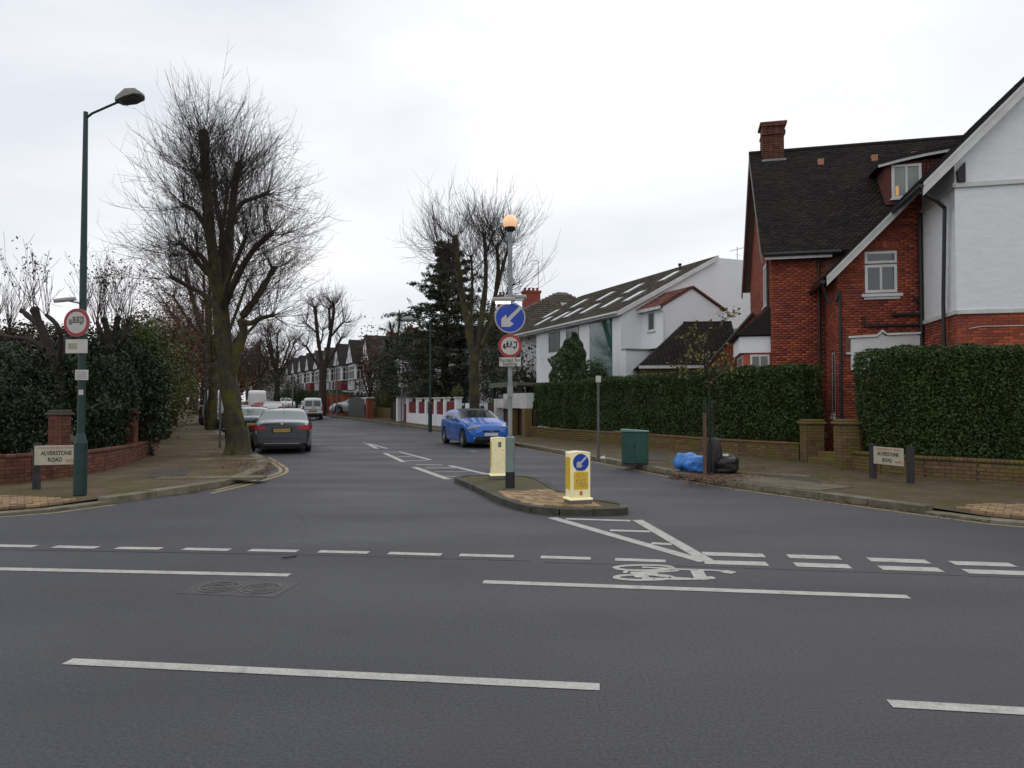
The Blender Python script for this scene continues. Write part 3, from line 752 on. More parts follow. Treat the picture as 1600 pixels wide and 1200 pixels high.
def round_sign(parent, z, r, y, kind, rz=0, back=signgrey):
    """a plate with its face; returns the plate part"""
    pl = disc(MB(), r, y, y + .012, (0, z)).build('sign_plate', back, parent)
    if kind == 'arrow':
        disc(MB(), r * .95, y - .003, y - .0002, (0, z)).build('border', signw, pl); disc(MB(), r * .91, y - .005, y - .0031, (0, z)).build('blue_disc', blue, pl)
        MB().prism_xz([(x * r, z + zz * r) for x, zz in ARROW], y - .008, y - .0052).build('arrow', signw, pl)
    else:
        disc(MB(), r * .99, y - .003, y - .0002, (0, z)).build('red_ring', red, pl); disc(MB(), r * .76, y - .005, y - .0031, (0, z)).build('white_disc', signw, pl)
        lorry(MB(), r * .62, y - .007, y - .0052, 0, z + r * .02).build('lorry_symbol', ink, pl)
        text('lettering', '7.5t', r * .52, (r * .16, y - .0078, z + r * .125), pl, wpaint, ext=.0006, bold=r * .020, sx=.84)
    return pl

# beacon post on the island
bx, by = G(797, 762, .09); B0 = .088
bp = thing('beacon_post', 'grey banded beacon post with lit amber globe and blue arrow sign', 'beacon post', (bx, by, B0))
S = by / F
zb = lambda v: zat(v, by) - B0
mb = MB().cyl((0, 0, 0), (0, 0, zb(737)), .088, k=16); mb.build('black_base', black, bp, smooth=True)
mb = MB().cyl((0, 0, zb(737)), (0, 0, zb(684)), .088, k=16).cyl((0, 0, zb(684)), (0, 0, zb(681)), .088, .05, k=16, cap=False); mb.build('wide_base', mat('pale_green_grey', (.20, .26, .25), (.16, .20, .19), 5, rough=.5), bp, smooth=True)
edges = [681, 640, 590, 545, 500, 455, 437, 418, 399, 380, 361]
for i in range(len(edges) - 1):
    MB().cyl((0, 0, zb(edges[i])), (0, 0, zb(edges[i + 1])), .043, k=14, cap=False).build('post_band', [greyp, greyl][i % 2], bp, smooth=True)
MB().lathe([(.0, zb(363)), (.045, zb(363)), (.10, zb(358)), (.105, zb(355)), (0, zb(355))], k=20).build('globe_collar', black, bp, smooth=True)
amber = mat('amber_globe', (.78, .50, .28), (.70, .42, .22), 14, rough=.35, emit=((1.0, .62, .36), .52))
rg = .142; gz = zb(347.5)
MB().lathe([(max(.001, rg * math.cos(a)), gz + rg * math.sin(a)) for a in np.linspace(-math.pi / 2, math.pi / 2, 15)], k=24).build('amber_globe', amber, bp, smooth=True)
r_ = 24.3 * S
sg = round_sign(bp, zb(497), r_, -.075, 'arrow'); round_sign(bp, zb(541), 18.2 * S, -.075, 'lorry')
pl = MB().box(-17.5 * S, 17.5 * S, -.075, -.06, zb(573.5), zb(558)).build('sign_plate', ink, bp)
MB().box(-16.8 * S, 16.8 * S, -.079, -.0752, zb(572.7), zb(558.8)).build('white_panel', signw, pl)
text('lettering', 'Except for', 7.6 * S, (0, -.0805, zb(563.2)), pl, ink, bold=.0008, sx=1.02); text('lettering', 'loading', 7.6 * S, (0, -.0805, zb(569)), pl, ink, bold=.0008, sx=1.02)
for v in (480, 515, 530, 551, 566): MB().box(-.05, .05, -.07, .052, zb(v) - .012, zb(v) + .012).build('bracket', greyp, bp)
lamp_on = mat('sign_lamp_glow', (.8, .7, .55), rough=.3, emit=((1, .80, .55), 2.2))
for sx, z0_, on in ((-.30, 470.5, True), (.06, 463, False)):
    h = MB().lathe([(.01, -.27), (.05, -.26), (.055, 0), (.05, .26), (.01, .27)], (0, 0, 0), 12, 'x').build('sign_lantern', signgrey, bp, smooth=True)
    h.location = (.0 + (.1 if not on else -.12), -.20 if on else .10, zb(z0_)); h.scale = (.8, 1, .9)
    if on: MB().box(-.19, .16, -.04, .04, -.085, -.04).build('lit_lens', lamp_on, h)
    else: MB().box(-.2, .2, -.04, .04, -.075, -.04).build('lens', mat('frosted_lens', (.5, .5, .52), rough=.3), h)
MB().tube([(0, -.04, zb(468)), (-.1, -.2, zb(468))], .015).build('lantern_arm', greyp, bp); MB().tube([(0, .04, zb(460)), (.1, .1, zb(460))], .015).build('lantern_arm', greyp, bp)
MB().box(-.055, .055, -.06, -.04, zb(620), zb(604)).build('clamp', greyp, bp)

# keep-left bollards
glow = mat('lit_bollard_shell', (.62, .58, .40), (.55, .52, .38), 8, rough=.4, emit=((1.0, .86, .42), .22), bump=.1)
glowb = mat('lit_bollard_foot', (.62, .58, .42), rough=.4, emit=((1.0, .88, .45), .42))
yel = mat('bollard_yellow', (.58, .38, .012), (.50, .32, .015), 12, rough=.4, emit=((1, .62, .02), .10), moss=((.30, .24, .10), 14, .6, .66))
speck_mat = mat('noise_speckle', (.18, .16, .22), (.30, .26, .20), 40, rough=.7)
def bollard(u, v, h, w, d, rz, label, face):
    x, y = G(u, v, .09); t = thing('traffic_bollard', label, 'traffic bollard', (x, y, .088), rz, 'lit bollards on the traffic island')
    MB().box(-w / 2 - .02, w / 2 + .02, -d / 2 - .02, d / 2 + .02, 0, .075).build('plinth', mat('bollard_plinth', (.16, .155, .14), (.11, .11, .10), 8, rough=.8), t, bevel=.012)
    MB().box(-w / 2 - .03, w / 2 + .03, -d / 2 - .03, d / 2 + .03, .075, .105).build('foot_flange', glowb, t, bevel=.01)
    MB().box(-w / 2, w / 2, -d / 2, d / 2, .105, h - .03).build('shell', glow, t, bevel=.02)
    MB().prism_xz([(-w / 2 - .008, h - .03), (w / 2 + .008, h - .03), (w / 2 - .01, h - .008), (.03, h + .004), (-.03, h + .004), (-w / 2 + .01, h - .008)], -d / 2 - .008, d / 2 + .008).build('cap', glow, t, bevel=.008)
    for s in (-1, 1):
        if s == -1: MB().box(-w / 2 - .006, -w / 2 - .0005, -d / 2 + .03, d / 2 - .03, .24, h - .09).build('yellow_side_panel', yel, t)
        else: MB().box(w / 2 + .0005, w / 2 + .006, -d / 2 + .03, d / 2 - .03, .24, h - .09).build('yellow_side_panel', yel, t)
    if face:
        f = MB().box(-w * .36, w * .36, -d / 2 - .005, -d / 2 - .0005, .24, h * .62).build('yellow_front_panel', yel, t)
        mb = MB()
        for _ in range(60):
            px, pz = random.gauss(.02, w * .16), random.gauss(h * .44, .09)
            if abs(px) < w * .34 and .25 < pz < h * .62: s = random.uniform(.003, .009); mb.box(px - s, px + s, -d / 2 - .0065, -d / 2 - .0055, pz - s, pz + s)
        mb.build('noise_specks', speck_mat, t, kind='stuff')  # specks follow compression noise, not dirt on the panel
        r = w * .40; z = h * .80
        disc(MB(), r, -d / 2 - .006, -d / 2 - .0005, (0, z), 32).build('blue_disc', blue, t); MB().prism_xz([(a * r, z + b * r) for a, b in ARROW], -d / 2 - .009, -d / 2 - .0062).build('arrow', signw, t)
        text('lettering', 'KEEP LEFT', .036, (0, -d / 2 - .006, h * .65), t, mat('panel_ink', (.16, .14, .10), rough=.6), bold=.0005)
        MB().prism_xz([(-.02, .155), (.015, .14), (.03, .17), (.022, .215), (-.01, .22), (-.028, .19)], -d / 2 - .004, -d / 2 - .0005).build('orange_sticker', mat('sticker', (.5, .2, .07), rough=.6), t)
    else:
        MB().box(-.03, .04, -d / 2 - .004, -d / 2 - .0005, h - .20, h - .09).build('dark_label', mat('label_grey', (.16, .2, .17), rough=.6), t)
        mb = MB()
        for _ in range(60):
            px, pz = random.uniform(-w * .45, w * .45), random.uniform(.14, h - .2); s = random.uniform(.003, .008)
            mb.box(px - s, px + s, -d / 2 - .002, -d / 2 - .001, pz - s, pz + s)
        mb.build('noise_specks', mat('pale_noise_speckle', (.36, .34, .32), rough=.8), t, kind='stuff')  # paler specks, likewise compression noise rather than dirt
bollard(903, 787, .83, .335, .24, R(18), 'lit yellow bollard with blue arrow disc at the front tip of the island', True)
bollard(779, 748, .87, .32, .24, R(10), 'lit yellow bollard without a disc at the back of the island', False)

# street lamp with lorry sign (left corner)
lx, ly = G(125, 772, .12); lp = thing('street_lamp', 'tall green street lamp on the corner carrying a round lorry sign', 'street lamp', (lx, ly, .11)); S = ly / F
zl = lambda v: zat(v, ly) - .11
MB().cyl((0, 0, 0), (0, 0, zl(692)), .105, k=16).cyl((0, 0, zl(692)), (0, 0, zl(676)), .105, .06, k=16, cap=False).build('base', greenp, lp, smooth=True)
mb = MB().cyl((0, 0, zl(676)), (.0, 0, zl(400)), .062, .056, k=14).cyl((0, 0, zl(400)), (0, 0, zl(175)), .054, .038, k=14); mb.build('column', greenp, lp, smooth=True)
MB().tube([(.03, 0, zl(183)), (.12, -.02, zl(178)), (.62, -.1, zl(163))], .02, 8).build('arm', greenp, lp)
mb = MB(); hx = .82; V = []
for xx, w, zt, zb_ in ((-.25, .03, .02, -.03), (-.2, .10, .05, -.05), (0, .15, .12, -.05), (.18, .13, .09, -.03), (.25, .05, .02, -.02)):
    V.append([(xx, -w, zb_), (xx, w, zb_), (xx, w * .9, (zt + zb_) / 2), (xx, w * .6, zt), (xx, -w * .6, zt), (xx, -w * .9, (zt + zb_) / 2)])
vs = sum(V, []); fs = [(i * 6 + k, i * 6 + (k + 1) % 6, (i + 1) * 6 + (k + 1) % 6, (i + 1) * 6 + k) for i in range(4) for k in range(6)] + [tuple(range(6)), tuple(range(24, 30))[::-1]]
mb.add(vs, fs); h = mb.build('lantern', mat('lantern_grey', (.20, .20, .18), (.16, .16, .14), 9, rough=.6), lp, smooth=True); h.location = (hx, -.12, zl(157)); h.rotation_euler = (0, R(-10), R(-8)); h.scale = (1.0, 1.15, 1.0)
MB().add([(-.17, -.1, -.052), (.16, -.1, -.05), (.16, .1, -.05), (-.17, .1, -.052), (-.13, -.08, -.08), (.12, -.08, -.07), (.12, .08, -.07), (-.13, .08, -.08)], [(4, 5, 6, 7), (0, 1, 5, 4), (1, 2, 6, 5), (2, 3, 7, 6), (3, 0, 4, 7)]).build('lens', mat('dark_lens', (.06, .06, .06), rough=.2), h)
# signs face along the main road: turned holder
sgp = bpy.data.objects.new('sign_assembly', None); COL.objects.link(sgp); sgp.parent = lp; sgp.rotation_euler = (0, 0, R(-7))
sgp.location = (-.03, 0, 0)
pl = disc(MB(), 22 * S, -.10, -.085, (0, zl(505))).build('sign_plate', signgrey, sgp)
for nm, rr, m_, yy in (('red_ring', 21.5, red, .003), ('white_disc', 16.8, signw, .006)):
    disc(MB(), rr * S, -.1 - yy, -.1 - yy + .0028, (0, zl(505))).build(nm, m_, sgp)
lorry(MB(), 12.5 * S, -.109, -.1065, 0, zl(503)).build('lorry_symbol', inkf, sgp); text('lettering', '7.5t', 9 * S, (.045, -.1096, zl(501)), sgp, signw, ext=.0006, bold=.001)
MB().box(-.20, .20, -.10, -.085, zl(552.5), zl(531)).build('supplementary_plate', signw, sgp)
MB().box(-.15, .02, -.1012, -.1002, zl(546), zl(537)).build('smudge', mat('olive_smudge', (.26, .24, .13), (.40, .38, .30), 30, rough=.7), sgp)
MB().box(-.065, .155, -.085, -.07, zl(594), zl(578)).build('notice_plate', signw, lp)
mb = MB()
for v in (582, 585.5, 588, 591): mb.box(-.04, .13, -.0865, -.0855, zl(v) - .007, zl(v) + .007)
mb.build('notice_print', mat('pale_print', (.24, .24, .26), rough=.6), lp)
MB().box(-.01, .07, -.068, -.062, zl(617), zl(609)).build('sticker', signw, lp)
h = MB().lathe([(.01, -.24), (.05, -.23), (.055, 0), (.05, .23), (.01, .24)], (0, 0, 0), 12, 'x').build('sign_lantern', signgrey, lp, smooth=True); h.location = (-.19, -.2, zl(471)); h.rotation_euler = (0, R(-8), R(10)); h.scale = (.72, .7, .7)
MB().tube([(0, 0, zl(475)), (-.15, -.18, zl(472))], .014).build('lantern_arm', greyp, lp)

# street name plates
def nameplate(u0, v0, u1, v1, plate_w, zc, label, off, grp='street name plates'):
    a, b = Vector(G(u0, v0, KH)), Vector(G(u1, v1, KH)); d = b - a; c = (a + b) / 2
    t = thing('street_name_sign', label, 'street sign', (c.x, c.y, KH), math.atan2(d.y, d.x), grp); L_ = d.length
    for s in (-1, 1): MB().box(s * L_ / 2 - .055, s * L_ / 2 + .055, -.05, .05, 0, zc + .22).build('post', plank, t, bevel=.006)
    w, h = plate_w / 2, .175
    p = MB().box(-w, w, -.072, -.052, zc - h, zc + h).build('name_plate', signcream, t, bevel=.004)
    p.location.x = off
    text('lettering', 'ALVERSTONE', .105, (0, -.0735, zc + .035), p, ink, bold=.0022, sx=plate_w * 1.12); text('lettering', 'ROAD', .105, (-.02, -.0735, zc - .085), p, ink, bold=.0022, sx=plate_w * 1.12)
    text('lettering', 'LONDON BOROUGH OF BRENT', .042, (0, -.0735, zc + .132), p, redpale, sx=1.05); text('lettering', 'NW2', .075, (w - .11, -.0735, zc - .105), p, redpale, bold=.001)
nameplate(1364, 748, 1423, 756, .76, .50, 'cream name plate on posts before the mossy wall', 0)
nameplate(57, 765, 125, 763, .70, .62, 'cream name plate on posts beside the green street lamp', -.02)

# slim poles
def pole(u, v, vtop, r, label, plate=None, cat='sign post', m=greyp, name='sign_post', dz=KH, grp='slim grey posts'):
    x, y = G(u, v, dz); t = thing(name, label, cat, (x, y, hz(y) + dz - .005), 0, grp); H = zat(vtop, y) - hz(y) - dz
    MB().cyl((0, 0, 0), (0, 0, H), r, k=10).build('pole', m, t, smooth=True)
    if plate:
        for (pv0, pv1, w, mm) in plate: MB().box(-w / 2, w / 2, -r - .016, -r - .004, zat(pv0, y) - hz(y) - dz, zat(pv1, y) - hz(y) - dz).build('plate', mm, t)
    return t, y
darkpost = mat('dull_grey_post', (.12, .12, .12), (.09, .09, .09), 6, rough=.6)
pole(935, 720, 586, .036, 'grey post with small white plate in front of the long hedge', [(597, 587, .14, signw)], m=darkpost)
pole(343.5, 700, 560, .038, 'slim grey post beside the nearest lime trunk', [(592, 583, .2, darkpost)], m=darkpost)
pole(627, 668, 600, .032, 'slim post by the pillared white wall', None, m=darkpost)
pole(672, 675, 600, .001, 'x') if False else None
pole(526, 655, 560, .05, 'thin dark lamp pole beyond the silver van', None, m=darkpost)
pole(519, 654, 597, .04, 'short thin post beside the red brick piers', None, m=darkpost)
pole(457, 648, 590, .07, 'thin pole in front of the far hedges', None, m=darkpost)
def lamp(u, v, vtop, label, dirx=-1, hu=None, sc=1):
    x, y = G(u, v, KH); t = thing('street_lamp', label, 'street lamp', (x, y, hz(y) + KH - .005), 0, 'green street lamps along the side road'); z = lambda v_: zat(v_, y) - hz(y) - KH
    MB().cyl((0, 0, 0), (0, 0, 1.5), .105, k=12).cyl((0, 0, 1.5), (0, 0, 1.6), .105, .06, k=12, cap=False).build('base', greenp, t, smooth=True)
    H = z(vtop); MB().cyl((0, 0, 1.55), (0, 0, H), .058, .042, k=10).build('column', greenp, t, smooth=True)
    MB().tube([(0, 0, H - .12), (dirx * .3, 0, H + .12), (dirx * .9, 0, H + .2)], .025, 6).build('arm', greenp, t)
    MB().lathe([(.02, -.35), (.13, -.2), (.16, .1), (.06, .35)], (dirx * 1.2, 0, H + .22), 10, 'x').build('lantern', greyp, t, smooth=True)
lamp(672, 675, 505, 'green street lamp in front of the cedar, beside the pillared wall')
lamp(322, 668, 470, 'green street lamp between the further lime trunks', 1)

# green cabinet
x, y = G(992, 726, KH); cb = thing('utility_cabinet', 'green roadside utility cabinet on the pavement by the low wall', 'cabinet', (x, y, KH - .01), R(-8))
x0, x1 = -.33, .33; hC = zat(672, y) - KH
MB().box(-.31, .31, -.2, .2, 0, .06).build('plinth', black, cb); MB().box(x0, x1, -.22, .22, .06, hC - .03).build('body', greencab, cb, bevel=.012)
MB().prism_xz([(x0 - .02, hC - .03), (x1 + .02, hC - .03), (x1 + .02, hC - .005), (x0 + .02, hC + .035), (x0 - .02, hC + .01)], -.25, .25).build('lid', mat('cabinet_lid', (.12, .24, .2), (.1, .2, .17), 6, rough=.45), cb, bevel=.006)
for s in (0, 1): MB().box(x0 + .03 + s * .31, -.015 + s * .315, -.226, -.2205, .12, hC - .08).build('door', greencab, cb, bevel=.003)
MB().box(-.03, -.005, -.235, -.2265, hC * .5, hC * .5 + .09).build('handle', black, cb)

# refuse bags
def bag(u, v, rx, ry, h, m, label, name='refuse_bag', seed=0, knot=True, cat='refuse bag', grp='refuse bags by the young tree', z0=None):
    x, y = G(u, v, KH); t = thing(name, label, cat, (x, y, KH), 0, grp); n1, n2 = 26, 48; V = []
    for i in range(n1 + 1):
        th = math.pi * i / n1
        for j in range(n2):
            ph = 2 * math.pi * j / n2; d = np.array([[math.sin(th) * math.cos(ph), math.sin(th) * math.sin(ph), math.cos(th)]])
            k = 1 + .13 * lumpy(d * 2, 1.6, seed)[0] + .07 * abs(lumpy(d * 7, 1.4, seed + 3)[0]) + .03 * abs(lumpy(d * 16, 1.4, seed + 5)[0]); s_ = lambda q: math.copysign(abs(q) ** .75, q)
            V.append((s_(d[0][0]) * rx * k, s_(d[0][1]) * ry * k, max(.01, h / 2 + s_(d[0][2]) * h / 2 * k)))
    Q = [(i * n2 + j, i * n2 + (j + 1) % n2, (i + 1) * n2 + (j + 1) % n2, (i + 1) * n2 + j) for i in range(n1) for j in range(n2)]
    arr_mesh('body', V, [q[::-1] for q in Q], m, t, smooth=True)
    if knot: MB().cyl((.02, 0, h * .9), (.05, -.02, h * 1.16), .05, .03, k=7).cyl((.05, -.02, h * 1.14), (.12, -.03, h * 1.22), .03, .06, k=7).build('tied_neck', m, t)
    return t
bluebag = mat('blue_plastic', (.03, .17, .55), (.05, .24, .66), 8, rough=.35, spec=.6, bump=.6, bscale=20)
blackbag = mat('black_plastic_bag', (.013, .014, .014), rough=.38, spec=.5, bump=.7, bscale=22)
bag(1073, 736, .26, .24, .42, bluebag, 'crumpled blue recycling sack, the first left of the young tree', 'recycling_sack', 4, cat='recycling sack', knot=False)
bag(1090, 738.5, .24, .22, .36, bluebag, 'crumpled blue recycling sack slumped against the tree stake', 'recycling_sack', 9, cat='recycling sack', knot=False)
bag(1116, 740, .15, .15, .80, blackbag, 'tall narrow black refuse bag leaning behind the stake', seed=2, knot=False)
bag(1133.5, 740, .27, .25, .42, blackbag, 'squat black refuse bag with white scraps on top', seed=6, knot=False)
x, y = G(1131, 741, KH); tag(MB().box(x - .02, x + .10, y - .02, y + .05, KH + .40, KH + .44).build('paper_scrap', wpaint), 'white paper scrap lying on the squat black bag', 'paper')
x, y = G(941, 718, KH); tag(MB().add([(x - .08, y, KH + .03), (x + .09, y, KH + .03), (x + .07, y + .05, KH + .11), (x - .02, y + .03, KH + .08)], [(0, 1, 2, 3)]).prism([(x - .09, y - .03), (x + .08, y - .04), (x + .06, y + .06)], KH + .02, KH + .05).build('paper_scrap', wpaint), 'white litter at the foot of the post by the hedge', 'litter')
x, y = G(876, 668, .5)
# ================================================================ garden walls, piers, hedges
def wall_path(name, label, px, h, sgn, m, mm, cat='garden wall', thick=.23, step=.9, budget=300, group=None, smooth_it=1, base=KH, cop=True, zf=None):
    """brick wall along the pavement side polyline px; bricks face the road (sgn: +1 road is left of travel)"""
    pts = even(chaikin([Vector(p) for p in px], smooth_it) if smooth_it else [Vector(p) for p in px], step)
    o = pts[0]; z0 = hz(o.y) + base - .02; t = thing(name, label, cat, (o.x, o.y, z0), 0, group); walls = []; core = MB()
    for a, b in zip(pts, pts[1:]):
        d = (b - a); X = Vector((d.x, d.y, 0)).normalized(); N = Vector((-d.y, d.x, 0)).normalized() * sgn; L_ = d.length; zb_ = hz((a.y + b.y) / 2) + base - .02 - z0
        hh = h if not zf else zf((a + b) / 2)
        O = Vector((a.x - o.x, a.y - o.y, zb_)); c = O + X * L_ / 2 - N * (thick / 2) + Vector((0, 0, (hh - .06) / 2))
        core.obox(c, X * (L_ / 2 + .003), N * thick / 2, (0, 0, (hh - .06) / 2))
        walls.append((O, X, N, [(x0, x1, q0 , q1) for x0, x1, q0, q1 in lay_bricks([(0, 0), (L_, 0), (L_, hh - .075), (0, hh - .075)])]))
    core.build('mortar_core', mm, t)
    if cop:   # brick-on-edge coping, set across the wall
        cps = []
        for a, b in zip(pts, pts[1:]):
            d = b - a; n = max(1, int(d.length / .075)); X = Vector((d.x, d.y, 0)).normalized(); N = Vector((-d.y, d.x, 0)).normalized() * sgn
            hh = h if not zf else zf((a + b) / 2); zb_ = hz((a.y + b.y) / 2) + base - .02 - z0
            for i in range(n): cps.append((Vector((a.x - o.x, a.y - o.y, zb_ + hh - .035)) + X * (i + .5) * d.length / n - N * (thick / 2 - .01), X * (d.length / n / 2 - .004), N * (thick / 2 + .012)))
        boxes_mesh('coping', np.array([c[0] for c in cps]), np.array([c[1] for c in cps]), np.array([c[2] for c in cps]), (0, 0, .036), m, t)
    put_bricks(t, walls, m, budget)
    return t
def pier(x, y, w, h, m, mm, label, cap=True, rz=0, name='gate_pier', cat='brick pier', group=None, base=KH, capm=None, budget=110):
    t = thing(name, label, cat, (x, y, hz(y) + base - .02), rz, group)
    MB().box(-w / 2 + .012, w / 2 - .012, -w / 2 + .012, w / 2 - .012, 0, h - .1).build('mortar_core', mm, t)
    walls = []
    for O, X, N in (((-w / 2 + .012, -w / 2 + .012, 0), (1, 0, 0), (0, -1, 0)), ((-w / 2 + .012, w / 2 - .012, 0), (0, -1, 0), (-1, 0, 0)), ((w / 2 - .012, -w / 2 + .012, 0), (0, 1, 0), (1, 0, 0))):
        walls.append((O, X, N, lay_bricks([(0, 0), (w - .024, 0), (w - .024, h - .1), (0, h - .1)])))
    put_bricks(t, walls, m, budget)
    if cap:
        MB().box(-w / 2 - .05, w / 2 + .05, -w / 2 - .05, w / 2 + .05, h - .1, h - .04).box(-w / 2 - .01, w / 2 + .01, -w / 2 - .01, w / 2 + .01, h - .04, h + .02).build('cap_stone', capm or oldbrick, t, bevel=.015)
    return t
x, y = G(-60, 775); wl = [(x - 2.5, y + .5), (x, y), G(0, 768), G(60, 763), G(150, 749), G(210, 731), G(238, 717), G(247, 706)]
wall_path('brick_wall', 'low curved red brick wall behind the left street name sign', wl, .55, -1, redold, mortar, step=.45, zf=lambda c: float(np.interp(c.y, [13, 15, 19, 24], [.62, .55, .50, .48])))
px_, py_ = xat(94, 16.4), 16.4
pier(px_, py_, .33, 1.40, redold, mortar, 'broad red brick pier with flat cap rising behind the left wall', capm=mat('stone_cap', (.10, .085, .065), (.07, .065, .05), 6, rough=.9), name='brick_pier')
pier(xat(207, 19.3), 19.3, .22, 1.38, redold, mortar, 'narrow red brick pier among laurels near the end of the left wall', name='brick_pier', capm=redold)

# long low wall in front of the hedges on the right
wr = [G(1249, 726), G(1150, 719), G(1015, 705), G(880, 693), G(820, 686)]
wall_path('brick_wall', 'long low mossy brick wall under the long clipped hedge', wr, .50, 1, oldbrick, mortard, step=.9, smooth_it=1)
w2 = [(21, 9.4), (15, 10.4), G(1760, 782), G(1600, 766), G(1429, 755), G(1366, 748), G(1330, 742.5)]
wall_path('brick_wall', 'low yellow mossy brick wall behind the right street name sign', w2, .47, 1, oldbrick, mortard, step=.9, smooth_it=1)
gp1 = (xat(1265, 18.9), 18.9); gp2 = (xat(1321.5, 16.6), 16.6)
pier(gp1[0] + .05, gp1[1], .46, 1.12, oldbrick, mortard, 'left mossy gate pier at the end of the long hedge')
pier(gp2[0] + .05, gp2[1] + .1, .42, 1.18, oldbrick, mortard, 'right mossy gate pier beside the corner hedge')
# dark gate step between
t = MB().box(-.55, .6, -.15, .15, 0, .16).box(-.55, .6, .15, .9, 0, .3).build('gate_step', oldbrick); t.location = (xat(1292, 17.9), 17.9, KH); t.rotation_euler = (0, 0, R(-75)); tag(t, 'mossy brick steps between the two gate piers', 'steps')

def hedge(name, label, px, depth, h0, h1, m, size, dens, sgn=1, seed=0, base=0, round_=.25, hf=None, cat='hedge', overh=.12, lump=.10):
    pts = even([Vector(p) for p in px], .25); o = pts[0]; t = thing(name, label, cat, (o.x, o.y, hz(o.y)), 0)
    A = np.array([(p.x, p.y) for p in pts]); D = norm(np.gradient(A, axis=0)); Nn = np.stack([-D[:, 1], D[:, 0]], 1) * sgn
    Ls = np.linalg.norm(np.diff(A, axis=0), axis=1).sum(); hh = h1 - h0
    def at(s):
        i = np.clip(s * (len(A) - 1), 0, len(A) - 1.001); k = i.astype(int); f = (i - k)[:, None]
        return A[k] * (1 - f) + A[k + 1] * f, norm(Nn[k] * (1 - f) + Nn[k + 1] * f), norm(D[k])
    def shell(n, which):
        s = rng.random(n); p, nn, dd = at(s); q = rng.random(n)
        if which == 'front': off = np.zeros(n); z = h0 + q * hh; out = np.concatenate([nn, np.zeros((n, 1))], 1)
        elif which == 'top': off = -q * depth; z = np.full(n, h1); out = np.tile([0, 0, 1.], (n, 1))
        else:
            e = 0 if which == 'end0' else 1; s = np.full(n, float(e)); p, nn, dd = at(s * .9999); off = -rng.random(n) * depth; z = h0 + q * hh; out = np.concatenate([dd * (1 if e else -1), np.zeros((n, 1))], 1)
        hz_ = np.array([hz(y) for y in p[:, 1]]); zt = z.copy()
        if hf: # varying top
            k = hf(p[:, 0], p[:, 1]); zt = h0 + (z - h0) * (k - h0) / hh
        # rounded shoulders
        fr = np.clip((zt - (h1 - round_)) / round_, 0, 1); off2 = off.copy()
        if which == 'front': off2 = off - round_ * (1 - np.sqrt(np.clip(1 - fr ** 2, 0, 1)))
        if which == 'top': zt = zt - round_ * .55 * np.exp(-(-off) / .12) - .06
        P3 = np.stack([p[:, 0] + nn[:, 0] * off2, p[:, 1] + nn[:, 1] * off2, zt + hz_], 1)
        b = lump * lumpy(P3, 1.3, seed) + .5 * lump * lumpy(P3, 4.5, seed + 1); P3 = P3 + out * b[:, None] - out * (rng.random(n) ** 2 * .14)[:, None]
        # corners eased at the ends
        return P3 - np.array([o.x, o.y, hz(o.y)]), out
    n1, n2, n3 = int(dens * Ls * hh), int(dens * Ls * depth * .7), int(dens * depth * hh)
    Ps, Os = zip(*[shell(n1, 'front'), shell(n2, 'top'), shell(n3, 'end0'), shell(n3, 'end1')])
    Pt, Ot = np.concatenate(Ps), np.concatenate(Os); V, Q = leaf_quads(Pt, size, .55, Ot, .75)
    arr_mesh('foliage', V, Q, m, t, rnd=np.repeat(rng.random(len(Q)), 4))
    # inner twiggy core
    mb = MB()
    cp = pts[1:-1]
    for a, b in zip(cp[::3], cp[3::3] + [cp[-1]]):
        if (b - a).length < 1e-4: continue
        d = (b - a); X = Vector((d.x, d.y, 0)); N = Vector((-d.y, d.x, 0)).normalized() * sgn; top = (float(hf(np.array([a.x]), np.array([a.y]))[0]) if hf else h1)
        c = Vector(((a.x + b.x) / 2 - o.x, (a.y + b.y) / 2 - o.y, hz(a.y) - hz(o.y) + (h0 + top) / 2 - .07)) - N * (depth / 2 + .06)
        mb.obox(c, X / 2, N * (depth / 2 - .10), (0, 0, (top - h0) / 2 - .09))
    mb.build('branch_core', mat('hedge_core', (.014, .024, .008), (.022, .026, .011), 14, rough=1, bump=1, bscale=20), t)
    return t
in_ = lambda p, w: (p[0] + w * .55, p[1] + w * .8)
h1p = [(xat(1280, 19.6), 19.6)] + [Vector(p) + Vector((.16, .22)) for p in (G(1249, 726), G(1150, 719), G(1015, 705), G(880, 693), G(828, 686))]
hedge('clipped_hedge', 'long dark green clipped hedge above the low mossy wall', h1p[1:], 1.3, .62, 2.74, leafh, .075, 1500, 1, 3, hf=lambda x, y: np.interp(y, [18, 20, 24, 29, 34], [2.78, 2.76, 2.72, 2.62, 2.52]))
h2p = [Vector(p) + Vector((.12, .25)) for p in ((21, 9.4), (15, 10.4), G(1760, 782), G(1600, 766), G(1429, 755), G(1366, 748), G(1342, 744))]
hedge('clipped_hedge', 'tall clipped corner hedge behind the right street name sign', h2p, 1.5, .55, 2.86, leafh, .062, 2300, 1, 11)

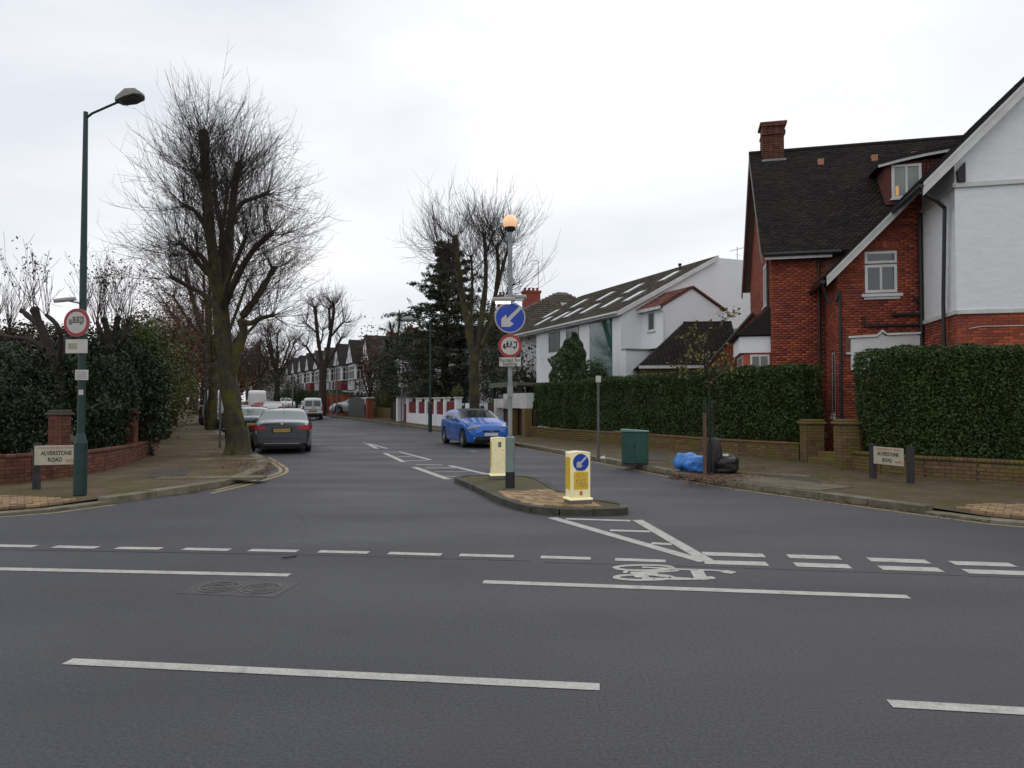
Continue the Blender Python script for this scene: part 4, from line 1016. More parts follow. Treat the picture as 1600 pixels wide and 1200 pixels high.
# ================================================================ houses: shared parts
def bar(mb, O, X, N, a0, a1, z0, z1, d0, d1):
    O, X, N = Vector(O), Vector(X), Vector(N)
    c = O + X * ((a0 + a1) / 2) + N * ((d0 + d1) / 2) + Vector((0, 0, (z0 + z1) / 2))
    return mb.obox(c, X * abs(a1 - a0) / 2, N * abs(d1 - d0) / 2, (0, 0, abs(z1 - z0) / 2))
def window(parent, O, X, N, a0, a1, z0, z1, cols=2, trans=(), m=wpaint, fw=.06, back=-.06, front=.02, gm=glass, name='window', sill=True, cur=False):
    """frame with mullions; the glass is its child"""
    X, N = Vector(X).normalized(), Vector(N).normalized(); mb = MB()
    bar(mb, O, X, N, a0, a0 + fw, z0, z1, back, front); bar(mb, O, X, N, a1 - fw, a1, z0, z1, back, front)
    bar(mb, O, X, N, a0 + fw, a1 - fw, z0, z0 + fw, back, front); bar(mb, O, X, N, a0 + fw, a1 - fw, z1 - fw, z1, back, front)
    w = (a1 - a0) / cols
    for i in range(1, cols): bar(mb, O, X, N, a0 + i * w - fw * .4, a0 + i * w + fw * .4, z0 + fw, z1 - fw, back, front - .004)
    for k in trans:
        z = z0 + (z1 - z0) * k
        for i in range(cols): bar(mb, O, X, N, a0 + i * w + fw * .42, a0 + (i + 1) * w - fw * .42, z - fw * .4, z + fw * .4, back, front - .008)
    if sill: bar(mb, O, X, N, a0 - .05, a1 + .05, z0 - .05, z0 - .002, back, front + .05)
    f = mb.build(name, m, parent)
    g = MB(); bar(g, O, X, N, a0 + .01, a1 - .01, z0 + .01, z1 - .01, back - .004 + .02, back + .03); g.build('pane', gm, f)
    return f

# ================================================================ red brick house on the corner
RH = thing('red_brick_house', 'red brick and white roughcast house with dark tiled roof behind the hedges', 'house', (8.22, 22.5, 0), R(-13.5))
Xh, Yh = (1, 0, 0), (0, 1, 0)
slope = lambda x: 5.40 + 1.02 * (x - 1.4)
EV, RG, RZ = 6.7, 3.5, 10.75
mb = MB()
mb.box(.02, 12, .02, 7, 0, EV); mb.prism_v([(.02, .02, EV), (.02, 7, EV), (.02, RG, RZ - .12)], (11.9, 0, 0))
mb.prism_xz([(1.62, 0), (3.9, 0), (3.9, slope(3.9) - .16), (1.62, slope(1.62) - .16)], -1.68, .5)
mb.box(3.87, 11, -4.18, .5, 0, 3.93)
mb.build('wall', mortar, RH)
# red brickwork
wx0, wx1, wz0, wz1 = 2.36, 3.2, 4.82, 6.0
P_ = lambda *a: list(a)
holesC = [(wx0 - 1.6, wx1 - 1.6, wz0, wz1 + .06), (.22, 2.25, 2.9, 3.62)]
walls = [((0, .02, 0), Xh, (0, -1, 0), lay_bricks([(0, 0), (1.62, 0), (1.62, EV), (0, EV)], z0=0)),
         ((1.62, 0, 0), (0, -1, 0), (-1, 0, 0), lay_bricks([(0, 0), (1.7, 0), (1.7, 5.42), (0, 5.42)], [(.95, 1.35, 1.3, 3.2)])),
         ((1.6, -1.68, 0), Xh, (0, -1, 0), lay_bricks([(0, 0), (2.26, 0), (2.26, slope(3.86) - .2), (0, slope(1.6) - .2)], holesC)),
         ((3.87, -1.7, 0), (0, -1, 0), (-1, 0, 0), lay_bricks([(0, 1.8), (2.5, 1.8), (2.5, 3.9), (0, 3.9)])),
         ((3.85, -4.18, 0), Xh, (0, -1, 0), lay_bricks([(0, 1.8), (4.2, 1.8), (4.2, 3.9), (0, 3.9)])),
         ((.02, 7, 0), (0, -1, 0), (-1, 0, 0), lay_bricks([(0, 2.4), (7, 2.4), (7, EV), (3.5, RZ - .3), (0, EV)]))]
# what stands above the hedge comes first, so that the singly built bricks are ones in view
CAMH = Vector((0, 0, 1.7))
put_bricks(RH, walls, brick, 300, near=(8.9, 12.0, 5.5))
# white projecting bay block
mb = MB(); mb.prism_xz([(3.85, 3.93), (11.0, 3.93), (11, slope(7.4) - 3.0), (7.4, slope(7.4) - .2), (3.85, slope(3.85) - .2)], -4.2, 1.5); mb.build('roughcast_wall', render_w, RH)
mb = MB(); mb.box(3.80, 11, -4.27, -4.2, 7.0, 7.12).box(3.79, 3.85, -4.27, -1.7, 7.0, 7.1).box(3.81, 11, -4.25, -4.2, 3.86, 3.97).box(3.80, 3.85, -4.25, -1.7, 3.86, 3.97); mb.build('string_course', wdull, RH, bevel=.01)
# roofs
U1 = Vector((0, RG + .35, (RZ - EV) * (RG + .35) / RG)).normalized(); L1 = math.hypot(RG + .35, (RZ - EV) * (RG + .35) / RG)
zE = EV - (RZ - EV) * .35 / RG
mb = MB(); mb.prism_v([(-.28, -.35, zE), (9, -.35, zE), (9, RG, RZ), (-.28, RG, RZ)], (0, 0, .06)).prism_v([(-.28, 7.35, zE), (-.28, RG, RZ + .001), (9, RG, RZ + .001), (9, 7.35, zE)], (0, 0, .06)); mb.build('roof', tile, RH)
dx0, dx1 = 3.62, 7.0
lim = lambda s: min(8.2, (zE + s * U1.z - 5.40) / 1.02 + 1.4 + .05)
tile_slope('roof_tiles', (-.32, -.36, zE + .055), (1, 0, 0), U1, 9, L1, tile, RH, x1f=lambda s: lim(s) + .32, holes=[(dx0 + .35, dx1 + .35, 2.2, 4.3)])
MB().tube([(-.32, RG, RZ + .09), (9.0, RG, RZ + .09)], .085, 8).build('ridge_tiles', tile, RH)
# verge boards of the left gable
mb = MB(); q = .30
for s in (1, -1):
    yA, yB = (-.38, RG) if s == 1 else (7.38, RG)
    mb.prism_v([(-.32, yA, zE - .26), (-.32, yB, RZ - .26), (-.32, yB, RZ + .03), (-.32, yA, zE + .05)], (.05, 0, 0))
mb.build('barge_board', mat('brown_board', (.21, .165, .14), (.16, .13, .11), 4, rough=.7), RH)
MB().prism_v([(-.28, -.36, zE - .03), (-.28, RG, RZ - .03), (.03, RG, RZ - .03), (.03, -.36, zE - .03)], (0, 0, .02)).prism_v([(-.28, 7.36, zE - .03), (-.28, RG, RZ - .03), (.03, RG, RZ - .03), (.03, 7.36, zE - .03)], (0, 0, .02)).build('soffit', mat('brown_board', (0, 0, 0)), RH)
# eaves fascia + gutter of the main roof
mb = MB().box(-.2, 1.75, -.37, -.33, zE - .14, zE + .03); mb.build('fascia', wdull, RH)
mb = MB().tube([(-.25, -.43, zE), (2.0, -.43, zE)], .06, 8); mb.build('gutter', black, RH)
# wing roof slope (catslide) with its tiles
SV = Vector((1, 0, 1.02)).normalized()
mb = MB()
mb.prism_v([(1.25, -1.98, slope(1.25) - .02), (7.4, -1.98, slope(7.4) - .02), (7.4, 3.4, slope(7.4) - .02), (1.25, 1.2, slope(1.25) - .02)], (0, 0, .07))
mb.prism_v([(3.1, -4.48, slope(3.1) - .02), (7.4, -4.48, slope(7.4) - .02), (7.4, -1.981, slope(7.4) - .02), (3.1, -1.981, slope(3.1) - .02)], (0, 0, .07))
mb.prism_v([(7.4, -4.48, slope(7.4) - .025), (11.6, -4.48, slope(3.2)), (11.6, 3, slope(3.2)), (7.4, 3, slope(7.4) - .025)], (0, 0, .07))
mb.build('wing_roof', tile, RH)
tile_slope('roof_tiles', (1.22, 3.4, slope(1.22) + .04), (0, -1, 0), SV, 5.4, 8.6, tile, RH)
tile_slope('roof_tiles', (3.08, -1.98, slope(3.08) + .045), (0, -1, 0), SV, 2.52, 6.1, tile, RH)
# white barge boards, two lengths
def barge(x0, x1, y, w=.26, t_=.06, m=wdull, dz=0.0):
    mb = MB(); mb.prism_xz([(x0, slope(x0) - w + dz), (x1, slope(x1) - w + dz), (x1, slope(x1) + dz), (x0, slope(x0) + dz)], y, y + t_)
    mb.prism_xz([(x0, slope(x0) - .07 + dz), (x1, slope(x1) - .07 + dz), (x1, slope(x1) + .02 + dz), (x0, slope(x0) + .02 + dz)], y - .03, y - .0005)
    mb.build('barge_board', m, RH)
barge(1.28, 3.84, -2.05); barge(3.05, 7.4, -4.55, .30); 
mb = MB(); mb.prism_xz([(1.45, slope(1.45) - .24), (3.84, slope(3.84) - .24), (3.84, slope(3.84) - .20), (1.45, slope(1.45) - .20)], -1.98, -1.72)
mb.prism_xz([(3.1, slope(3.1) - .26), (7.4, slope(7.4) - .26), (7.4, slope(7.4) - .22), (3.1, slope(3.1) - .22)], -4.48, -4.21); mb.build('soffit', wdull, RH)
MB().prism_xz([(3.9, 7.12), (4.06, 7.12), (4.06, 7.62), (3.88, 7.4)], -4.32, -4.21).build('bracket', timber, RH)
mb = MB().tube([(1.18, -2.05, slope(1.2) - .06), (1.18, .2, slope(1.2) - .06)], .065, 8).tube([(1.18, -1.9, slope(1.2) - .1), (1.3, -1.75, slope(1.2) - .45), (1.42, -1.76, slope(1.2) - .7)], .04, 8).tube([(3.02, -4.55, slope(3.05) - .06), (3.02, -1.9, slope(3.05) - .06)], .06, 8); mb.build('gutter', black, RH)
# down pipes
for pts, r in (([(1.42, -.06, zE), (1.42, -.06, 5.3), (1.42, -.06, 0)], .045), ([(1.55, -1.78, slope(1.2) - .6), (1.68, -1.74, 4.9), (1.68, -1.74, 0.1)], .045),
               ([(3.05, -4.35, slope(3.0) - .12), (3.45, -4.2, slope(3) - .32), (3.72, -3.9, 6.6), (3.72, -3.7, 4.2), (3.74, -3.7, 0)], .048), ([(3.78, -1.78, 7.0), (3.78, -1.78, 0)], .055),
               ([(2.3, -1.76, 4.15), (2.3, -1.76, 3.86), (3.75, -1.76, 3.86)], .036), ([(3.05, -1.78, 4.16), (3.75, -1.78, 4.16)], .055), ([(3.6, -1.78, 4.62), (3.75, -1.78, 4.5)], .05), ([(-.06, .35, zE), (-.06, .35, 3.9)], .04)):
    MB().tube(pts, r, 8).build('down_pipe', black, RH, smooth=True)
# upstairs window of the wing, arched head
O = (0, -1.68, 0)
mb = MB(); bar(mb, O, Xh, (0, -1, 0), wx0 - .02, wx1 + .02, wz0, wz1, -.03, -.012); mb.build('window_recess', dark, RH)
window(RH, O, Xh, (0, -1, 0), wx0, wx1, wz0, wz0 + .80, 2, (), fw=.075, back=-.02, front=.015, gm=glass, m=wpaint, sill=False)
window(RH, O, Xh, (0, -1, 0), wx0, wx1, wz0 + .84, wz1, 1, (), fw=.07, back=-.02, front=.015, gm=glass, m=wpaint, sill=False)
mb = MB(); bar(mb, O, Xh, (0, -1, 0), wx0 - .10, wx1 + .12, wz0 - .13, wz0 - .04, -.01, .13); bar(mb, O, Xh, (0, -1, 0), wx0 - .04, wx1 + .06, wz0 - .20, wz0 - .131, -.01, .08); mb.build('window_sill', wpaint, RH, bevel=.01)
n = 9; arch = [(wx0 - .06 + (wx1 - wx0 + .12) * i / n, wz1 + .03 + .07 * math.sin(math.pi * i / n)) for i in range(n + 1)]
for i in range(n): 
    (xa, za), (xb, zb2) = arch[i], arch[i + 1]; MB().prism_xz([(xa + .006, za), (xb - .006, zb2), (xb - .004, zb2 + .2), (xa + .004, za + .2)], -1.712, -1.68).build('arch_brick', brick, RH)
# narrow hall window in the side of the wing
window(RH, (1.62, 0, 0), (0, -1, 0), (-1, 0, 0), .97, 1.33, 1.35, 3.15, 1, (.5,), fw=.05, back=-.01, front=.02)
mb = MB(); bar(mb, (1.62, 0, 0), (0, -1, 0), (-1, 0, 0), .9, 1.4, 1.2, 1.27, -.01, .09); mb.build('window_sill', wpaint, RH)
# white door hood
mb = MB(); mb.prism_xz([(1.95, 2.6), (3.74, 2.6), (3.74, 3.56), (3.62, 3.60), (2.86, 3.56), (2.76, 3.66), (2.66, 3.54), (1.95, 3.50)], -1.80, -1.66); mb.build('door_hood', wpaint, RH, bevel=.01)
mb = MB(); mb.prism_xz([(1.88, 3.52), (2.62, 3.55), (2.76, 3.68), (2.9, 3.58), (3.74, 3.60), (3.74, 3.66), (2.88, 3.64), (2.76, 3.75), (2.62, 3.61), (1.88, 3.58)], -1.86, -1.801).box(1.82, 1.95, -1.84, -1.66, 3.06, 3.11); mb.build('hood_moulding', wpaint, RH)
# chimney
mb = MB(); mb.box(.14, .86, RG - .35, RG + .35, RZ - .55, RZ + .62).box(.09, .91, RG - .4, RG + .4, RZ + .62, RZ + .70).box(.12, .88, RG - .37, RG + .37, RZ + .70, RZ + .98).box(.04, .96, RG - .45, RG + .45, RZ + .98, RZ + 1.06)
ch = mb.build('chimney', mortar, RH)
Cn = []; AX = []
for z_, e in [(RZ - .2 + .075 * k, (0 if .075 * k < .82 else .05 if .075 * k < .9 else .03 if .075 * k < 1.12 else .08)) for k in range(0, 17)]:
    for i in range(4):
        w = (.72 + 2 * e) / 4; Cn.append((.14 - e + (i + .5) * w, RG - .35 - e - .006, z_)); AX.append(((w - .012) / 2, 0, 0))
boxes_mesh('chimney_brickwork', Cn, AX, (0, .02, 0), (0, 0, .032), redold, RH)
Cn = [(.14 - .006, RG - .3 + .2 * i, RZ - .2 + .075 * k) for i in range(4) for k in range(11)]
boxes_mesh('chimney_brickwork', Cn, (.02, 0, 0), (0, .092, 0), (0, 0, .032), redold, RH)
MB().box(.08, .92, RG - .42, RG - .36, RZ - .5, RZ - .3).build('lead_flashing', lead, RH)
# vent tiles
terr = mat('terracotta', (.42, .20, .12), (.36, .16, .10), 9, rough=.8)
for xx in (2.02, 3.75, 5.0, 5.85):
    y_ = RG - .62; MB().box(xx - .10, xx + .10, y_ - .12, y_ + .1, RZ - .74, RZ - .52).build('roof_vent', terr, RH, bevel=.01)
# dormer
dz0, dz1 = 8.15, 9.35; dyf = .95
mb = MB(); mb.prism_v([(dx0, dyf, dz0 - .15), (dx0, dyf, dz1), (dx0, 3.2, dz1 + .25), (dx0, 3.2, dz0 - .15)], (dx1 - dx0, 0, 0)); dm = mb.build('dormer', tilew, RH)
Cn = []; 
for k in range(12):
    for i in range(20):
        xx = dx0 + 1.12 + i * .12
        if xx < dx1 - .05: Cn.append((xx, dyf - .012, dz0 - .05 + k * .11))
boxes_mesh('hung_tiles', Cn, (.056, 0, 0), (0, .012, 0), (0, -.004, .056), tilew, dm, None)
window(dm, (0, dyf, 0), Xh, (0, -1, 0), dx0 + .16, dx0 + 1.02, dz0 + .02, dz1 - .1, 2, (), fw=.08, back=-.01, front=.05, m=wpaint, gm=mat('lit_dull_pane', (.16, .20, .19), (.22, .24, .20), 2.5, rough=.12, spec=.8))
MB().box(dx0 + .27, dx0 + .36, dyf - .04, dyf - .02, dz0 + .12, dz0 + .42).build('amber_lamp', mat('lamp_through_window', (.6, .35, .12), rough=.4, emit=((1, .6, .2), .25)), dm)
n = 8; top = [(dx0 - .25 + (3.5 + .3) * i / n, dz1 - .1 + .42 * (1 - (1 - i / n) ** 2.2)) for i in range(n + 1)]
mb = MB(); mb.prism_xz(top + [(x, z + .10) for x, z in top[::-1]], dyf - .22, 4.2); mb.build('dormer_roof', tile, dm)
mb = MB(); mb.prism_xz([(x, z - .09) for x, z in top] + [(x, z) for x, z in top[::-1]], dyf - .2, dyf - .14); mb.build('dormer_fascia', wdull, dm)
# ground-floor bay on the road side with its small tiled roof
mb = MB().box(-.82, .02, .25, 2.9, 0, 3.75); mb.build('bay_wall', brick, RH)
mb = MB().box(-.95, .0, .18, 3.0, 3.28, 3.80); mb.build('bay_fascia', white, RH)
mb = MB(); mb.add([(-1.08, .08, 3.82), (0.02, .08, 3.82), (.02, 3.1, 3.82), (-1.08, 3.1, 3.82), (-.02, .3, 4.75), (-.02, 2.9, 4.75), (.02, .1, 4.75), (.02, 3.0, 4.75)], [(0, 1, 6, 4), (0, 4, 5, 3), (3, 5, 7, 2), (0, 3, 2, 1)]); mb.build('bay_roof', tile, RH)
Uf = Vector((.55, .12, .93)).normalized()
tile_slope('bay_roof_tiles', (-1.09, .10, 3.84), (1, 0, 0), Vector((.0, .22, .93)), 1.08, .98, tile, RH, tw=.16, gauge=.09, x0f=lambda s: s * 1.09)
window(RH, (0, .25, 0), Xh, (0, -1, 0), -.62, -.03, 2.0, 3.22, 2, (.62,), fw=.06, back=-.01, front=.03); window(RH, (-.82, 0, 0), (0, 1, 0), (-1, 0, 0), .45, 2.7, 2.0, 3.22, 4, (.62,), fw=.06, back=-.01, front=.03)
# narrow tall window on the gable side
window(RH, (.02, 0, 0), (0, 1, 0), (-1, 0, 0), 1.0, 1.9, 4.9, 6.3, 2, (), fw=.07, back=-.01, front=.05)
MB().box(8.4, 8.44, -4.28, -4.2, 5.2, 5.24).box(5.45, 5.75, -4.225, -4.2, 6.35, 6.55).build('air_brick', wdull, RH)
MB().tube([(4.1, -4.24, 3.5), (4.4, -4.24, 3.55), (9, -4.24, 3.5)], .01, 5).build('cable', wdull, RH)

# garage in the back garden, with the sloping brick wall beside it
gx, gy = P(998, 572, 29).x, 29.0
GR = thing('garage', 'dark hipped tiled garage roof above the long hedge beside a sloping brick wall', 'garage', (gx, gy, KH), R(-6))
e_, r__ = zat(572, 29) - KH, zat(506, 30.8) - KH
MB().box(.25, 4.0, .2, 4.2, 0, e_).build('wall', oldbrick, GR)
mb = MB(); mb.add([(0, 0, e_), (4.1, 0, e_), (4.1, 4.4, e_), (0, 4.4, e_), (2.05, 2.0, r__), (4.1, 2.0, r__), (2.05, 2.4, r__), (4.1, 2.4, r__)], [(0, 1, 5, 4), (0, 4, 6, 3), (3, 6, 7, 2), (4, 5, 7, 6), (1, 2, 7, 5), (0, 3, 2, 1)]); mb.build('roof', tile, GR)
Ug = Vector((0, 2.0, r__ - e_)).normalized(); Lg = math.hypot(2, r__ - e_)
tile_slope('roof_tiles', (0, -.02, e_ + .02), (1, 0, 0), Ug, 4.1, Lg, tile, GR, x0f=lambda s: s / Lg * 2.05, tw=.17, gauge=.10)
MB().box(.0, 4.1, -.05, -.02, e_ - .1, e_ + .02).build('fascia', wdull, GR)
MB().tube([(2.05, 2.0, r__ + .03), (4.1, 2.0, r__ + .03)], .07, 6).build('ridge_tiles', tile, GR)
mb = MB(); yy = -2.2; s1 = lambda u, v, Y: (P(u, v, Y).x, P(u, v, Y).z)
sw = thing('brick_wall', 'tall red brick wall with a sloping top between the garage and the house', 'garden wall', (gx, 26.5, KH)); a, b, c_ = P(1105, 575, 26.5), P(1190, 486, 25.6), P(1200, 486, 25.6)
poly = [(a.x - gx, 0), (b.x - gx + .4, 0), (b.x - gx + .4, b.z - KH), (b.x - gx, b.z - KH), (a.x - gx, a.z - KH)]
MB().prism_xz(poly, 0, .22).build('mortar_core', mortar, sw); put_bricks(sw, [((0, 0, 0), Xh, (0, -1, 0), lay_bricks([(x, z - .04) if z > 0 else (x, z) for x, z in poly], z0=1.6))], brick, 150, near=(8, 20, 4))
MB().prism_xz([(poly[4][0] - .05, poly[4][1] - .02), (poly[3][0], poly[3][1] - .02), (poly[3][0], poly[3][1] + .07), (poly[4][0] - .05, poly[4][1] + .07)], -.06, .28).build('coping', tile, sw)

# ================================================================ white house
WH = thing('white_house', 'modern white rendered house with tall green glass strip and skylights', 'house', (5.1, 33, 0), R(22.15))
we, wrx, wrz = 5.9, 5.4, 8.8; ty = 13.5
mb = MB().box(0, 10.8, 0, 9.7, 0, we).box(.8, 10.8, 9.7, ty, 0, we); mb.prism_xz([(.0, we), (10.8, we), (wrx, wrz - .06)], 0, 9.7)
mb.box(wrx, 10.0, .02, 4.9, we, wrz + .05); mb.build('wall', white, WH)
th = math.atan2(wrz - we, wrx); Uw = Vector((math.cos(th), 0, math.sin(th))); Lw = math.hypot(wrx + .25, (wrz - we) * (wrx + .25) / wrx)
z_e = we - .25 * math.tan(th) + .03
mb = MB(); mb.prism_v([(-.25, -.12, z_e), (wrx, -.12, wrz + .03), (wrx, ty + .6, wrz + .03), (-.25, ty + .6, z_e)], (0, 0, .10)).prism_v([(wrx, 5, wrz + .03), (11, 5, we), (11, ty, we), (wrx, ty, wrz + .03)], (0, 0, .10)); mb.build('roof', tileb, WH)
tile_slope('roof_tiles', (-.26, -.14, z_e + .10), (0, 1, 0), Uw, ty + .7, Lw, tileb, WH, tw=.30, gauge=.30, th=.03)
mb = MB(); mb.prism_v([(-.3, -.22, z_e - .12), (wrx, -.22, wrz - .1), (wrx, -.22, wrz + .12), (-.3, -.22, z_e + .10)], (0, .10, 0)); mb.build('verge_board', wpaint, WH)
MB().box(-.33, -.26, -.2, ty + .5, z_e - .10, z_e + .10).build('fascia', wpaint, WH); MB().tube([(-.40, -.2, z_e + .02), (-.40, ty + .5, z_e + .02)], .06, 8).build('gutter', wpaint, WH)
skym = mat('skylight_glass', (.20, .22, .24), rough=.08, spec=.9)
def skyl(y0, s0, w=.62, l=1.25):
    c = Vector((-.26, y0, z_e + .10)) + Uw * s0; Nn = Vector((-Uw.z, 0, Uw.x)); f = MB().obox(c + Uw * l / 2 + Nn * .06, Uw * l / 2, (0, w / 2, 0), Nn * .05).build('skylight_frame', lead, WH)
    MB().obox(c + Uw * l / 2 + Nn * .112, Uw * (l / 2 - .06), (0, w / 2 - .05, 0), Nn * .004).build('skylight_pane', skym, f)
for y0, s0 in ((1.0, 1.2), (2.9, 1.0), (5.0, .9), (7.0, .9), (8.4, .8), (10.6, .7), (1.1, 3.6), (3.6, 3.0), (6.6, 3.0), (9.8, 3.0), (12.3, 2.2)): skyl(y0, s0)
MB().tube([(3.9, .9, 8.0), (3.9, .9, 8.55)], .05, 8).cyl((3.9, .9, 8.5), (3.9, .9, 8.6), .09, k=8).build('roof_vent', black, WH)
Of, Xf, Nf = (0, 0, 0), (0, 1, 0), (-1, 0, 0)
gs = thing if False else None
window(WH, Of, Xf, Nf, .86, 3.09, .3, 5.66, 3, (.30,), m=mat('green_frame', (.07, .16, .14), rough=.4), fw=.04, back=-.01, front=.02, gm=glassg, sill=False, name='glass_screen')
window(WH, Of, Xf, Nf, 4.27, 5.76, .3, 5.66, 2, (.35,), m=mat('dull_frame', (.16, .17, .16), rough=.5), fw=.05, back=-.01, front=.02, gm=glass, sill=False, name='glass_screen')
window(WH, Of, Xf, Nf, 6.53, 7.95, 4.50, 5.60, 2, (), m=mat('grey_frame', (.10, .10, .10), rough=.5), fw=.06, back=-.01, front=.03, gm=mat('dull_glass', (.10, .11, .11), rough=.15), sill=False)
window(WH, Of, Xf, Nf, 6.9, 8.6, .6, 2.3, 2, (.6,), m=wpaint, back=-.01, front=.03)
MB().box(-2.1, 0, 7.6, 12.0, 2.62, 2.78).box(-2.15, -2.1, 7.6, 12.0, 2.55, 2.84).build('porch_roof', mat('green_felt', (.10, .14, .11), (.13, .12, .08), 3, rough=.7), WH)
MB().box(-2.0, -1.85, 7.7, 7.85, 0, 2.62).box(-2.0, -1.85, 11.6, 11.75, 0, 2.62).build('porch_post', timber, WH)
MB().box(-.06, 0, -.01, .28, .2, 5.7).build('corner_trim', white, WH)
# gabled extension on the garden side
ex0, ex1, eb = 1.08, 4.35, 1.75; ee, ea = 6.08, 6.98; xm = 2.68
mb = MB(); mb.prism_xz([(ex0, 4.15), (ex1, 4.15), (ex1, ee - .1), (xm, ea - .1), (ex0, ee - .1)], -eb, 0); mb.box(-.0, ex0 + 2.8, -.35, -.001, 0, 4.1); mb.build('extension_wall', white, WH)
mb = MB(); mb.prism_v([(ex0 - .2, -eb - .1, ee - .15), (xm, -eb - .1, ea - .05), (xm, 0.3, ea - .05), (ex0 - .2, .3, ee - .15)], (0, 0, .08)).prism_v([(xm, -eb - .1, ea - .05), (ex1 + .2, -eb - .1, ee - .15), (ex1 + .2, .3, ee - .15), (xm, .3, ea - .05)], (0, 0, .08)); mb.build('extension_roof', tiler, WH)
Ue = Vector((xm - ex0 + .2, 0, ea - ee + .1)); tile_slope('extension_roof_tiles', (ex0 - .22, -eb - .12, ee - .06), (0, 1, 0), Ue, eb + .6, Ue.length, tiler, WH, tw=.28, gauge=.28, th=.03)
mb = MB(); mb.box(ex0 - .26, ex0 - .18, -eb - .1, 0, ee - .22, ee - .06); mb.tube([(ex0 - .1, -eb - .03, ee - .2), (ex0 + .02, -eb - .05, ee - .4), (ex0 + .04, -eb - .05, 4.1)], .035, 6); mb.build('gutter', wpaint, WH)
window(WH, (ex0, 0, 0), (0, -1, 0), (-1, 0, 0), .55, 1.15, 4.95, 5.85, 1, (), m=wpaint, fw=.08, back=-.01, front=.03)
MB().box(-.02, ex0 + 2.9, -.42, -.001, 4.1, 4.16).build('ledge', lead, WH)
window(WH, (0, 0, 0), Xh, (0, -1, 0), 6.0, 7.5, 4.6, 5.4, 1, (), m=wpaint, fw=.05, back=-.01, front=.03, gm=glassg)
# aerial
A = P(1152, 405, 37); ar = thing('tv_aerial', 'thin roof aerial above the white house parapet', 'aerial', (A.x, A.y, A.z - .3))
MB().tube([(0, 0, 0), (0, 0, .95)], .018, 5).tube([(-.38, 0, .72), (.36, .1, .92)], .012, 5).tube([(.2, 0, .5), (-.1, 0, .55)], .01, 4).build('mast', greyp, ar)
mb = MB()
for i in range(7): mb.tube([(-.34 + i * .11, -.16, .73 + i * .03), (-.34 + i * .11, .16, .73 + i * .03)], .008, 4)
mb.build('elements', greyp, ar)

# ================================================================ brown-roofed house beyond
bx0 = P(882, 455, 58)
BH = thing('brown_roofed_house', 'house with broad brown hipped roof and one skylight behind the white house', 'house', (bx0.x, 58, .2), R(16))
a_ = bx0.z - .2
MB().box(-8.5, 6, -4, 6, 0, 6.1).build('wall', white, BH)
mb = MB(); mb.add([(-9.4, -4.4, 6.1), (6.4, -4.4, 6.1), (6.4, 6.4, 6.1), (-9.4, 6.4, 6.1), (-.4, .6, a_), (.4, .6, a_)], [(0, 1, 5, 4), (0, 4, 3), (1, 2, 5), (2, 3, 4, 5), (0, 3, 2, 1)]); mb.build('roof', tileb, BH)
Ub = Vector((0, 5.0, a_ - 6.1)); tile_slope('roof_tiles', (-9.4, -4.42, 6.12), (1, 0, 0), Ub, 15.8, Ub.length, tileb, BH, tw=.3, gauge=.28, th=.014, x0f=lambda s: 9.0 * s / Ub.length, x1f=lambda s: 15.8 - 6.0 * s / Ub.length)
Un = Ub.normalized(); c = Vector((-.2, -4.4, 6.14)) + Un * 4.3
f = MB().obox(c, (.45, 0, 0), Un * .65, (0, -.06, .08)).build('skylight_frame', lead, BH); MB().obox(c + Vector((0, -.05, .06)), (.38, 0, 0), Un * .57, (0, -.02, .03)).build('skylight_pane', skym, f)
window(BH, (0, -4, 0), Xh, (0, -1, 0), -4, -2.2, 3.6, 5, 3, (.7,)); window(BH, (0, -4, 0), Xh, (0, -1, 0), -4, -2.2, .9, 2.5, 3, (.7,))
pot = mat('chimney_pot', (.20, .07, .045), rough=.8)
def chimney_thing(u0, u1, vt, vb, Y, label, parent=None, pots=4):
    a, b = P(u0, vt, Y), P(u1, vb, Y); t = thing('chimney_stack', label, 'chimney', ((a.x + b.x) / 2, Y, b.z - 2.5), R(10)); w = (b.x - a.x) / 2; h = a.z - b.z + 2.5
    MB().box(-w, w, -.45, .45, 0, h - .2).box(-w - .08, w + .08, -.53, .53, h - .2, h).build('stack', brick, t)
    for i in range(pots):
        x = -w + (i + .5) * 2 * w / pots; MB().lathe([(.13, h), (.10, h + .22), (.14, h + .24), (.13, h + .28)], (x, 0, 0), 8).build('pot', pot, t)
    return t
chimney_thing(817, 843, 455, 482, 61, 'red brick chimney stack with four pots beside the beacon post')
chimney_thing(779, 795, 462, 480, 60, 'small brick chimney seen through the bare branches left of the beacon post', pots=3)
p = P(841, 455, 61); t = thing('tv_aerial', 'tall thin aerial mast beside the brick chimney', 'aerial', (p.x, 61, p.z)); MB().tube([(0, 0, 0), (.02, 0, 2.6), (-.5, 0, 2.65)], .025, 5).build('mast', greyp, t)
# dwelling glimpsed behind the cedar
HC = thing('house_behind_cedar', 'pale house glimpsed under the cedar behind the pillared wall', 'house', (xat(735, 62), 62, .2), R(18))
MB().box(-6, 6, 0, 8, 0, 5.6).build('wall', white, HC); MB().add([(-6.4, -.4, 5.6), (6.4, -.4, 5.6), (6.4, 8.4, 5.6), (-6.4, 8.4, 5.6), (-2, 4, 8.6), (2, 4, 8.6)], [(0, 1, 5, 4), (1, 2, 5), (2, 3, 4, 5), (3, 0, 4)]).build('roof', tileb, HC)
for i in range(4): window(HC, (0, 0, 0), Xh, (0, -1, 0), -5 + i * 2.6, -3.4 + i * 2.6, .9, 2.4, 3, (.7,)); window(HC, (0, 0, 0), Xh, (0, -1, 0), -5 + i * 2.6, -3.4 + i * 2.6, 3.4, 4.8, 3, (.7,))

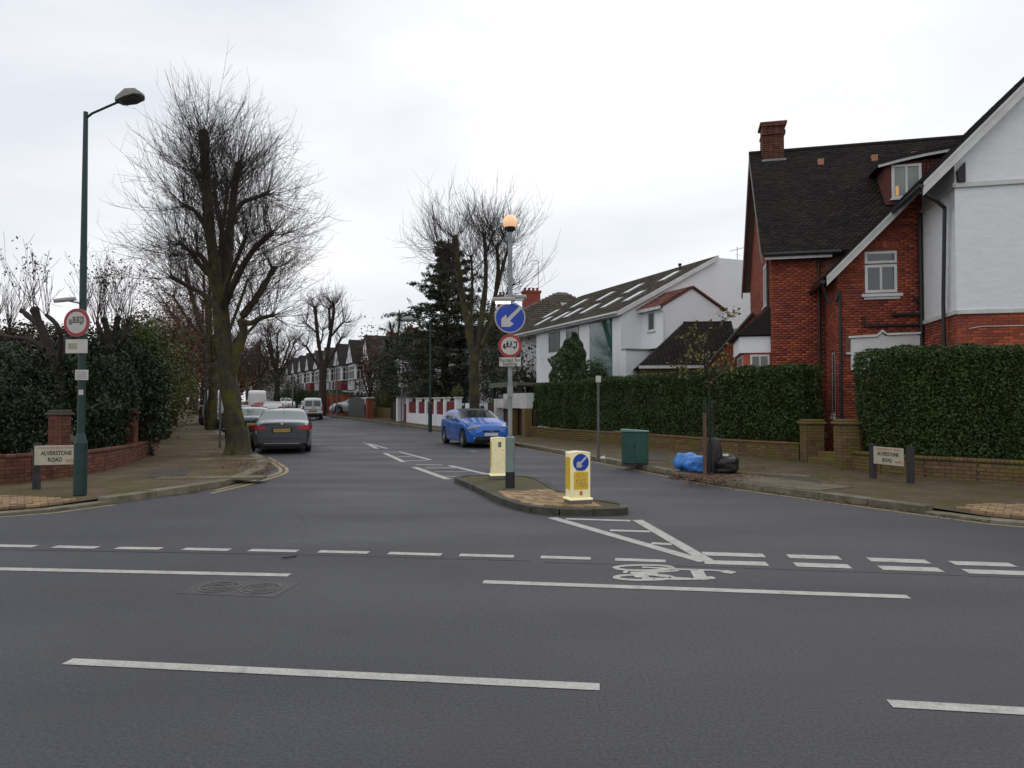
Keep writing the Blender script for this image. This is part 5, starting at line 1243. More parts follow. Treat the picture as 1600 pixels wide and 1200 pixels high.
# ================================================================ terrace of timbered houses
redp = mat('painted_red', (.20, .028, .035), (.16, .025, .03), 3, rough=.8)
terrR = thing
def tudor(i, x, y, z, w, variant, label):
    t = thing('timbered_house', label, 'house', (x, y, z), R(-65.2), 'timbered houses along the right of the side road')
    mw = brick if variant != 1 else redold
    MB().box(-w, 0, 0, 8, 0, 5.9).build('wall', mw, t)
    MB().prism_v([(-w - .1, -.4, 5.75), (-w - .1, 4, 8.9), (-w - .1, 8.4, 5.75)], (w + .2, 0, 0)).build('roof', tile, t)
    Ut = Vector((0, 4.4, 3.15)); tile_slope('roof_tiles', (-w - .1, -.42, 5.8), (1, 0, 0), Ut, w + .2, Ut.length, tile, t, tw=.6, gauge=.4, th=.05)
    b0, b1 = -w + .5, -w + 4.1; bd = -1.15
    MB().box(b0, b1, bd, 0, 0, 5.9).build('bay_wall', white, t)
    xm_ = (b0 + b1) / 2
    MB().prism_xz([(b0 - .45, 5.8), (b1 + .45, 5.8), (b1 + .45, 5.95), (xm_, 8.6), (b0 - .45, 5.95)], bd - .25, 4).build('bay_roof', tile, t)
    MB().prism_xz([(b0 + .1, 5.9), (b1 - .1, 5.9), (xm_, 8.05)], bd - .29, bd - .252).build('gable_panel', white, t)
    mb = MB()
    for s in (-1, 1): mb.prism_xz([(xm_ + s * (b1 - b0 + .9) / 2, 5.75), (xm_ + s * (b1 - b0 + .5) / 2, 5.75), (xm_, 8.35), (xm_, 8.62)], bd - .34, bd - .295)
    mb.build('barge_board', timber, t)
    mb = MB(); mb.box(xm_ - .06, xm_ + .06, bd - .32, bd - .291, 5.95, 7.9).box(xm_ - .8, xm_ - .7, bd - .32, bd - .291, 5.95, 7.0).box(xm_ + .7, xm_ + .8, bd - .32, bd - .291, 5.95, 7.0)
    band = redp if variant == 1 else white
    MB().box(b0 - .02, b1 + .02, bd - .03, bd - .001, 2.75, 3.95).box(b1 - .001, b1 + .03, bd - .03, -.02, 2.75, 3.95).build('spandrel_panel', band, t)
    if variant != 1:
        for k in range(7): xx = b0 + k * (b1 - b0) / 6; mb.box(xx - .07, xx + .07, bd - .06, bd - .031, 2.75, 3.95)
        for k in range(3): yy = bd + .1 + k * .45; mb.box(b1 + .031, b1 + .06, yy - .06, yy + .06, 2.75, 3.95)
        mb.box(b0, b1, bd - .07, bd - .061, 3.87, 3.99).box(b0, b1, bd - .07, bd - .061, 2.70, 2.82)
        for k in range(5): xx = b1 + .6 + k * .65; mb.box(xx - .06, xx + .06, -.04, -.001, 2.75, 3.95) if xx < -.1 else None
    mb.build('timber_strips', timber, t)
    window(t, (0, bd, 0), Xh, (0, -1, 0), b0 + .1, b1 - .1, 3.98, 5.6, 4, (.65,), fw=.11, back=-.01, front=.06, sill=False)
    window(t, (0, bd, 0), Xh, (0, -1, 0), b0 + .1, b1 - .1, .9, 2.65, 4, (.65,), fw=.11, back=-.01, front=.06, sill=False)
    window(t, (b1, 0, 0), (0, 1, 0), (1, 0, 0), bd + .12, -.1, 3.98, 5.6, 2, (.65,), fw=.11, back=-.01, front=.05, sill=False)
    window(t, (b1, 0, 0), (0, 1, 0), (1, 0, 0), bd + .12, -.1, .9, 2.65, 2, (.65,), fw=.11, back=-.01, front=.05, sill=False)
    window(t, (0, 0, 0), Xh, (0, -1, 0), b1 + .9, -.5, 4.1, 5.5, 3, (.65,), fw=.09, back=-.01, front=.05, sill=False)
    window(t, (0, 0, 0), Xh, (0, -1, 0), b1 + .9, -.5, .9, 2.3, 3, (.65,), fw=.09, back=-.01, front=.05, sill=False)
    c_ = MB().box(-w + .2, -w + 1.5, 3.4, 4.6, 7.6, 9.7).build('chimney', brick, t)
    for k in range(3): MB().cyl((-w + .5 + k * .35, 4, 9.7), (-w + .5 + k * .35, 4, 10.0), .12, k=7).build('pot', pot, c_)
    return t
lab = ['nearest timbered house with black and white bay beside the cedar', 'second timbered house with wide white framed bay', 'third house in the terrace with red painted panel between its bay windows', 'fourth timbered house just beyond the lime tree trunk',
       'fifth timbered house with black strips under its bay window', 'sixth house in the terrace with red painted panel, half way along', 'seventh timbered house with small steep gable', 'eighth timbered house near the far end of the terrace', 'last timbered house beside the brown roofed one']
wT = 7.7; dT = Vector((-.42, .907)); X0, Y0 = xat(612, 70), 70.0
for i, v in enumerate([0, 0, 1, 0, 0, 1, 0, 0, 0]):
    c = Vector((X0, Y0)) + dT * wT * i
    tudor(i, c.x, c.y, hz(c.y) - .25, wT, v, lab[i])
FH = thing('far_house', 'plain house with reddish brown roof at the far end of the terrace', 'house', (xat(448, 150), 150, 1.0), R(-40))
MB().box(-9, 6, 0, 9, 0, 5.2).build('wall', white, FH); MB().prism_v([(-9.4, -.5, 5.1), (-9.4, 4.5, 8.2), (-9.4, 9.5, 5.1)], (15.8, 0, 0)).build('roof', mat('rust_roof', (.10, .045, .035), (.08, .04, .03), 1, rough=.9), FH)
for i in range(4): window(FH, (0, 0, 0), Xh, (0, -1, 0), -8 + i * 3.4, -6 + i * 3.4, 3.2, 4.6, 2, ()); window(FH, (0, 0, 0), Xh, (0, -1, 0), -8 + i * 3.4, -6 + i * 3.4, .9, 2.4, 2, ())

# ================================================================ front walls on the right of the side road
def frame_along(u0, v0, u1, v1, name, label, cat, dz=KH):
    a, b = Vector(G(u0, v0, dz)), Vector(G(u1, v1, dz)); d = b - a
    return thing(name, label, cat, (a.x, a.y, hz(a.y) + dz - .02), math.atan2(d.y, d.x)), d.length, (a.y + b.y) / 2
# pillared white wall: travel from far (left) to near (right); road side is local -y
t, L_, Y_ = frame_along(637, 660, 713, 669, 'pillared_wall', 'white wall with pillars and dark red brick panels behind the blue car', 'garden wall')
H_ = 1.72; npil = [0, .235, .43, .62, .80, 1.0]
MB().box(0, L_, 0, .22, -.2, .72).build('plinth', white, t)
for k in npil:
    x = k * L_; pl = MB().box(x - .17, x + .17, -.06, .28, -.2, H_).build('pillar', white, t); MB().box(x - .24, x + .24, -.13, .35, H_, H_ + .09).build('cap', wdull, pl, bevel=.02)
for a, b in zip(npil, npil[1:]): MB().box(a * L_ + .17, b * L_ - .17, .06, .16, .72, 1.55).build('brick_panel', redp, t)
t2, L2, Y2 = frame_along(716, 668.5, 760, 673, 'gated_wall', 'white stepped wall with black gates behind the lime trunk', 'garden wall')
for i in range(4):
    x = i * L2 / 3; MB().box(x - .3, x + .3, 0, .25, -.2, 1.5).build('pillar', white, t2)
for i in range(3):
    mb = MB()
    for k in range(9): x = i * L2 / 3 + .35 + k * (L2 / 3 - .7) / 8; mb.box(x - .015, x + .015, .1, .13, 0, 1.35)
    mb.box(i * L2 / 3 + .3, (i + 1) * L2 / 3 - .3, .095, .135, .15, .2).box(i * L2 / 3 + .3, (i + 1) * L2 / 3 - .3, .095, .135, 1.2, 1.25); mb.build('gate', black, t2)
t3, L3, Y3 = frame_along(762, 674, 822, 683, 'carport_wall', 'brown brick wall with white rendered top left of the long hedge', 'garden wall')
MB().box(0, L3 * .24, 0, .25, -.2, 1.55).box(L3 * .27, L3, .35, .55, -.2, 1.25).build('brick_base', mat('purple_brown_brick', (.075, .045, .04), (.055, .035, .03), 5, rough=.9, bump=.5, bscale=40), t3)
MB().box(L3 * .24, L3 * .28, -.1, .3, -.2, 1.75).box(L3 * .28, L3 * .6, 0, .3, 1.3, 1.75).box(L3 * .45, L3 * 1.0, 0, .32, 1.3, 2.0).build('render_band', wdull, t3)
MB().box(L3 * .62, L3 * .68, -.05, .28, -.2, 1.3).box(L3 * .93, L3, -.05, .28, -.2, 1.3).build('pier', oldbrick, t3)
# red door and further walls to the left
t4, L4, Y4 = frame_along(612, 657, 637, 660, 'white_gate_post', 'white capped post between the dark gate and red gate', 'gate post')
MB().box(.95 * L4 - .75, .95 * L4, .0, .05, 0, 1.35).build('red_gate', redp, t4); pl = MB().box(L4 * .42 - .22, L4 * .42 + .22, -.1, .34, -.2, 1.85).build('post', white, t4); MB().box(L4 * .42 - .3, L4 * .42 + .3, -.18, .42, 1.85, 1.94).build('cap', wdull, pl)
MB().box(0, L4 * .32, .08, .12, 0, 1.5).build('dark_gate', timber, t4)
wall_path('brick_wall', 'low brown brick wall under the yellow green hedge', [G(611, 657, 0), G(583, 654, 0)], 1.0, 1, oldbrick, mortard, budget=0, smooth_it=0, cop=False)
t5, L5, Y5 = frame_along(545, 651, 578, 654, 'metal_gate', 'tall grey metal drive gate with the silver car behind', 'gate')
mb = MB()
for k in range(16): x = k * (L5 * .72) / 15; MB().box(x - .11, x + .11, 0, .03 + .012 * (k % 2), .03, 1.55 + .3 * math.sin(math.pi * k / 15)).build('gate_board', mat('gate_grey', (.085, .095, .09), rough=.6), t5)
pl = MB().box(L5 * .9 - .25, L5 * .9 + .25, -.1, .4, -.1, 1.65).build('brick_post', brick, t5); MB().box(L5 * .9 - .33, L5 * .9 + .33, -.18, .48, 1.65, 1.76).build('cap', wdull, pl)
wall_path('brick_wall', 'low red brick wall between tall brick piers near the silver van', [G(542, 650.5, 0), G(507, 647.5, 0)], .75, 1, brick, mortar, budget=0, smooth_it=0, cop=False)
for k, (u, v, lb) in enumerate([(539, 650.3, 'tall red brick gate pier beside the grey metal gate'), (530, 649.5, 'red brick pier second from the grey metal gate'), (521, 648.7, 'red brick pier third from the grey metal gate'), (512, 648, 'red brick pier nearest the lime trunk')]):
    x, y = G(u, v, 0); pier(x, y + .2, .62, 2.0, brick, mortar, lb, name='brick_pier', rz=R(25), budget=0, group='red brick piers near the silver van')
# ================================================================ vehicles
def itp(tab, y): return float(np.interp(y, [a for a, b in tab], [b for a, b in tab]))
def smoothtab(tab, L_):
    """cosine-smoothed table"""
    ys = np.linspace(0, L_, 240); z = np.interp(ys, [a for a, b in tab], [b for a, b in tab]); k = np.exp(-np.linspace(-2, 2, 13) ** 2); k /= k.sum()
    zz = np.convolve(np.pad(z, 6, mode='edge'), k, 'valid'); zz[0], zz[-1] = z[0], z[-1]; return list(zip(ys, zz))
def make_car(name, label, cat, x, y, rz, paint_m, sp, group=None, z=None):
    L_, Wd = sp['L'], sp['W']; t = thing(name, label, cat, (x, y, hz(y) if z is None else z), rz, group)
    top, belt = smoothtab(sp['top'], L_), smoothtab(sp['belt'], L_); plan = smoothtab([(0, .84), (.10, .92), (.35, .985), (1.0, 1), (L_ - 1.1, 1), (L_ - .5, .96), (L_ - .15, .85), (L_, .70)], L_) if 'plan' not in sp else smoothtab(sp['plan'], L_)
    bot = [(0, sp.get('zr', .36)), (.12, .26), (.5, .21), (L_ - .5, .2), (L_ - .12, .22), (L_, .3)]
    ys = sorted(set(np.round(np.concatenate([np.linspace(0, .3, 6), np.linspace(.3, L_ - .3, 46), np.linspace(L_ - .3, L_, 7)] + [np.linspace(w - sp['R'] - .07, w + sp['R'] + .07, 17) for w in sp['wheels']]), 4)))
    ys = [q for i, q in enumerate(ys) if i == 0 or q - ys[i - 1] > .004]; Rr = sp['R'] + .055; secs = []
    tum = sp.get('tumble', .38)
    for q in ys:
        zb_ = itp(bot, q)
        for w in sp['wheels']:
            if abs(q - w) < Rr: zb_ = max(zb_, sp['R'] + math.sqrt(Rr ** 2 - (q - w) ** 2))
        zt, zbl = itp(top, q), min(itp(belt, q), itp(top, q) - .02); hw = Wd / 2 * itp(plan, q); c = max(0, zt - zbl); 
        flare = .0
        w5 = hw * .93 - tum * max(0, c - .06); z5 = zt - min(.05, c * .35)
        pts = [(hw * .95, zb_), (hw * .995, zb_ + .3 * (zbl - zb_)), (hw * 1.0, zb_ + .62 * (zbl - zb_)), (hw * .985, zb_ + .9 * (zbl - zb_)), (hw * .945, zbl)]
        for k in range(1, 5): f = k / 4; pts.append((hw * .945 * (1 - f) + w5 * f + .012 * math.sin(math.pi * f), zbl + (z5 - zbl) * f))
        pts += [(w5 * .93, zt - min(.018, c * .2)), (w5 * .75, zt + .004), (w5 * .5, zt + .013), (w5 * .25, zt + .019), (0, zt + .021)]
        secs.append(pts)
    m = len(secs[0]); full = [[(-a, b) for a, b in s] + [(a, b) for a, b in s[-2::-1]] for s in secs]; n = len(full[0])
    V = [(a, q - L_ / 2, b) for q, s in zip(ys, full) for a, b in s]
    groups = {}
    def cls(i, k):
        kk = k if k < m - 1 else 2 * (m - 1) - 1 - k; q = (ys[i] + ys[i + 1]) / 2; c = itp(top, q) - itp(belt, q)
        if 4 <= kk <= 7 and kk >= 4:
            for (g0, g1) in sp['side']:
                if g0 < q < g1 and c > .10 and 4 <= kk <= 6: return 'side_window'
        if kk >= 8:
            if sp['ws'][0] < q < sp['ws'][1]: return 'windscreen'
            if sp.get('rw') and sp['rw'][0] < q < sp['rw'][1]: return 'rear_window'
            if sp.get('glassroof') and sp['rw'][1] <= q <= sp['ws'][0] and kk >= 9: return 'glass_roof'
        return 'body'
    for i in range(len(ys) - 1):
        for k in range(n - 1): groups.setdefault(cls(i, k) + ('R' if cls(i, k) == 'side_window' and k > m else ''), []).append((i * n + k, i * n + k + 1, (i + 1) * n + k + 1, (i + 1) * n + k))
    for g, fs in groups.items():
        used = sorted({v for f in fs for v in f}); mp_ = {v: i for i, v in enumerate(used)}
        me = MB(); me.add([V[v] for v in used], [tuple(mp_[v] for v in f) for f in fs])
        if g == 'body':
            o = len(me.v); r0 = [V[k] for k in range(n)]; r1 = [V[(len(ys) - 1) * n + k] for k in range(n)]
            me.add(r0, [tuple(range(n))]); me.add(r1, [tuple(range(n))[::-1]])
        gm = paint_m if g == 'body' else (sp.get('rearglass', cglass) if g == 'rear_window' else (blackpl if g == 'glass_roof' else cglass))
        me.build(g.replace('R', ''), gm, t, smooth=True)
    MB().box(-Wd * .40, Wd * .40, -L_ / 2 + .12, L_ / 2 - .2, .17, .62).build('underbody', blackpl, t)
    for w in sp['wheels']:
        for s in (-1, 1):
            r = sp['R']; xo = s * (Wd / 2 - .02); xi = s * (Wd / 2 - .23)
            wh = MB().lathe([(r * .62, min(0, -s * .21) if s > 0 else 0), (r * .96, -.20 if s > 0 else .0), (r, -.16 if s > 0 else .04), (r, -.04 if s > 0 else .16), (r * .95, 0 if s > 0 else .20), (r * .66, 0 if s > 0 else .20), (r * .62, -.05 if s > 0 else .15)], (0, 0, 0), 28, 'x').build('wheel', tyre, t, smooth=True)
            wh.location = (xo if s > 0 else xo, w - L_ / 2, r)
            if s < 0: wh.location.x = xo; 
            # for the left side the profile runs the other way
            if s < 0:
                for v in wh.data.vertices: v.co.x = v.co.x - .20 if False else -(v.co.x) 
                for v in wh.data.vertices: v.co.x = v.co.x
                wh.data.update()
            xf = 0
            rm = MB(); rm.lathe([(r * .66, s * -.015), (r * .60, s * -.02), (r * .57, s * -.06)], (0, 0, 0), 28, 'x'); rm.cyl((s * -.03, 0, 0), (s * -.012, 0, 0), r * .17, k=14)
            for k in range(5):
                a = 2 * math.pi * k / 5 + .3
                for da in (-.13, .13):
                    d = Vector((0, math.cos(a + da), math.sin(a + da))); e = Vector((0, -math.sin(a), math.cos(a))); rm.obox(d * r * .37 + Vector((s * -.03, 0, 0)), d * r * .24, e * r * .055, (.012, 0, 0))
            rm.build('rim', alloy, wh); MB().cyl((s * -.10, 0, 0), (s * -.09, 0, 0), r * .62, k=20).build('brake_shadow', blackpl, wh)
    for s in (-1, 1):
        if sp.get('mirror'):
            my, mz = sp['mirror']; MB().box(s * Wd * .47, s * (Wd / 2 + .13), my - L_ / 2 - .05, my - L_ / 2 + .06, mz, mz + .12).build('wing_mirror', paint_m if sp.get('mcol', True) else blackpl, t, bevel=.03)
    return t
SED = dict(L=4.9, W=1.86, R=.335, wheels=(1.02, 3.98), zr=.34, tumble=.42,
    top=[(0, .90), (.06, 1.02), (.55, 1.07), (1.45, 1.37), (1.85, 1.44), (2.4, 1.465), (3.0, 1.42), (3.85, 1.02), (4.55, .86), (4.8, .72), (4.9, .58)],
    belt=[(0, .86), (.3, .93), (1.4, .98), (3.8, .93), (4.5, .78), (4.9, .54)], ws=(3.02, 3.8), rw=(.66, 1.55), side=[(1.15, 1.95), (2.02, 2.75), (2.83, 3.55)], mirror=(3.25, .98))
HAT = dict(L=4.3, W=1.80, R=.33, wheels=(.78, 3.42), zr=.36, tumble=.42, glassroof=True,
    top=[(0, .86), (.05, 1.0), (.30, 1.16), (.85, 1.37), (1.6, 1.425), (2.2, 1.38), (3.02, 1.07), (3.80, .93), (4.12, .84), (4.24, .76), (4.3, .58)],
    belt=[(0, .84), (.3, 1.05), (.9, 1.06), (1.8, .97), (3.0, .96), (3.8, .84), (4.3, .52)], ws=(2.24, 2.98), rw=(.28, .8), side=[(.80, 1.42), (1.50, 2.62)], mirror=(2.52, .96),
    plan=[(0, .82), (.12, .92), (.4, .99), (1.0, 1), (3.2, 1), (3.7, .96), (4.08, .86), (4.3, .68)])
HB2 = dict(HAT, glassroof=False, top=[(0, .9), (.04, 1.05), (.28, 1.34), (.8, 1.46), (1.6, 1.5), (2.2, 1.46), (3.1, 1.06), (3.85, .9), (4.15, .76), (4.3, .56)], side=[(.5, 1.0), (1.08, 1.75), (1.83, 2.7)])
VAN = dict(L=4.3, W=1.70, R=.31, wheels=(.72, 3.42), zr=.42, tumble=.16,
    top=[(0, 1.66), (.05, 1.76), (.25, 1.83), (2.4, 1.83), (2.75, 1.76), (3.4, 1.16), (4.0, .98), (4.2, .8), (4.3, .6)],
    belt=[(0, 1.08), (3.3, 1.06), (4.0, .9), (4.3, .56)], ws=(2.8, 3.36), side=[(2.1, 3.1)], mirror=(3.05, 1.08), plan=[(0, .93), (.06, .97), (.3, 1), (3.4, 1), (4.05, .9), (4.3, .74)])
TRA = dict(VAN, L=5.2, W=1.95, R=.34, wheels=(1.0, 4.2), tumble=.10, top=[(0, 2.1), (.06, 2.3), (.35, 2.42), (3.2, 2.42), (3.7, 2.25), (4.5, 1.35), (5.0, 1.1), (5.2, .7)], belt=[(0, 1.3), (4.3, 1.25), (5.2, .65)], ws=(3.75, 4.4), side=[(3.2, 4.1)], mirror=(4.0, 1.3),
    plan=[(0, .93), (.06, .97), (.3, 1), (4.2, 1), (4.9, .9), (5.2, .76)])
def rear_kit(t, sp, zl, lw=.40, lh=.15, plate=plateY, pz=.74, bump=True, badge=True, windows=False, tall=False):
    L_, Wd = sp['L'], sp['W']; yb = -L_ / 2
    for s in (-1, 1):
        if tall: f = MB().box(-.07, .07, -.03, .10, -.22, .22)
        else: f = MB().add([(s * -.26, -.02, -.06), (s * .10, -.015, -.085), (s * .215, .26, -.05), (s * .215, .30, .075), (s * .10, -.012, .085), (s * -.24, -.018, .05), (s * -.26, .1, -.06), (s * -.24, .1, .05)],
            [(0, 1, 4, 5), (1, 2, 3, 4), (0, 5, 7, 6), (5, 4, 3, 7), (0, 6, 2, 1)])
        o = f.build('tail_lamp', redlamp, t, smooth=not tall); o.location = (s * (Wd * .40 if not tall else Wd * .455), yb - .008 if not tall else yb, zl)
    pw = .52; pl = MB().box(-pw / 2, pw / 2, yb - .03, yb - .012, pz - .055, pz + .055).build('number_plate', plate, t)
    MB().box(-pw / 2 - .06, pw / 2 + .06, yb - .012, yb + .02, pz - .08, pz + .08).build('plate_recess', blackpl, t)
    mb = MB(); 
    for k in range(7): xx = -.21 + k * .063 + (.03 if k > 3 else 0); mb.box(xx, xx + .035, yb - .0325, yb - .0305, pz - .03, pz + .03)
    mb.build('plate_marks', mat('blurred_plate_print', (.20, .13, .03), rough=.6), pl, kind='stuff')
    if bump:
        MB().box(-Wd * .36, Wd * .36, yb - .02, yb + .08, .24, .36).build('bumper_valance', blackpl, t, bevel=.02); MB().box(-Wd * .30, Wd * .30, yb - .03, yb - .021, .335, .352).build('chrome_strip', chrome, t)
        MB().box(-Wd * .33, Wd * .33, yb - .012, yb - .002, .50, .512).build('bumper_seam', blackpl, t)
    if badge: disc(MB(), .038, yb - .018, yb - .004, (0, zl + .13), 16).build('badge', chrome, t)
    if windows:
        for s in (-1, 1): MB().box(min(s * .06, s * .62), max(s * .06, s * .62), yb - .02, yb - .002, 1.12, 1.60).build('rear_door_window', mat('van_glass', (.035, .045, .055), rough=.08, spec=.8), t, bevel=.03)
        MB().box(-.006, .006, yb - .012, yb - .001, .5, 1.68).build('door_seam', blackpl, t); MB().box(-.72, .72, yb - .02, yb - .003, .86, .885).build('red_stripe', redp, t)
        MB().box(-.8, .8, yb - .05, yb + .05, .38, .55).build('rear_bumper', blackpl, t, bevel=.02); MB().box(.02, .16, yb - .03, yb - .003, .98, 1.02).build('handle', blackpl, t)
pg = mat('dark_grey_metallic', (.062, .068, .082), (.070, .076, .090), 30, rough=.28, metal=.6, coat=1)
pn = mat('blue_black_paint', (.02, .028, .042), rough=.25, metal=.3, coat=1)
pb = mat('bright_blue_paint', (.018, .12, .48), rough=.34, metal=.15, coat=.5)
pw_ = mat('white_car_paint', (.62, .63, .62), rough=.35, coat=.6); ps = mat('silver_paint', (.38, .39, .41), rough=.3, metal=.5, coat=1); pr = mat('dark_red_paint', (.20, .015, .02), rough=.3, coat=1)
SEDB = dict(SED, rearglass=mat('sky_toned_rear_glass', (.10, .135, .13), (.07, .10, .095), 1.5, rough=.06, spec=.5))  # paler base colour stands in for sky reflected in the sloping rear window
rx0, ry0 = xat(441, 23.6), 23.6; ang = R(15.5)
def rear_at(u, Y, L_, ang): # centre of a car whose rear middle is at picture column u, depth Y
    x = xat(u, Y); return x - math.sin(ang) * L_ / 2, Y + math.cos(ang) * L_ / 2
x, y = rear_at(441, 23.3, 4.9, ang); c1 = make_car('parked_car', 'dark grey saloon with yellow rear plate parked beyond the nearest lime', 'car', x, y, ang, pg, SEDB)
rear_kit(c1, SEDB, .86, pz=.77)
MB().add([(-.012, -1.0, 1.45), (.012, -1.0, 1.45), (0, -1.12, 1.54), (0, -.93, 1.46)], [(0, 1, 2), (0, 2, 3), (1, 3, 2)]).build('roof_fin', blackpl, c1)
x, y = rear_at(396, 30.3, 4.7, R(22)); c2 = make_car('parked_car', 'blue black saloon parked directly ahead of the grey saloon', 'car', x, y, R(22), pn, SEDB); rear_kit(c2, SEDB, .88, pz=.75)
x, y = rear_at(374, 40, 4.3, R(24)); c3 = make_car('parked_car', 'silver roofed car parked third in line on the left', 'car', x, y, R(24), ps, HB2); rear_kit(c3, HB2, .95, badge=False)
x, y = rear_at(344, 47, 5.2, R(25)); c4 = make_car('parked_van', 'tall white van half hidden behind the nearest lime trunk', 'van', x, y, R(25), pw_, TRA); rear_kit(c4, TRA, 1.1, tall=True, badge=False)
x, y = rear_at(402, 71, 5.2, R(20)); c5 = make_car('parked_van', 'white high roofed van far up the side road', 'van', x, y, R(20), pw_, TRA); rear_kit(c5, TRA, 1.1, tall=True, badge=False)
x, y = rear_at(410, 66, 4.3, R(20)); c6 = make_car('parked_car', 'dark red car in front of the far white van', 'car', x, y, R(20), pr, HB2); rear_kit(c6, HB2, .95, badge=False)
x, y = rear_at(426, 62, 4.3, R(18)); c7 = make_car('parked_car', 'pale silver hatchback far up the road beside the dark red car', 'car', x, y, R(18), pw_, HB2); rear_kit(c7, HB2, .98, badge=False)
x, y = rear_at(489, 60, 4.3, R(17)); c8 = make_car('parked_van', 'silver white van with two rear windows parked under the far lime', 'van', x, y, R(17), pw_, VAN); rear_kit(c8, VAN, .95, tall=True, bump=False, badge=False, windows=True, pz=.72)
x, y = xat(478, 67), 67; make_car('parked_car', 'silver car bonnet showing just beyond the silver white van', 'car', x, y + 1, R(200), ps, HB2)
x, y = xat(553, 66.5), 66.5; make_car('parked_car', 'dark silver car standing in the drive behind the grey metal gate', 'car', x, y, R(95), ps, HB2, z=.35 + hz(66))
x, y = xat(447, 92), 92; make_car('parked_car', 'small white car at the foot of the far hedge', 'car', x, y, R(210), pw_, HB2)
x, y = xat(279, 104), 104; make_car('parked_car', 'white car roof glimpsed at the end of the left pavement', 'car', x, y, R(60), pw_, HB2, z=hz(104) + .15)
# blue hatchback, facing the camera side
bl = Vector(G(716, 700)); Yb = 27.2
x, y = xat(741, 28.2), 28.2
cb_ = make_car('parked_car', 'bright blue three door hatchback parked facing out of the side road', 'car', x, y, R(180 + 20), pb, HAT)
yf = HAT['L'] / 2
for s in (-1, 1):
    o = MB().lathe([(max(.001, math.cos(a)), math.sin(a)) for a in np.linspace(-math.pi / 2, math.pi / 2, 13)], (0, 0, 0), 20).build('headlamp', headl, cb_, smooth=True); o.location = (s * .60, yf - .235, .735); o.scale = (.27, .10, .095); o.rotation_euler = (R(-12), s * R(12), s * R(-33))
    MB().box(min(s * .40, s * .66), max(s * .40, s * .66), yf - .20, yf - .02, .33, .40).build('fog_lamp_trim', chrome, cb_, bevel=.02).rotation_euler = (0, 0, 0)
MB().box(-.34, .34, yf - .03, yf + .012, .60, .655).build('upper_grille', blackpl, cb_, bevel=.01)
MB().box(-.62, .62, yf - .16, yf + .008, .27, .44).build('lower_intake', blackpl, cb_, bevel=.03)
MB().prism_xz([(0, .73), (.055, .635), (0, .54), (-.055, .635), (0, .73), (0, .70), (-.032, .635), (0, .57), (.032, .635), (0, .70)], -yf - .03, -yf - .012).build('diamond_badge', chrome, cb_).rotation_euler = (0, 0, math.pi)
MB().box(-.26, .26, yf + .012, yf + .024, .45, .56).build('number_plate', plateW, cb_)
for s in (-1, 1):
    for yy in (-.62, .62): MB().box(min(s * .898, s * .906), max(s * .898, s * .906), yy - .006, yy + .006, .40, .92).build('door_seam', blackpl, cb_)
for s in (-1, 1): MB().box(min(s * .885, s * .90), max(s * .885, s * .90), -.9, .95, .34, .355).build('sill_trim', chrome, cb_)

# ================================================================ trees
def tree_from_px(name, label, base_px, Y, stems_px, per_m, L0, r0, k2=4, k3=0, up=.6, flare=1.35, root=None, group='bare lime trees along the road', twig=twigm, bk=bark, K=12, knuckle=25, t0=.3, dz=KH):
    b = P(base_px[0], base_px[1], Y); gz_ = hz(Y) + dz; t = thing(name, label, 'tree', (b.x, Y, gz_ - .03), 0, group); o = np.array([b.x, Y, gz_ - .03]); st = []
    for pts, r0_, r1_, dys, *dn in stems_px:
        q = []
        for (u, v), dy in zip(pts, dys): p = P(u, v, Y + dy); q.append(np.array([p.x, p.y, max(p.z, gz_ - .05)]) - o)
        st.append((q, r0_, r1_, dn[0] if dn else 1.0))
    V, Q = limb_mesh([(s[0], s[1], s[2]) for s in st], K=K); arr_mesh('trunk', V, Q, bk, t, smooth=True)
    if root:  # root flare
        mb = [(r * (1), z) for r, z in root]; V = []; n = 22
        for r, z in root:
            for i in range(n):
                a = 2 * math.pi * i / n; k = 1 + .16 * math.sin(a * 5 + .6) * max(0, (r - root[-1][0])) / max(.01, root[0][0] - root[-1][0]) * 1.5; V.append((st[0][0][0][0] + r * k * math.cos(a), st[0][0][0][1] + r * k * math.sin(a), z))
        Q = [(j * n + i, j * n + (i + 1) % n, (j + 1) * n + (i + 1) % n, (j + 1) * n + i) for j in range(len(root) - 1) for i in range(n)]
        arr_mesh('root_flare', V, Q, bk, t, smooth=True)
    (V, Q), A = twigs_on(st[1:], per_m, L0, r0, up, k2, k3, t0=t0, knuckle=knuckle); arr_mesh('crown', V, Q, twig, t)
    return t, o, st
Y1 = 21.6
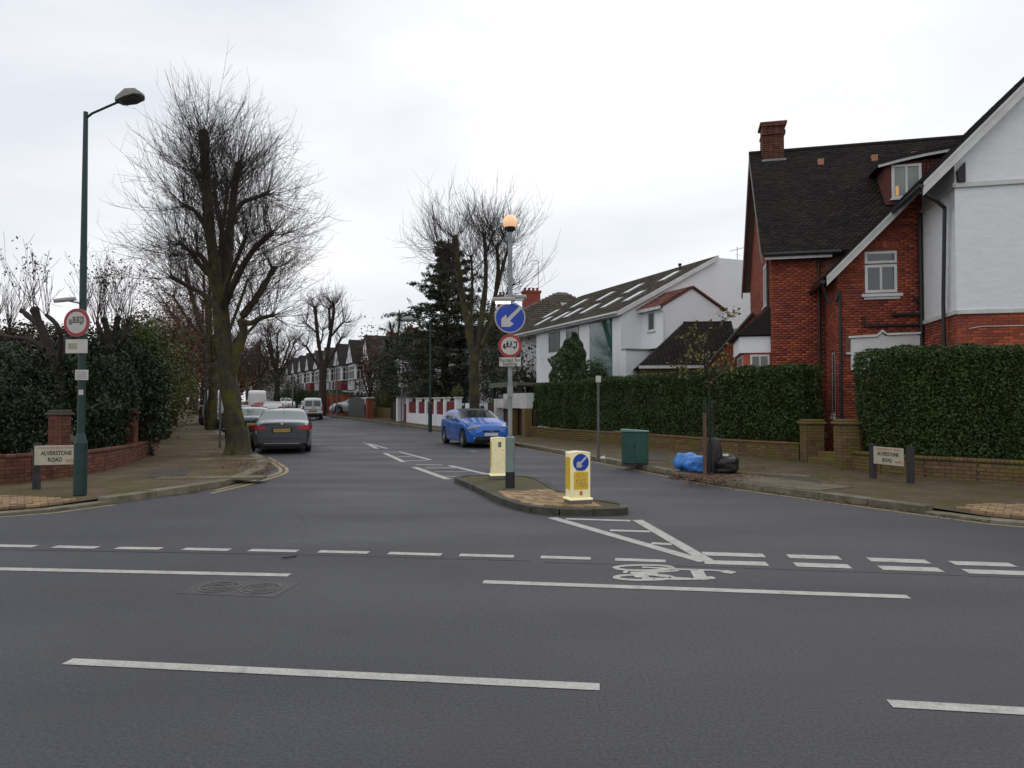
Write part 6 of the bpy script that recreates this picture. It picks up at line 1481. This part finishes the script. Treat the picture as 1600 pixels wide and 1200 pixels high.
stems1 = [
 ([(371, 722), (368, 680), (364, 640), (358, 600), (352, 560), (346, 500), (343, 450)], .32, .20, [0, 0, 0, 0, 0, 0, 0]),
 ([(346, 500), (338, 430), (328, 360), (322, 280), (318, 206)], .19, .12, [0, -.1, -.2, -.2, -.2], 1.5),
 ([(345, 480), (352, 420), (360, 350), (366, 300), (372, 256)], .17, .08, [0, .2, .3, .3, .3], 1.3),
 ([(352, 430), (347, 360), (338, 320), (334, 285)], .10, .06, [.2, .7, 1.0, 1.2], 1.2),
 ([(347, 460), (345, 380), (352, 330), (355, 290)], .09, .05, [0, 1.0, 1.6, 1.8], 1.0),
 ([(362, 345), (378, 318), (402, 308), (418, 302)], .08, .05, [.3, .2, 0, -.1], 1.2),
 ([(350, 480), (362, 450), (392, 396), (426, 362)], .12, .065, [0, -.3, -.6, -.8], 1.5),
 ([(360, 590), (368, 555), (381, 518), (377, 498), (396, 472), (416, 440), (428, 418)], .17, .07, [0, 0, 0, .1, .4, .8, 1.0], 1.4),
 ([(378, 502), (392, 505), (405, 498), (428, 492)], .09, .05, [0, -.2, -.5, -.8], 1.0),
 ([(346, 500), (332, 440), (318, 405), (306, 395)], .11, .065, [0, -.2, -.4, -.5], 1.4),
 ([(342, 440), (322, 425), (296, 392), (280, 380)], .09, .05, [0, .2, .4, .6], 1.2),
 ([(334, 390), (316, 346), (302, 328), (286, 320)], .08, .05, [-.1, -.2, -.4, -.4], 1.3),
 ([(347, 510), (330, 470), (292, 446), (266, 432)], .10, .05, [0, .3, .6, .6], 1.0),
 ([(328, 330), (312, 285), (304, 265)], .06, .04, [-.2, -.6, -.9], 1.2),
 ([(346, 490), (356, 440), (372, 400), (384, 370)], .09, .05, [0, -.8, -1.4, -1.7], 1.2),
]
tree_from_px('lime_tree', 'nearest bare pollarded lime with mossy leaning trunk beside the grey saloon', (371, 716), Y1, stems1, 24, 2.1, .0085, k2=5, k3=1, up=.6,
             root=[(.50, 0), (.40, .08), (.355, .25), (.33, .6), (.30, .9)], K=16, knuckle=15)
Y2 = 38.5
stems2 = [
 ([(742, 668), (741, 600), (742, 545)], .46, .36, [0, 0, 0]),
 ([(740, 560), (730, 500), (718, 440), (711, 370)], .32, .19, [0, 0, 0, 0], 1.5),
 ([(744, 560), (752, 500), (759, 440), (758, 390), (756, 366)], .26, .11, [0, 0, 0, 0, 0], 1.2),
 ([(746, 560), (766, 500), (778, 430), (776, 385)], .24, .10, [0, .4, .5, .5], 1.2),
 ([(770, 475), (786, 415), (795, 385)], .16, .09, [.4, .2, 0], 1.2),
 ([(752, 540), (782, 480), (800, 445)], .2, .09, [0, -.5, -1], 1.0),
 ([(715, 400), (700, 388), (684, 383)], .13, .08, [0, -.3, -.5], 1.3),
 ([(722, 440), (700, 415), (688, 408)], .11, .07, [0, .5, 1], 1.0),
 ([(759, 400), (768, 372), (772, 362)], .09, .07, [0, .5, .8], 1.2),
 ([(735, 520), (738, 440), (736, 400)], .15, .07, [0, 1, 1.6], .9),
]
tree_from_px('lime_tree', 'tall bare lime with forked top rising in front of the cedar', (742, 664), Y2, [(a, b * .68, c * .72, *r) for a, b, c, *r in stems2], 11, 3.1, .0120, k2=5, k3=0, up=1.0,
             root=[(.52, 0), (.40, .15), (.32, .6)], K=12, knuckle=18)
Y3 = 63
stems3 = [([(504, 650), (504, 610), (505, 568)], .58, .46, [0, 0, 0]),
 ([(503, 570), (497, 530), (492, 480)], .30, .20, [0, 0, 0], 1.4), ([(507, 575), (515, 530), (521, 490), (521, 475)], .30, .16, [0, 0, 0, 0], 1.4), ([(515, 515), (515, 498), (514, 482)], .2, .16, [0, .5, .6], 1.2),
 ([(500, 575), (487, 555), (478, 540)], .22, .12, [0, 0, 0], 1.), ([(518, 525), (532, 508), (538, 503)], .15, .10, [0, 0, 0], 1.2), ([(508, 575), (525, 545), (533, 528)], .2, .13, [0, .5, .8], 1.), ([(495, 520), (484, 510), (478, 505)], .12, .08, [0, 0, 0], 1.), ([(498, 545), (504, 525), (504, 515)], .12, .08, [0, -.6, -1], .8)]
tree_from_px('lime_tree', 'bare forked lime behind the silver white van', (504, 650), Y3, [(a, b * .64, c * .68, *r) for a, b, c, *r in stems3], 8, 2.3, .017, k2=3, up=.7, bk=barkd, twig=twigr, K=10, knuckle=22)
def lime_model(label, x, y, h, seed, n=9, spread=2.4, L0=2.6, per=9, r0=.016, tw=twigm, bk=bark, k2=3, rb=.42, scale=1, name='lime_tree', group='bare lime trees along the road', fork=.4):
    global rng
    keep = rng; rng = np.random.default_rng(seed); t = thing(name, label, 'tree', (x, y, hz(y) + KH - .05), 0, group); st = [([(0, 0, 0), (.1, 0, h * fork * .5), (.05, .05, h * fork)], rb, rb * .62)]
    for i in range(n):
        a = 2 * math.pi * (i + rng.random() * .6) / n; rr = spread * rng.uniform(.35, 1); z1 = h * rng.uniform(.62, .86) - rr * .5; z0_ = h * fork * rng.uniform(.75, 1)
        st.append(([(.05, 0, z0_ * .95), (rr * .45 * math.cos(a), rr * .45 * math.sin(a), z0_ + (z1 - z0_) * .35), (rr * .8 * math.cos(a), rr * .8 * math.sin(a), z0_ + (z1 - z0_) * .75), (rr * math.cos(a), rr * math.sin(a), z1)], rb * .38, rb * .18, 1.))
    V, Q = limb_mesh(st, K=9); arr_mesh('trunk', V, Q, bk, t, smooth=True)
    (V, Q), A = twigs_on(st[1:], per, L0, r0, .7, k2, knuckle=12); arr_mesh('crown', V, Q, tw, t); rng = keep; return t
sp_l = lambda y: -8.1 - .462 * (y - 21.6)
lb = ['second lime in the left row with dark mossy trunk', 'third lime of the left row, right behind the second', 'fourth lime in the left row, thin from distance', 'fifth lime of the left row where the pavement narrows', 'last lime one can make out in the left row']
A = lime_model(lb[0], xat(330.5, 40), 40, 12.5, 11, n=10, spread=2.9, L0=2.9, per=8, r0=.014, rb=.32, tw=twigr)
Bt = lime_model(lb[1], xat(317, 54), 54, 12, 12, n=9, spread=2.7, L0=2.8, per=8, r0=.017, rb=.31, tw=twigr, bk=barkd)
def put_copy(src, label, x, y, rz, s=1.0, dz=0):
    c = copy_tree(src, None, label); c.location = (x, y, hz(y) + KH - .05 + dz); c.rotation_euler = (0, 0, rz); c.scale = (s, s, s); return c
put_copy(A, lb[2], xat(306, 70), 70, 2.0, .97); put_copy(Bt, lb[3], xat(299, 86), 86, 1.1, 1.0); put_copy(A, lb[4], xat(294, 104), 104, 4.0, 1)
put_copy(Bt, 'bare tree standing over the far parked vans', xat(356, 112), 112, .7, 1.15); put_copy(A, 'bare tree left of the far red brick roofs', xat(387, 128), 128, 2.9, 1.15)
D = lime_model('bare lime with dark ivy thickened trunk in front of the timbered terrace', xat(432, 88), 88, 12.5, 21, n=9, spread=3.0, L0=2.6, per=8, r0=.022, rb=.38, bk=barkd, tw=twigr)
put_copy(D, 'bare tree furthest up the road on the right', xat(405, 135), 135, 2.2, 1.1); put_copy(D, 'faint bare tree rising beyond the far houses', xat(462, 165), 165, .5, 1.05)
# ivy on the trunk of the far lime
bush('ivy_clump', 'dark ivy and bush mass round the far lime trunk', 'bush', [((xat(426, 86), 86, hz(86) + 2.2), (2.6, 1.6, 2.5)), ((xat(433, 88), 88, hz(88) + 4.5), (1.3, 1.2, 2.0))], leafl, .22, 26)

def autumn(name, label, x, y, h, w, m, size, dens, seed=1, trunk=True, cat='tree', twl=2.0, grp=None):
    t = thing(name, label, cat, (x, y, hz(y)), 0, grp); Vs = []; lim_ = [([(0, 0, 0), (.1, .05, h * .3), (0, 0, h * .55)], .22, .1)]
    for i in range(9):
        a = 2 * math.pi * i / 9 + random.random(); rr = w * random.uniform(.4, .75); z0_ = h * random.uniform(.2, .45)
        lim_.append(([(0, 0, z0_), (rr * .5 * math.cos(a), rr * .5 * math.sin(a), z0_ + h * .18), (rr * math.cos(a), rr * math.sin(a), h * random.uniform(.5, .82))], .09, .03))
    V, Q = limb_mesh(lim_, K=7); arr_mesh('trunk', V, Q, barkd, t, smooth=True)
    (V, Q), A_ = twigs_on(lim_[1:], 7, twl, .012, .5, 3, knuckle=8); arr_mesh('twigs', V, Q, twigr, t, kind='stuff')
    n = int(dens); p, d = blob_points((0, 0, h * .56), (w, w, h * .46), n, seed, shell=.85, lump=.35); V, Q = leaf_quads(p, size, .7, d, .2); arr_mesh('crown', V, Q, m, t, rnd=np.repeat(rng.random(n), 4)); return t
autumn('copper_leaved_tree', 'small reddish brown tree above the hedge left of the lime row', xat(255, 30), 30, 6.6, 2.1, leafr, .10, 4200, 3, twl=1.3)
autumn('copper_leaved_tree', 'thin russet tree further along the left pavement', xat(272, 46), 46, 8.6, 2.8, leafr, .15, 4200, 5)
autumn('autumn_tree', 'orange brown tree closing the far end of the road', xat(372, 150), 150, 13, 9, leafr, .5, 5200, 7, twl=4)
autumn('autumn_tree', 'russet tree far off behind the white high roofed van', xat(400, 172), 172, 12, 10, leafr, .55, 5200, 9, twl=4)
autumn('autumn_tree', 'brown tree at the vanishing point of the left pavement', xat(300, 135), 135, 13, 8, leafr, .42, 6000, 13, twl=4)
autumn('autumn_tree', 'dull russet tree between the left row and the far vans', xat(335, 160), 160, 13, 9, leafr, .5, 5200, 15, twl=4)
autumn('autumn_tree', 'orange leaved small tree in front of the nearest timbered house', xat(577, 66), 66, 8.8, 1.5, mat('orange_leaf', (.17, .045, .015), (.12, .04, .015), 1, rough=.7, rnd=.4), .20, 650, 17, twl=1.2)

# left garden: dark laurels, hedge along the pavement, pollarded tree with whips
def B3(u, v, Y, rx, ry, rz_): p = P(u, v, Y); return ((p.x, p.y, p.z), (rx, ry, rz_))
lv = 900
bush('laurel_bush', 'dark laurel bush spilling over the curved brick wall behind the name sign', 'bush', [B3(30, 650, 16.9, .95, .8, .85), B3(-50, 640, 16.6, 1.2, .9, 1.0)], leafl, .11, 420, asp=.42, droop=.4)
bush('laurel_bush', 'dark laurel bush right of the broad brick pier', 'bush', [B3(158, 660, 17.9, .62, .7, .8), B3(172, 610, 18.6, .8, .8, .9)], leafl, .11, 420, asp=.42, droop=.4)
bush('laurel_bush', 'glossy laurel bush beside the narrow brick pier', 'bush', [B3(228, 655, 20.6, .55, .8, .95), B3(222, 600, 21, .8, .8, .9)], leafl, .11, 380, asp=.42, droop=.4)
bush('rhododendron', 'large dark rhododendron filling the corner garden', 'bush', [B3(30, 605, 19, 1.7, 1.3, 1.1), B3(95, 610, 18.6, 1.3, 1.2, 1.15), B3(-60, 590, 19.5, 1.8, 1.4, 1.5)], leafl, .13, 300, asp=.38, droop=.5)
bush('rhododendron', 'tall dark bush behind the street lamp signs', 'bush', [B3(145, 585, 20.5, 1.3, 1.2, 1.3), B3(182, 600, 20.5, 1.1, 1.2, 1.4), B3(195, 630, 21, 1.1, 1, 1.2)], leafl, .12, 300, asp=.45)
bush('garden_tree_mass', 'olive brown bushes behind the left garden', 'bush', [B3(30, 560, 27, 2.6, 2, 1.2), B3(95, 560, 26, 2.2, 2, 1.3), B3(-60, 550, 26, 2.5, 2, 1.5)], mat('olive_leaf', (.045, .042, .016), (.06, .045, .02), .8, rough=.7, rnd=.4), .16, 120)
bush('broadleaf_shrub', 'yellow green shrub rising over the left hedge beside the pavement', 'bush', [B3(214, 548, 21.8, .95, 1.1, 1.1), B3(238, 575, 24, 1.0, 1.0, 1.5), B3(252, 620, 27, .7, 1.0, 1.2), B3(197, 540, 21.5, .8, 1, .75)], leafy, .10, 330)
p0 = [(-12.9, 25.6), (-17.9, 36.5), (-24.6, 51), (-31.5, 66), (-38.5, 81), (-48, 101), (-60, 126)]
hedge('garden_hedge', 'long shaggy dark green hedge along the left pavement', [Vector(p) for p in p0], 1.6, .25, 3.2, leafh, .13, 170, -1, 21, lump=.30, round_=.6, hf=lambda x, y: 3.1 + .5 * np.sin(y * .35) + .3 * np.sin(y * 1.1))
bush('broadleaf_shrub', 'olive shrub overhanging the left pavement beyond the wall', 'bush', [B3(258, 590, 31, 1.0, 1.5, 2.0), B3(266, 580, 38, 1.4, 2, 2.6)], leafy, .13, 160)
for i, (u, Y, s, lbb) in enumerate([(268, 52, 3.0, 'tall mixed shrubs behind the hedge, first beyond the copper tree'), (276, 72, 4.0, 'tall mixed shrubs behind the hedge near the fourth lime'), (270, 95, 5, 'dark mass of garden trees at the end of the left hedge')]):
    x_ = xat(u, Y) - s * .7; bush('garden_shrubs', lbb, 'bush', [((x_, Y, hz(Y) + s * .8), (s * .8, s, s * .8)), ((x_ - s, Y, hz(Y) + s * .9), (s, s, s * .9))], mat('olive_leaf2', (.05, .035, .018), (.045, .05, .016), .5, rough=.7, rnd=.4), .25, 40)
# pollarded garden tree with upright whips
def whips(label, u0, Y, stems, n, L0, leafn, seedx, red_=False, rr=.009):
    b = P(u0, 640, Y); t = thing('pollarded_tree', label, 'tree', (b.x, Y, KH)); st = []
    for pts, r0_, r1_ in stems: st.append(([np.array([P(u, v, Y + dy).x - b.x, dy, P(u, v, Y + dy).z - KH]) for u, v, dy in pts], r0_, r1_))
    V, Q = limb_mesh(st, K=9, n=12, lump=.1); arr_mesh('trunk', V, Q, barkd, t, smooth=True)
    O, Dd = [], []
    for pts, r0_, r1_ in st[1:]:
        for _ in range(n): O.append(pts[-1] + rng.normal(0, r1_ * .8, 3)); Dd.append(np.array([rng.normal(0, .28), rng.normal(0, .28), 1]))
    O, Dd = np.array(O), np.array(Dd); Ln = L0 * rng.uniform(.4, 1.15, len(O)); A_ = grow(O, Dd, Ln, 8, .25, .12); parts = [tubes(A_, np.linspace(1, .35, 8)[None] * rr * np.ones((len(O), 1)))]
    o, d, l, _ = offshoots(A_, Ln, 3, spread=.35, frac=(.2, .45)); B_ = grow(o, d, l, 5, .5); parts.append(tubes(B_, np.full((len(B_), 5), rr * .45))); V, Q = join_arr(parts); arr_mesh('whips', V, Q, twigr, t, kind='stuff')
    lg = Ln > .75 * L0; allp = A_[lg][:, -3:].reshape(-1, 3); k = rng.choice(len(allp), min(leafn, len(allp)), replace=False); pp = allp[k] + rng.normal(0, .05, (len(k), 3))
    pp = np.concatenate([pp] + [pp + rng.normal(0, .06, pp.shape) for _ in range(2)]); V, Q = leaf_quads(pp, .085, .5, droop=1.5); arr_mesh('leaves', V, Q, mat('dark_plum_leaf', (.05, .022, .03), (.04, .02, .022), 1, rough=.7, rnd=.4), t, rnd=np.repeat(rng.random(len(pp)), 4)); return t
Yp = 18.0
whips('pollarded tree with leafy whips above the left garden, behind the lamp', 95, Yp, [([(98, 650, 0), (92, 590, 0), (82, 560, 0)], .13, .10), ([(84, 565, 0), (72, 530, 0), (62, 505, 0), (54, 484, 0)], .10, .085), ([(72, 545, 0), (45, 530, .2), (15, 527, .4), (-15, 520, .5)], .07, .04),
    ([(82, 560, 0), (70, 520, .4), (40, 490, .8), (34, 486, .9)], .07, .06), ([(88, 575, 0), (110, 530, .6), (128, 500, .8), (132, 488, .8)], .08, .06), ([(90, 580, 0), (95, 540, -.4), (90, 510, -.6), (72, 492, -.6)], .07, .05)], 9, 1.5, 60, 1)
whips('pollarded shrub with dense reddish whips right of the street lamp', 172, 20.0, [([(172, 650, 0), (170, 580, 0), (172, 540, 0)], .12, .10), ([(172, 550, 0), (168, 520, 0), (163, 500, 0)], .09, .08), ([(174, 550, 0), (180, 520, .3), (184, 497, .4)], .09, .08), ([(170, 550, 0), (158, 520, -.3), (152, 505, -.3)], .07, .05), ([(175, 550, 0), (190, 530, .2), (200, 512, .4)], .07, .05)], 26, 1.65, 130, 2, rr=.008)
whips('pale wispy bare shrub at the far left edge', 8, 24, [([(5, 640, 0), (0, 590, 0), (-5, 560, 0)], .1, .07), ([(-5, 560, 0), (-8, 530, 0), (-10, 505, 0)], .06, .04), ([(-5, 560, 0), (12, 530, .4), (15, 510, .4)], .06, .04)], 26, 1.6, 20, 3)

# right side planting
# cedar
def cedar(x, y, h):
    t = thing('cedar_tree', 'large dark spreading cedar behind the pillared white wall', 'tree', (x, y, hz(y) + KH)); pth = [(0, 0, 0), (.1, .1, h * .5), (.3, 0, h)]
    V, Q = limb_mesh([(pth, .38, .05)], K=10); arr_mesh('trunk', V, Q, barkd, t, smooth=True); O, Dd, Ln = [], [], []
    for i in range(120):
        z = h * (.10 + .88 * (i / 120)); a = i * 2.4; f = (1 - z / h); l = .6 + 6.6 * f ** 1.0 * (1 if i % 3 else 1.1); O.append((.02 * z, 0, z)); Dd.append((math.cos(a), math.sin(a), .35 * (1 - f) + .12)); Ln.append(l * random.choice([.55, .75, .95, 1.1]) * random.uniform(.9, 1.1))
    O, Dd, Ln = np.array(O), np.array(Dd, float), np.array(Ln); A_ = grow(O, Dd, Ln, 10, -.25, .12); parts = [tubes(A_, np.linspace(.055, .012, 10)[None] * np.ones((len(O), 1)), 5)]
    o, d, l, _ = offshoots(A_, Ln, 15, spread=.6, frac=(.18, .40), lo=.1, hi=1.0); d[:, 2] *= .4; B_ = grow(o, d, l, 6, -.35, .1); parts.append(tubes(B_, np.full((len(B_), 6), .008)))
    V, Q = join_arr(parts); arr_mesh('branches', V, Q, barkd, t)
    tt = rng.random((len(B_), 28)) ** .8 * 4.99; i = tt.astype(int); f = (tt - i)[..., None]; P0 = B_[np.arange(len(B_))[:, None], i] * (1 - f) + B_[np.arange(len(B_))[:, None], i + 1] * f
    p = P0.reshape(-1, 3) + rng.normal(0, .06, (P0.shape[0] * 28, 3)) - np.array([0, 0, .08]); V, Q = leaf_quads(p, .26, .28, np.tile([0, 0, 1.], (len(p), 1)), .25, droop=.55)
    arr_mesh('foliage', V, Q, leafc, t, rnd=np.repeat(rng.random(len(p)), 4))
    return t
Yc = 53.5; cedar(xat(694, Yc), Yc, zat(372, Yc) - .3)
# cordyline / palm heads at the edge of the cedar
def palm(label, heads, Y):
    b = P(heads[0][0], 640, Y); t = thing('palm_tree', label, 'tree', (b.x, Y, hz(Y))); V = []; Q = []; mb = MB()
    for (u, v, s) in heads:
        c = P(u, v, Y + random.uniform(-.5, .5)); c = Vector((c.x - b.x, c.y - Y, c.z - hz(Y))); mb.cyl((0, 0, 0), c, .12, .08, 7)
        for k in range(90):
            a = random.random() * 6.28; el = random.uniform(-.7, 1.3); d = Vector((math.cos(a) * math.cos(el), math.sin(a) * math.cos(el), math.sin(el))); sd = d.orthogonal().normalized() * .035 if abs(d.z) > .95 else Vector((-d.y, d.x, 0)).normalized() * .035
            l = 1.3 * s * random.uniform(.7, 1.1); m_ = c + d * l * .6; e = c + d * l + Vector((0, 0, -l * .25)); n = len(V); V += [c - sd * .5, c + sd * .5, m_ + sd, m_ - sd, e + sd * .1, e - sd * .1]; Q += [(n, n + 1, n + 2, n + 3), (n + 3, n + 2, n + 4, n + 5)]
    mb.build('trunk', barkd, t); arr_mesh('crown', V, Q, mat('palm_leaf', (.035, .055, .02), (.05, .07, .025), 1, rough=.5), t); return t
palm('spiky cabbage palm on the left flank of the cedar', [(612, 518, 1.15), (624, 502, 1.1), (606, 545, 1.15), (620, 540, 1.3), (636, 520, 1.3), (608, 572, 1.1), (628, 568, 1.3), (640, 545, 1.3)], 64)
bush('dark_shrub', 'dense dark shrub hiding the feet of the cabbage palm', 'bush', [B3(612, 600, 63, 1.0, 1, 1.7), B3(632, 590, 63, 1.2, .9, 2.0), B3(650, 575, 62.5, 1.2, .9, 2.0)], leafl, .17, 150)
YF = 46
bush('dark_shrub', 'very dark rounded shrub below the cabbage palm', 'bush', [B3(608, 590, 67, 1.6, 1.2, 1.8), B3(640, 600, 64, 2.0, 1.2, 1.4)], leafl, .14, 130)
bush('dark_shrub', 'dark shrubs under the cedar behind the white wall', 'bush', [B3(640, 565, 57, 2.0, 1.4, 2.3), B3(662, 540, 57, 1.7, 1.3, 2.0), B3(690, 612, 54, 1.7, 1.2, 1.1), B3(725, 600, 54, 1.8, 1.2, 1.4), B3(663, 600, 56, 1.3, 1.2, 1.4)], leafl, .14, 130)
bush('dark_shrub', 'dark shrubs between the lime trunk and the beacon post', 'bush', [B3(772, 535, 51, 1.9, 1.2, 2.2), B3(748, 500, 52, 1.5, 1.2, 1.6), B3(775, 600, 48, 1.6, 1.2, 1.2), B3(805, 598, 47, 1.4, 1.2, 1.1), B3(790, 560, 49, 1.2, 1, 1.0)], leafc, .16, 130)
bush('yellow_shrub', 'small yellow leaved shrub behind the pillared wall', 'bush', [B3(714, 616, 46, .45, .4, .5)], leafy, .10, 260)
bush('privet_hedge', 'yellow green rounded hedge above the brown brick wall', 'hedge', [B3(602, 630, 63, 1.2, 1.2, 1.35), B3(618, 622, 62, 1.1, 1, 1.0), B3(632, 620, 61, 1.0, 1, .9)], leafy, .13, 260)
bush('dark_shrub', 'dark purple bush beside the brick gate post', 'bush', [B3(586, 628, 67, .9, .9, 1.1)], leafl, .14, 160)
hedge('garden_hedge', 'dark clipped hedge behind the tall red brick piers', [Vector(G(544, 650)) + Vector((.5, 1.2)), Vector(G(507, 646)) + Vector((.5, 1.2))], 1.0, .5, 2.05, leafl, .16, 120, 1, 31)
hedge('garden_hedge', 'long mid green hedge left of the silver white van', [Vector((-18.7, 77)), Vector((-27.5, 96)), Vector((-40, 123))], 1.6, .2, 2.3, leafh, .2, 90, 1, 33, lump=.25)
bush('conifer_bush', 'dark rounded conifer in front of the far terrace', 'bush', [B3(458, 618, 100, 1.6, 1.5, 2.3)], leafc, .25, 60)
# conical conifer by the white house
def conifer(label, u, vt, vb, Y, w):
    p = P(u, vt, Y); h = p.z - .15; t = thing('conifer', label, 'tree', (p.x, Y, .12)); n = 26000; z = rng.random(n) ** .75; a = rng.random(n) * 6.28; r = w * (1 - z) ** .5 * (1 - .35 * rng.random(n) ** 2)
    d = np.stack([np.cos(a), np.sin(a), np.zeros(n) + .35], 1); P3 = np.stack([np.cos(a) * r, np.sin(a) * r, z * h], 1); P3 += d * (.26 * lumpy(P3, 2.6, 5) + .14 * lumpy(P3, 7, 8))[:, None]; V, Q = leaf_quads(P3, .15, .35, d, .4, droop=-.8)
    arr_mesh('foliage', V, Q, leafb, t, rnd=np.repeat(rng.random(n), 4)); MB().cyl((0, 0, 0), (0, 0, h * .85), .12, .02, 7).build('trunk', barkd, t)
conifer('bushy conical conifer in front of the white house', 896, 518, 600, 32.8, 1.1)
bush('cypress_shrub', 'small feathery green shrub against the green glass strip', 'bush', [B3(922, 582, 31.5, .7, .5, .55), B3(935, 590, 31.5, .4, .4, .4)], leafb, .12, 300)
# wispy cedar-like branch between post and white house is part of a small larch
autumn('larch', 'sparse drooping conifer sprays beside the white house corner', xat(826, 44), 44, 5.6, 1.3, leafc, .2, 420, 23, twl=1.0)
p = P(935, 468, 52); bush('far_tree_top', 'dark twiggy tree top just showing over the white house ridge', 'tree', [((p.x, 52, p.z - .6), (1.2, .8, .7))], leafc, .22, 26)

# young street tree with stake and mesh guard
x, y = G(1101, 742, KH); yt = thing('young_street_tree', 'thin young street tree with yellowing leaves and a black mesh guard', 'tree', (x + .10, y, KH)); zz = lambda v: zat(v, y) - KH
tr = [([(0, 0, 0), (.02, 0, 1.4), (-.02, 0, 2.4), (0, 0, 3.35)], .028, .012)]
for i in range(12):
    a = random.random() * 6.28; z0_ = random.uniform(1.7, 3.1); l = random.uniform(.3, .65); tr.append(([(0, 0, z0_), (l * .5 * math.cos(a), l * .5 * math.sin(a), z0_ + .25), (l * math.cos(a), l * math.sin(a), z0_ + random.uniform(.25, .7))], .011, .005))
V, Q = limb_mesh(tr, K=6); arr_mesh('trunk', V, Q, barkd, yt, smooth=True); (V, Q), A_ = twigs_on(tr[1:], 12, .35, .004, .3, 2, knuckle=4); arr_mesh('twigs', V, Q, barkd, yt)
k = A_[:, 2:].reshape(-1, 3); k = k[rng.choice(len(k), min(520, len(k)), replace=False)] + rng.normal(0, .04, (min(520, len(k)), 3)); V, Q = leaf_quads(k, .08, .7, droop=.5); arr_mesh('crown', V, Q, leaftan, yt, rnd=np.repeat(rng.random(len(k)), 4))
gr = MB(); g0, g1 = .02, zz(624)
for i in range(11): a = i / 10 * math.pi * 2; gr.cyl((.0 + .12 * math.cos(a), .12 * math.sin(a), g0), (.12 * math.cos(a), .12 * math.sin(a), g1), .0035, k=4, cap=False)
for k_ in range(int((g1 - g0) / .06)): z = g0 + k_ * .06; gr.tube([(.12 * math.cos(a), .12 * math.sin(a), z) for a in np.linspace(0, 6.283, 12)], .0026, 4)
gr.build('mesh_guard', mat('guard_mesh', (.05, .055, .05), rough=.6), yt)
stk = MB().cyl((0, 0, -.05), (0, 0, zz(645)), .042, k=10).build('tree_stake', mat('stake_wood', (.14, .085, .055), (.10, .06, .045), 8, rough=.85)); stk.location = (x - .03, y - .14, KH); tag(stk, 'round brown timber stake in front of the young street tree', 'stake')
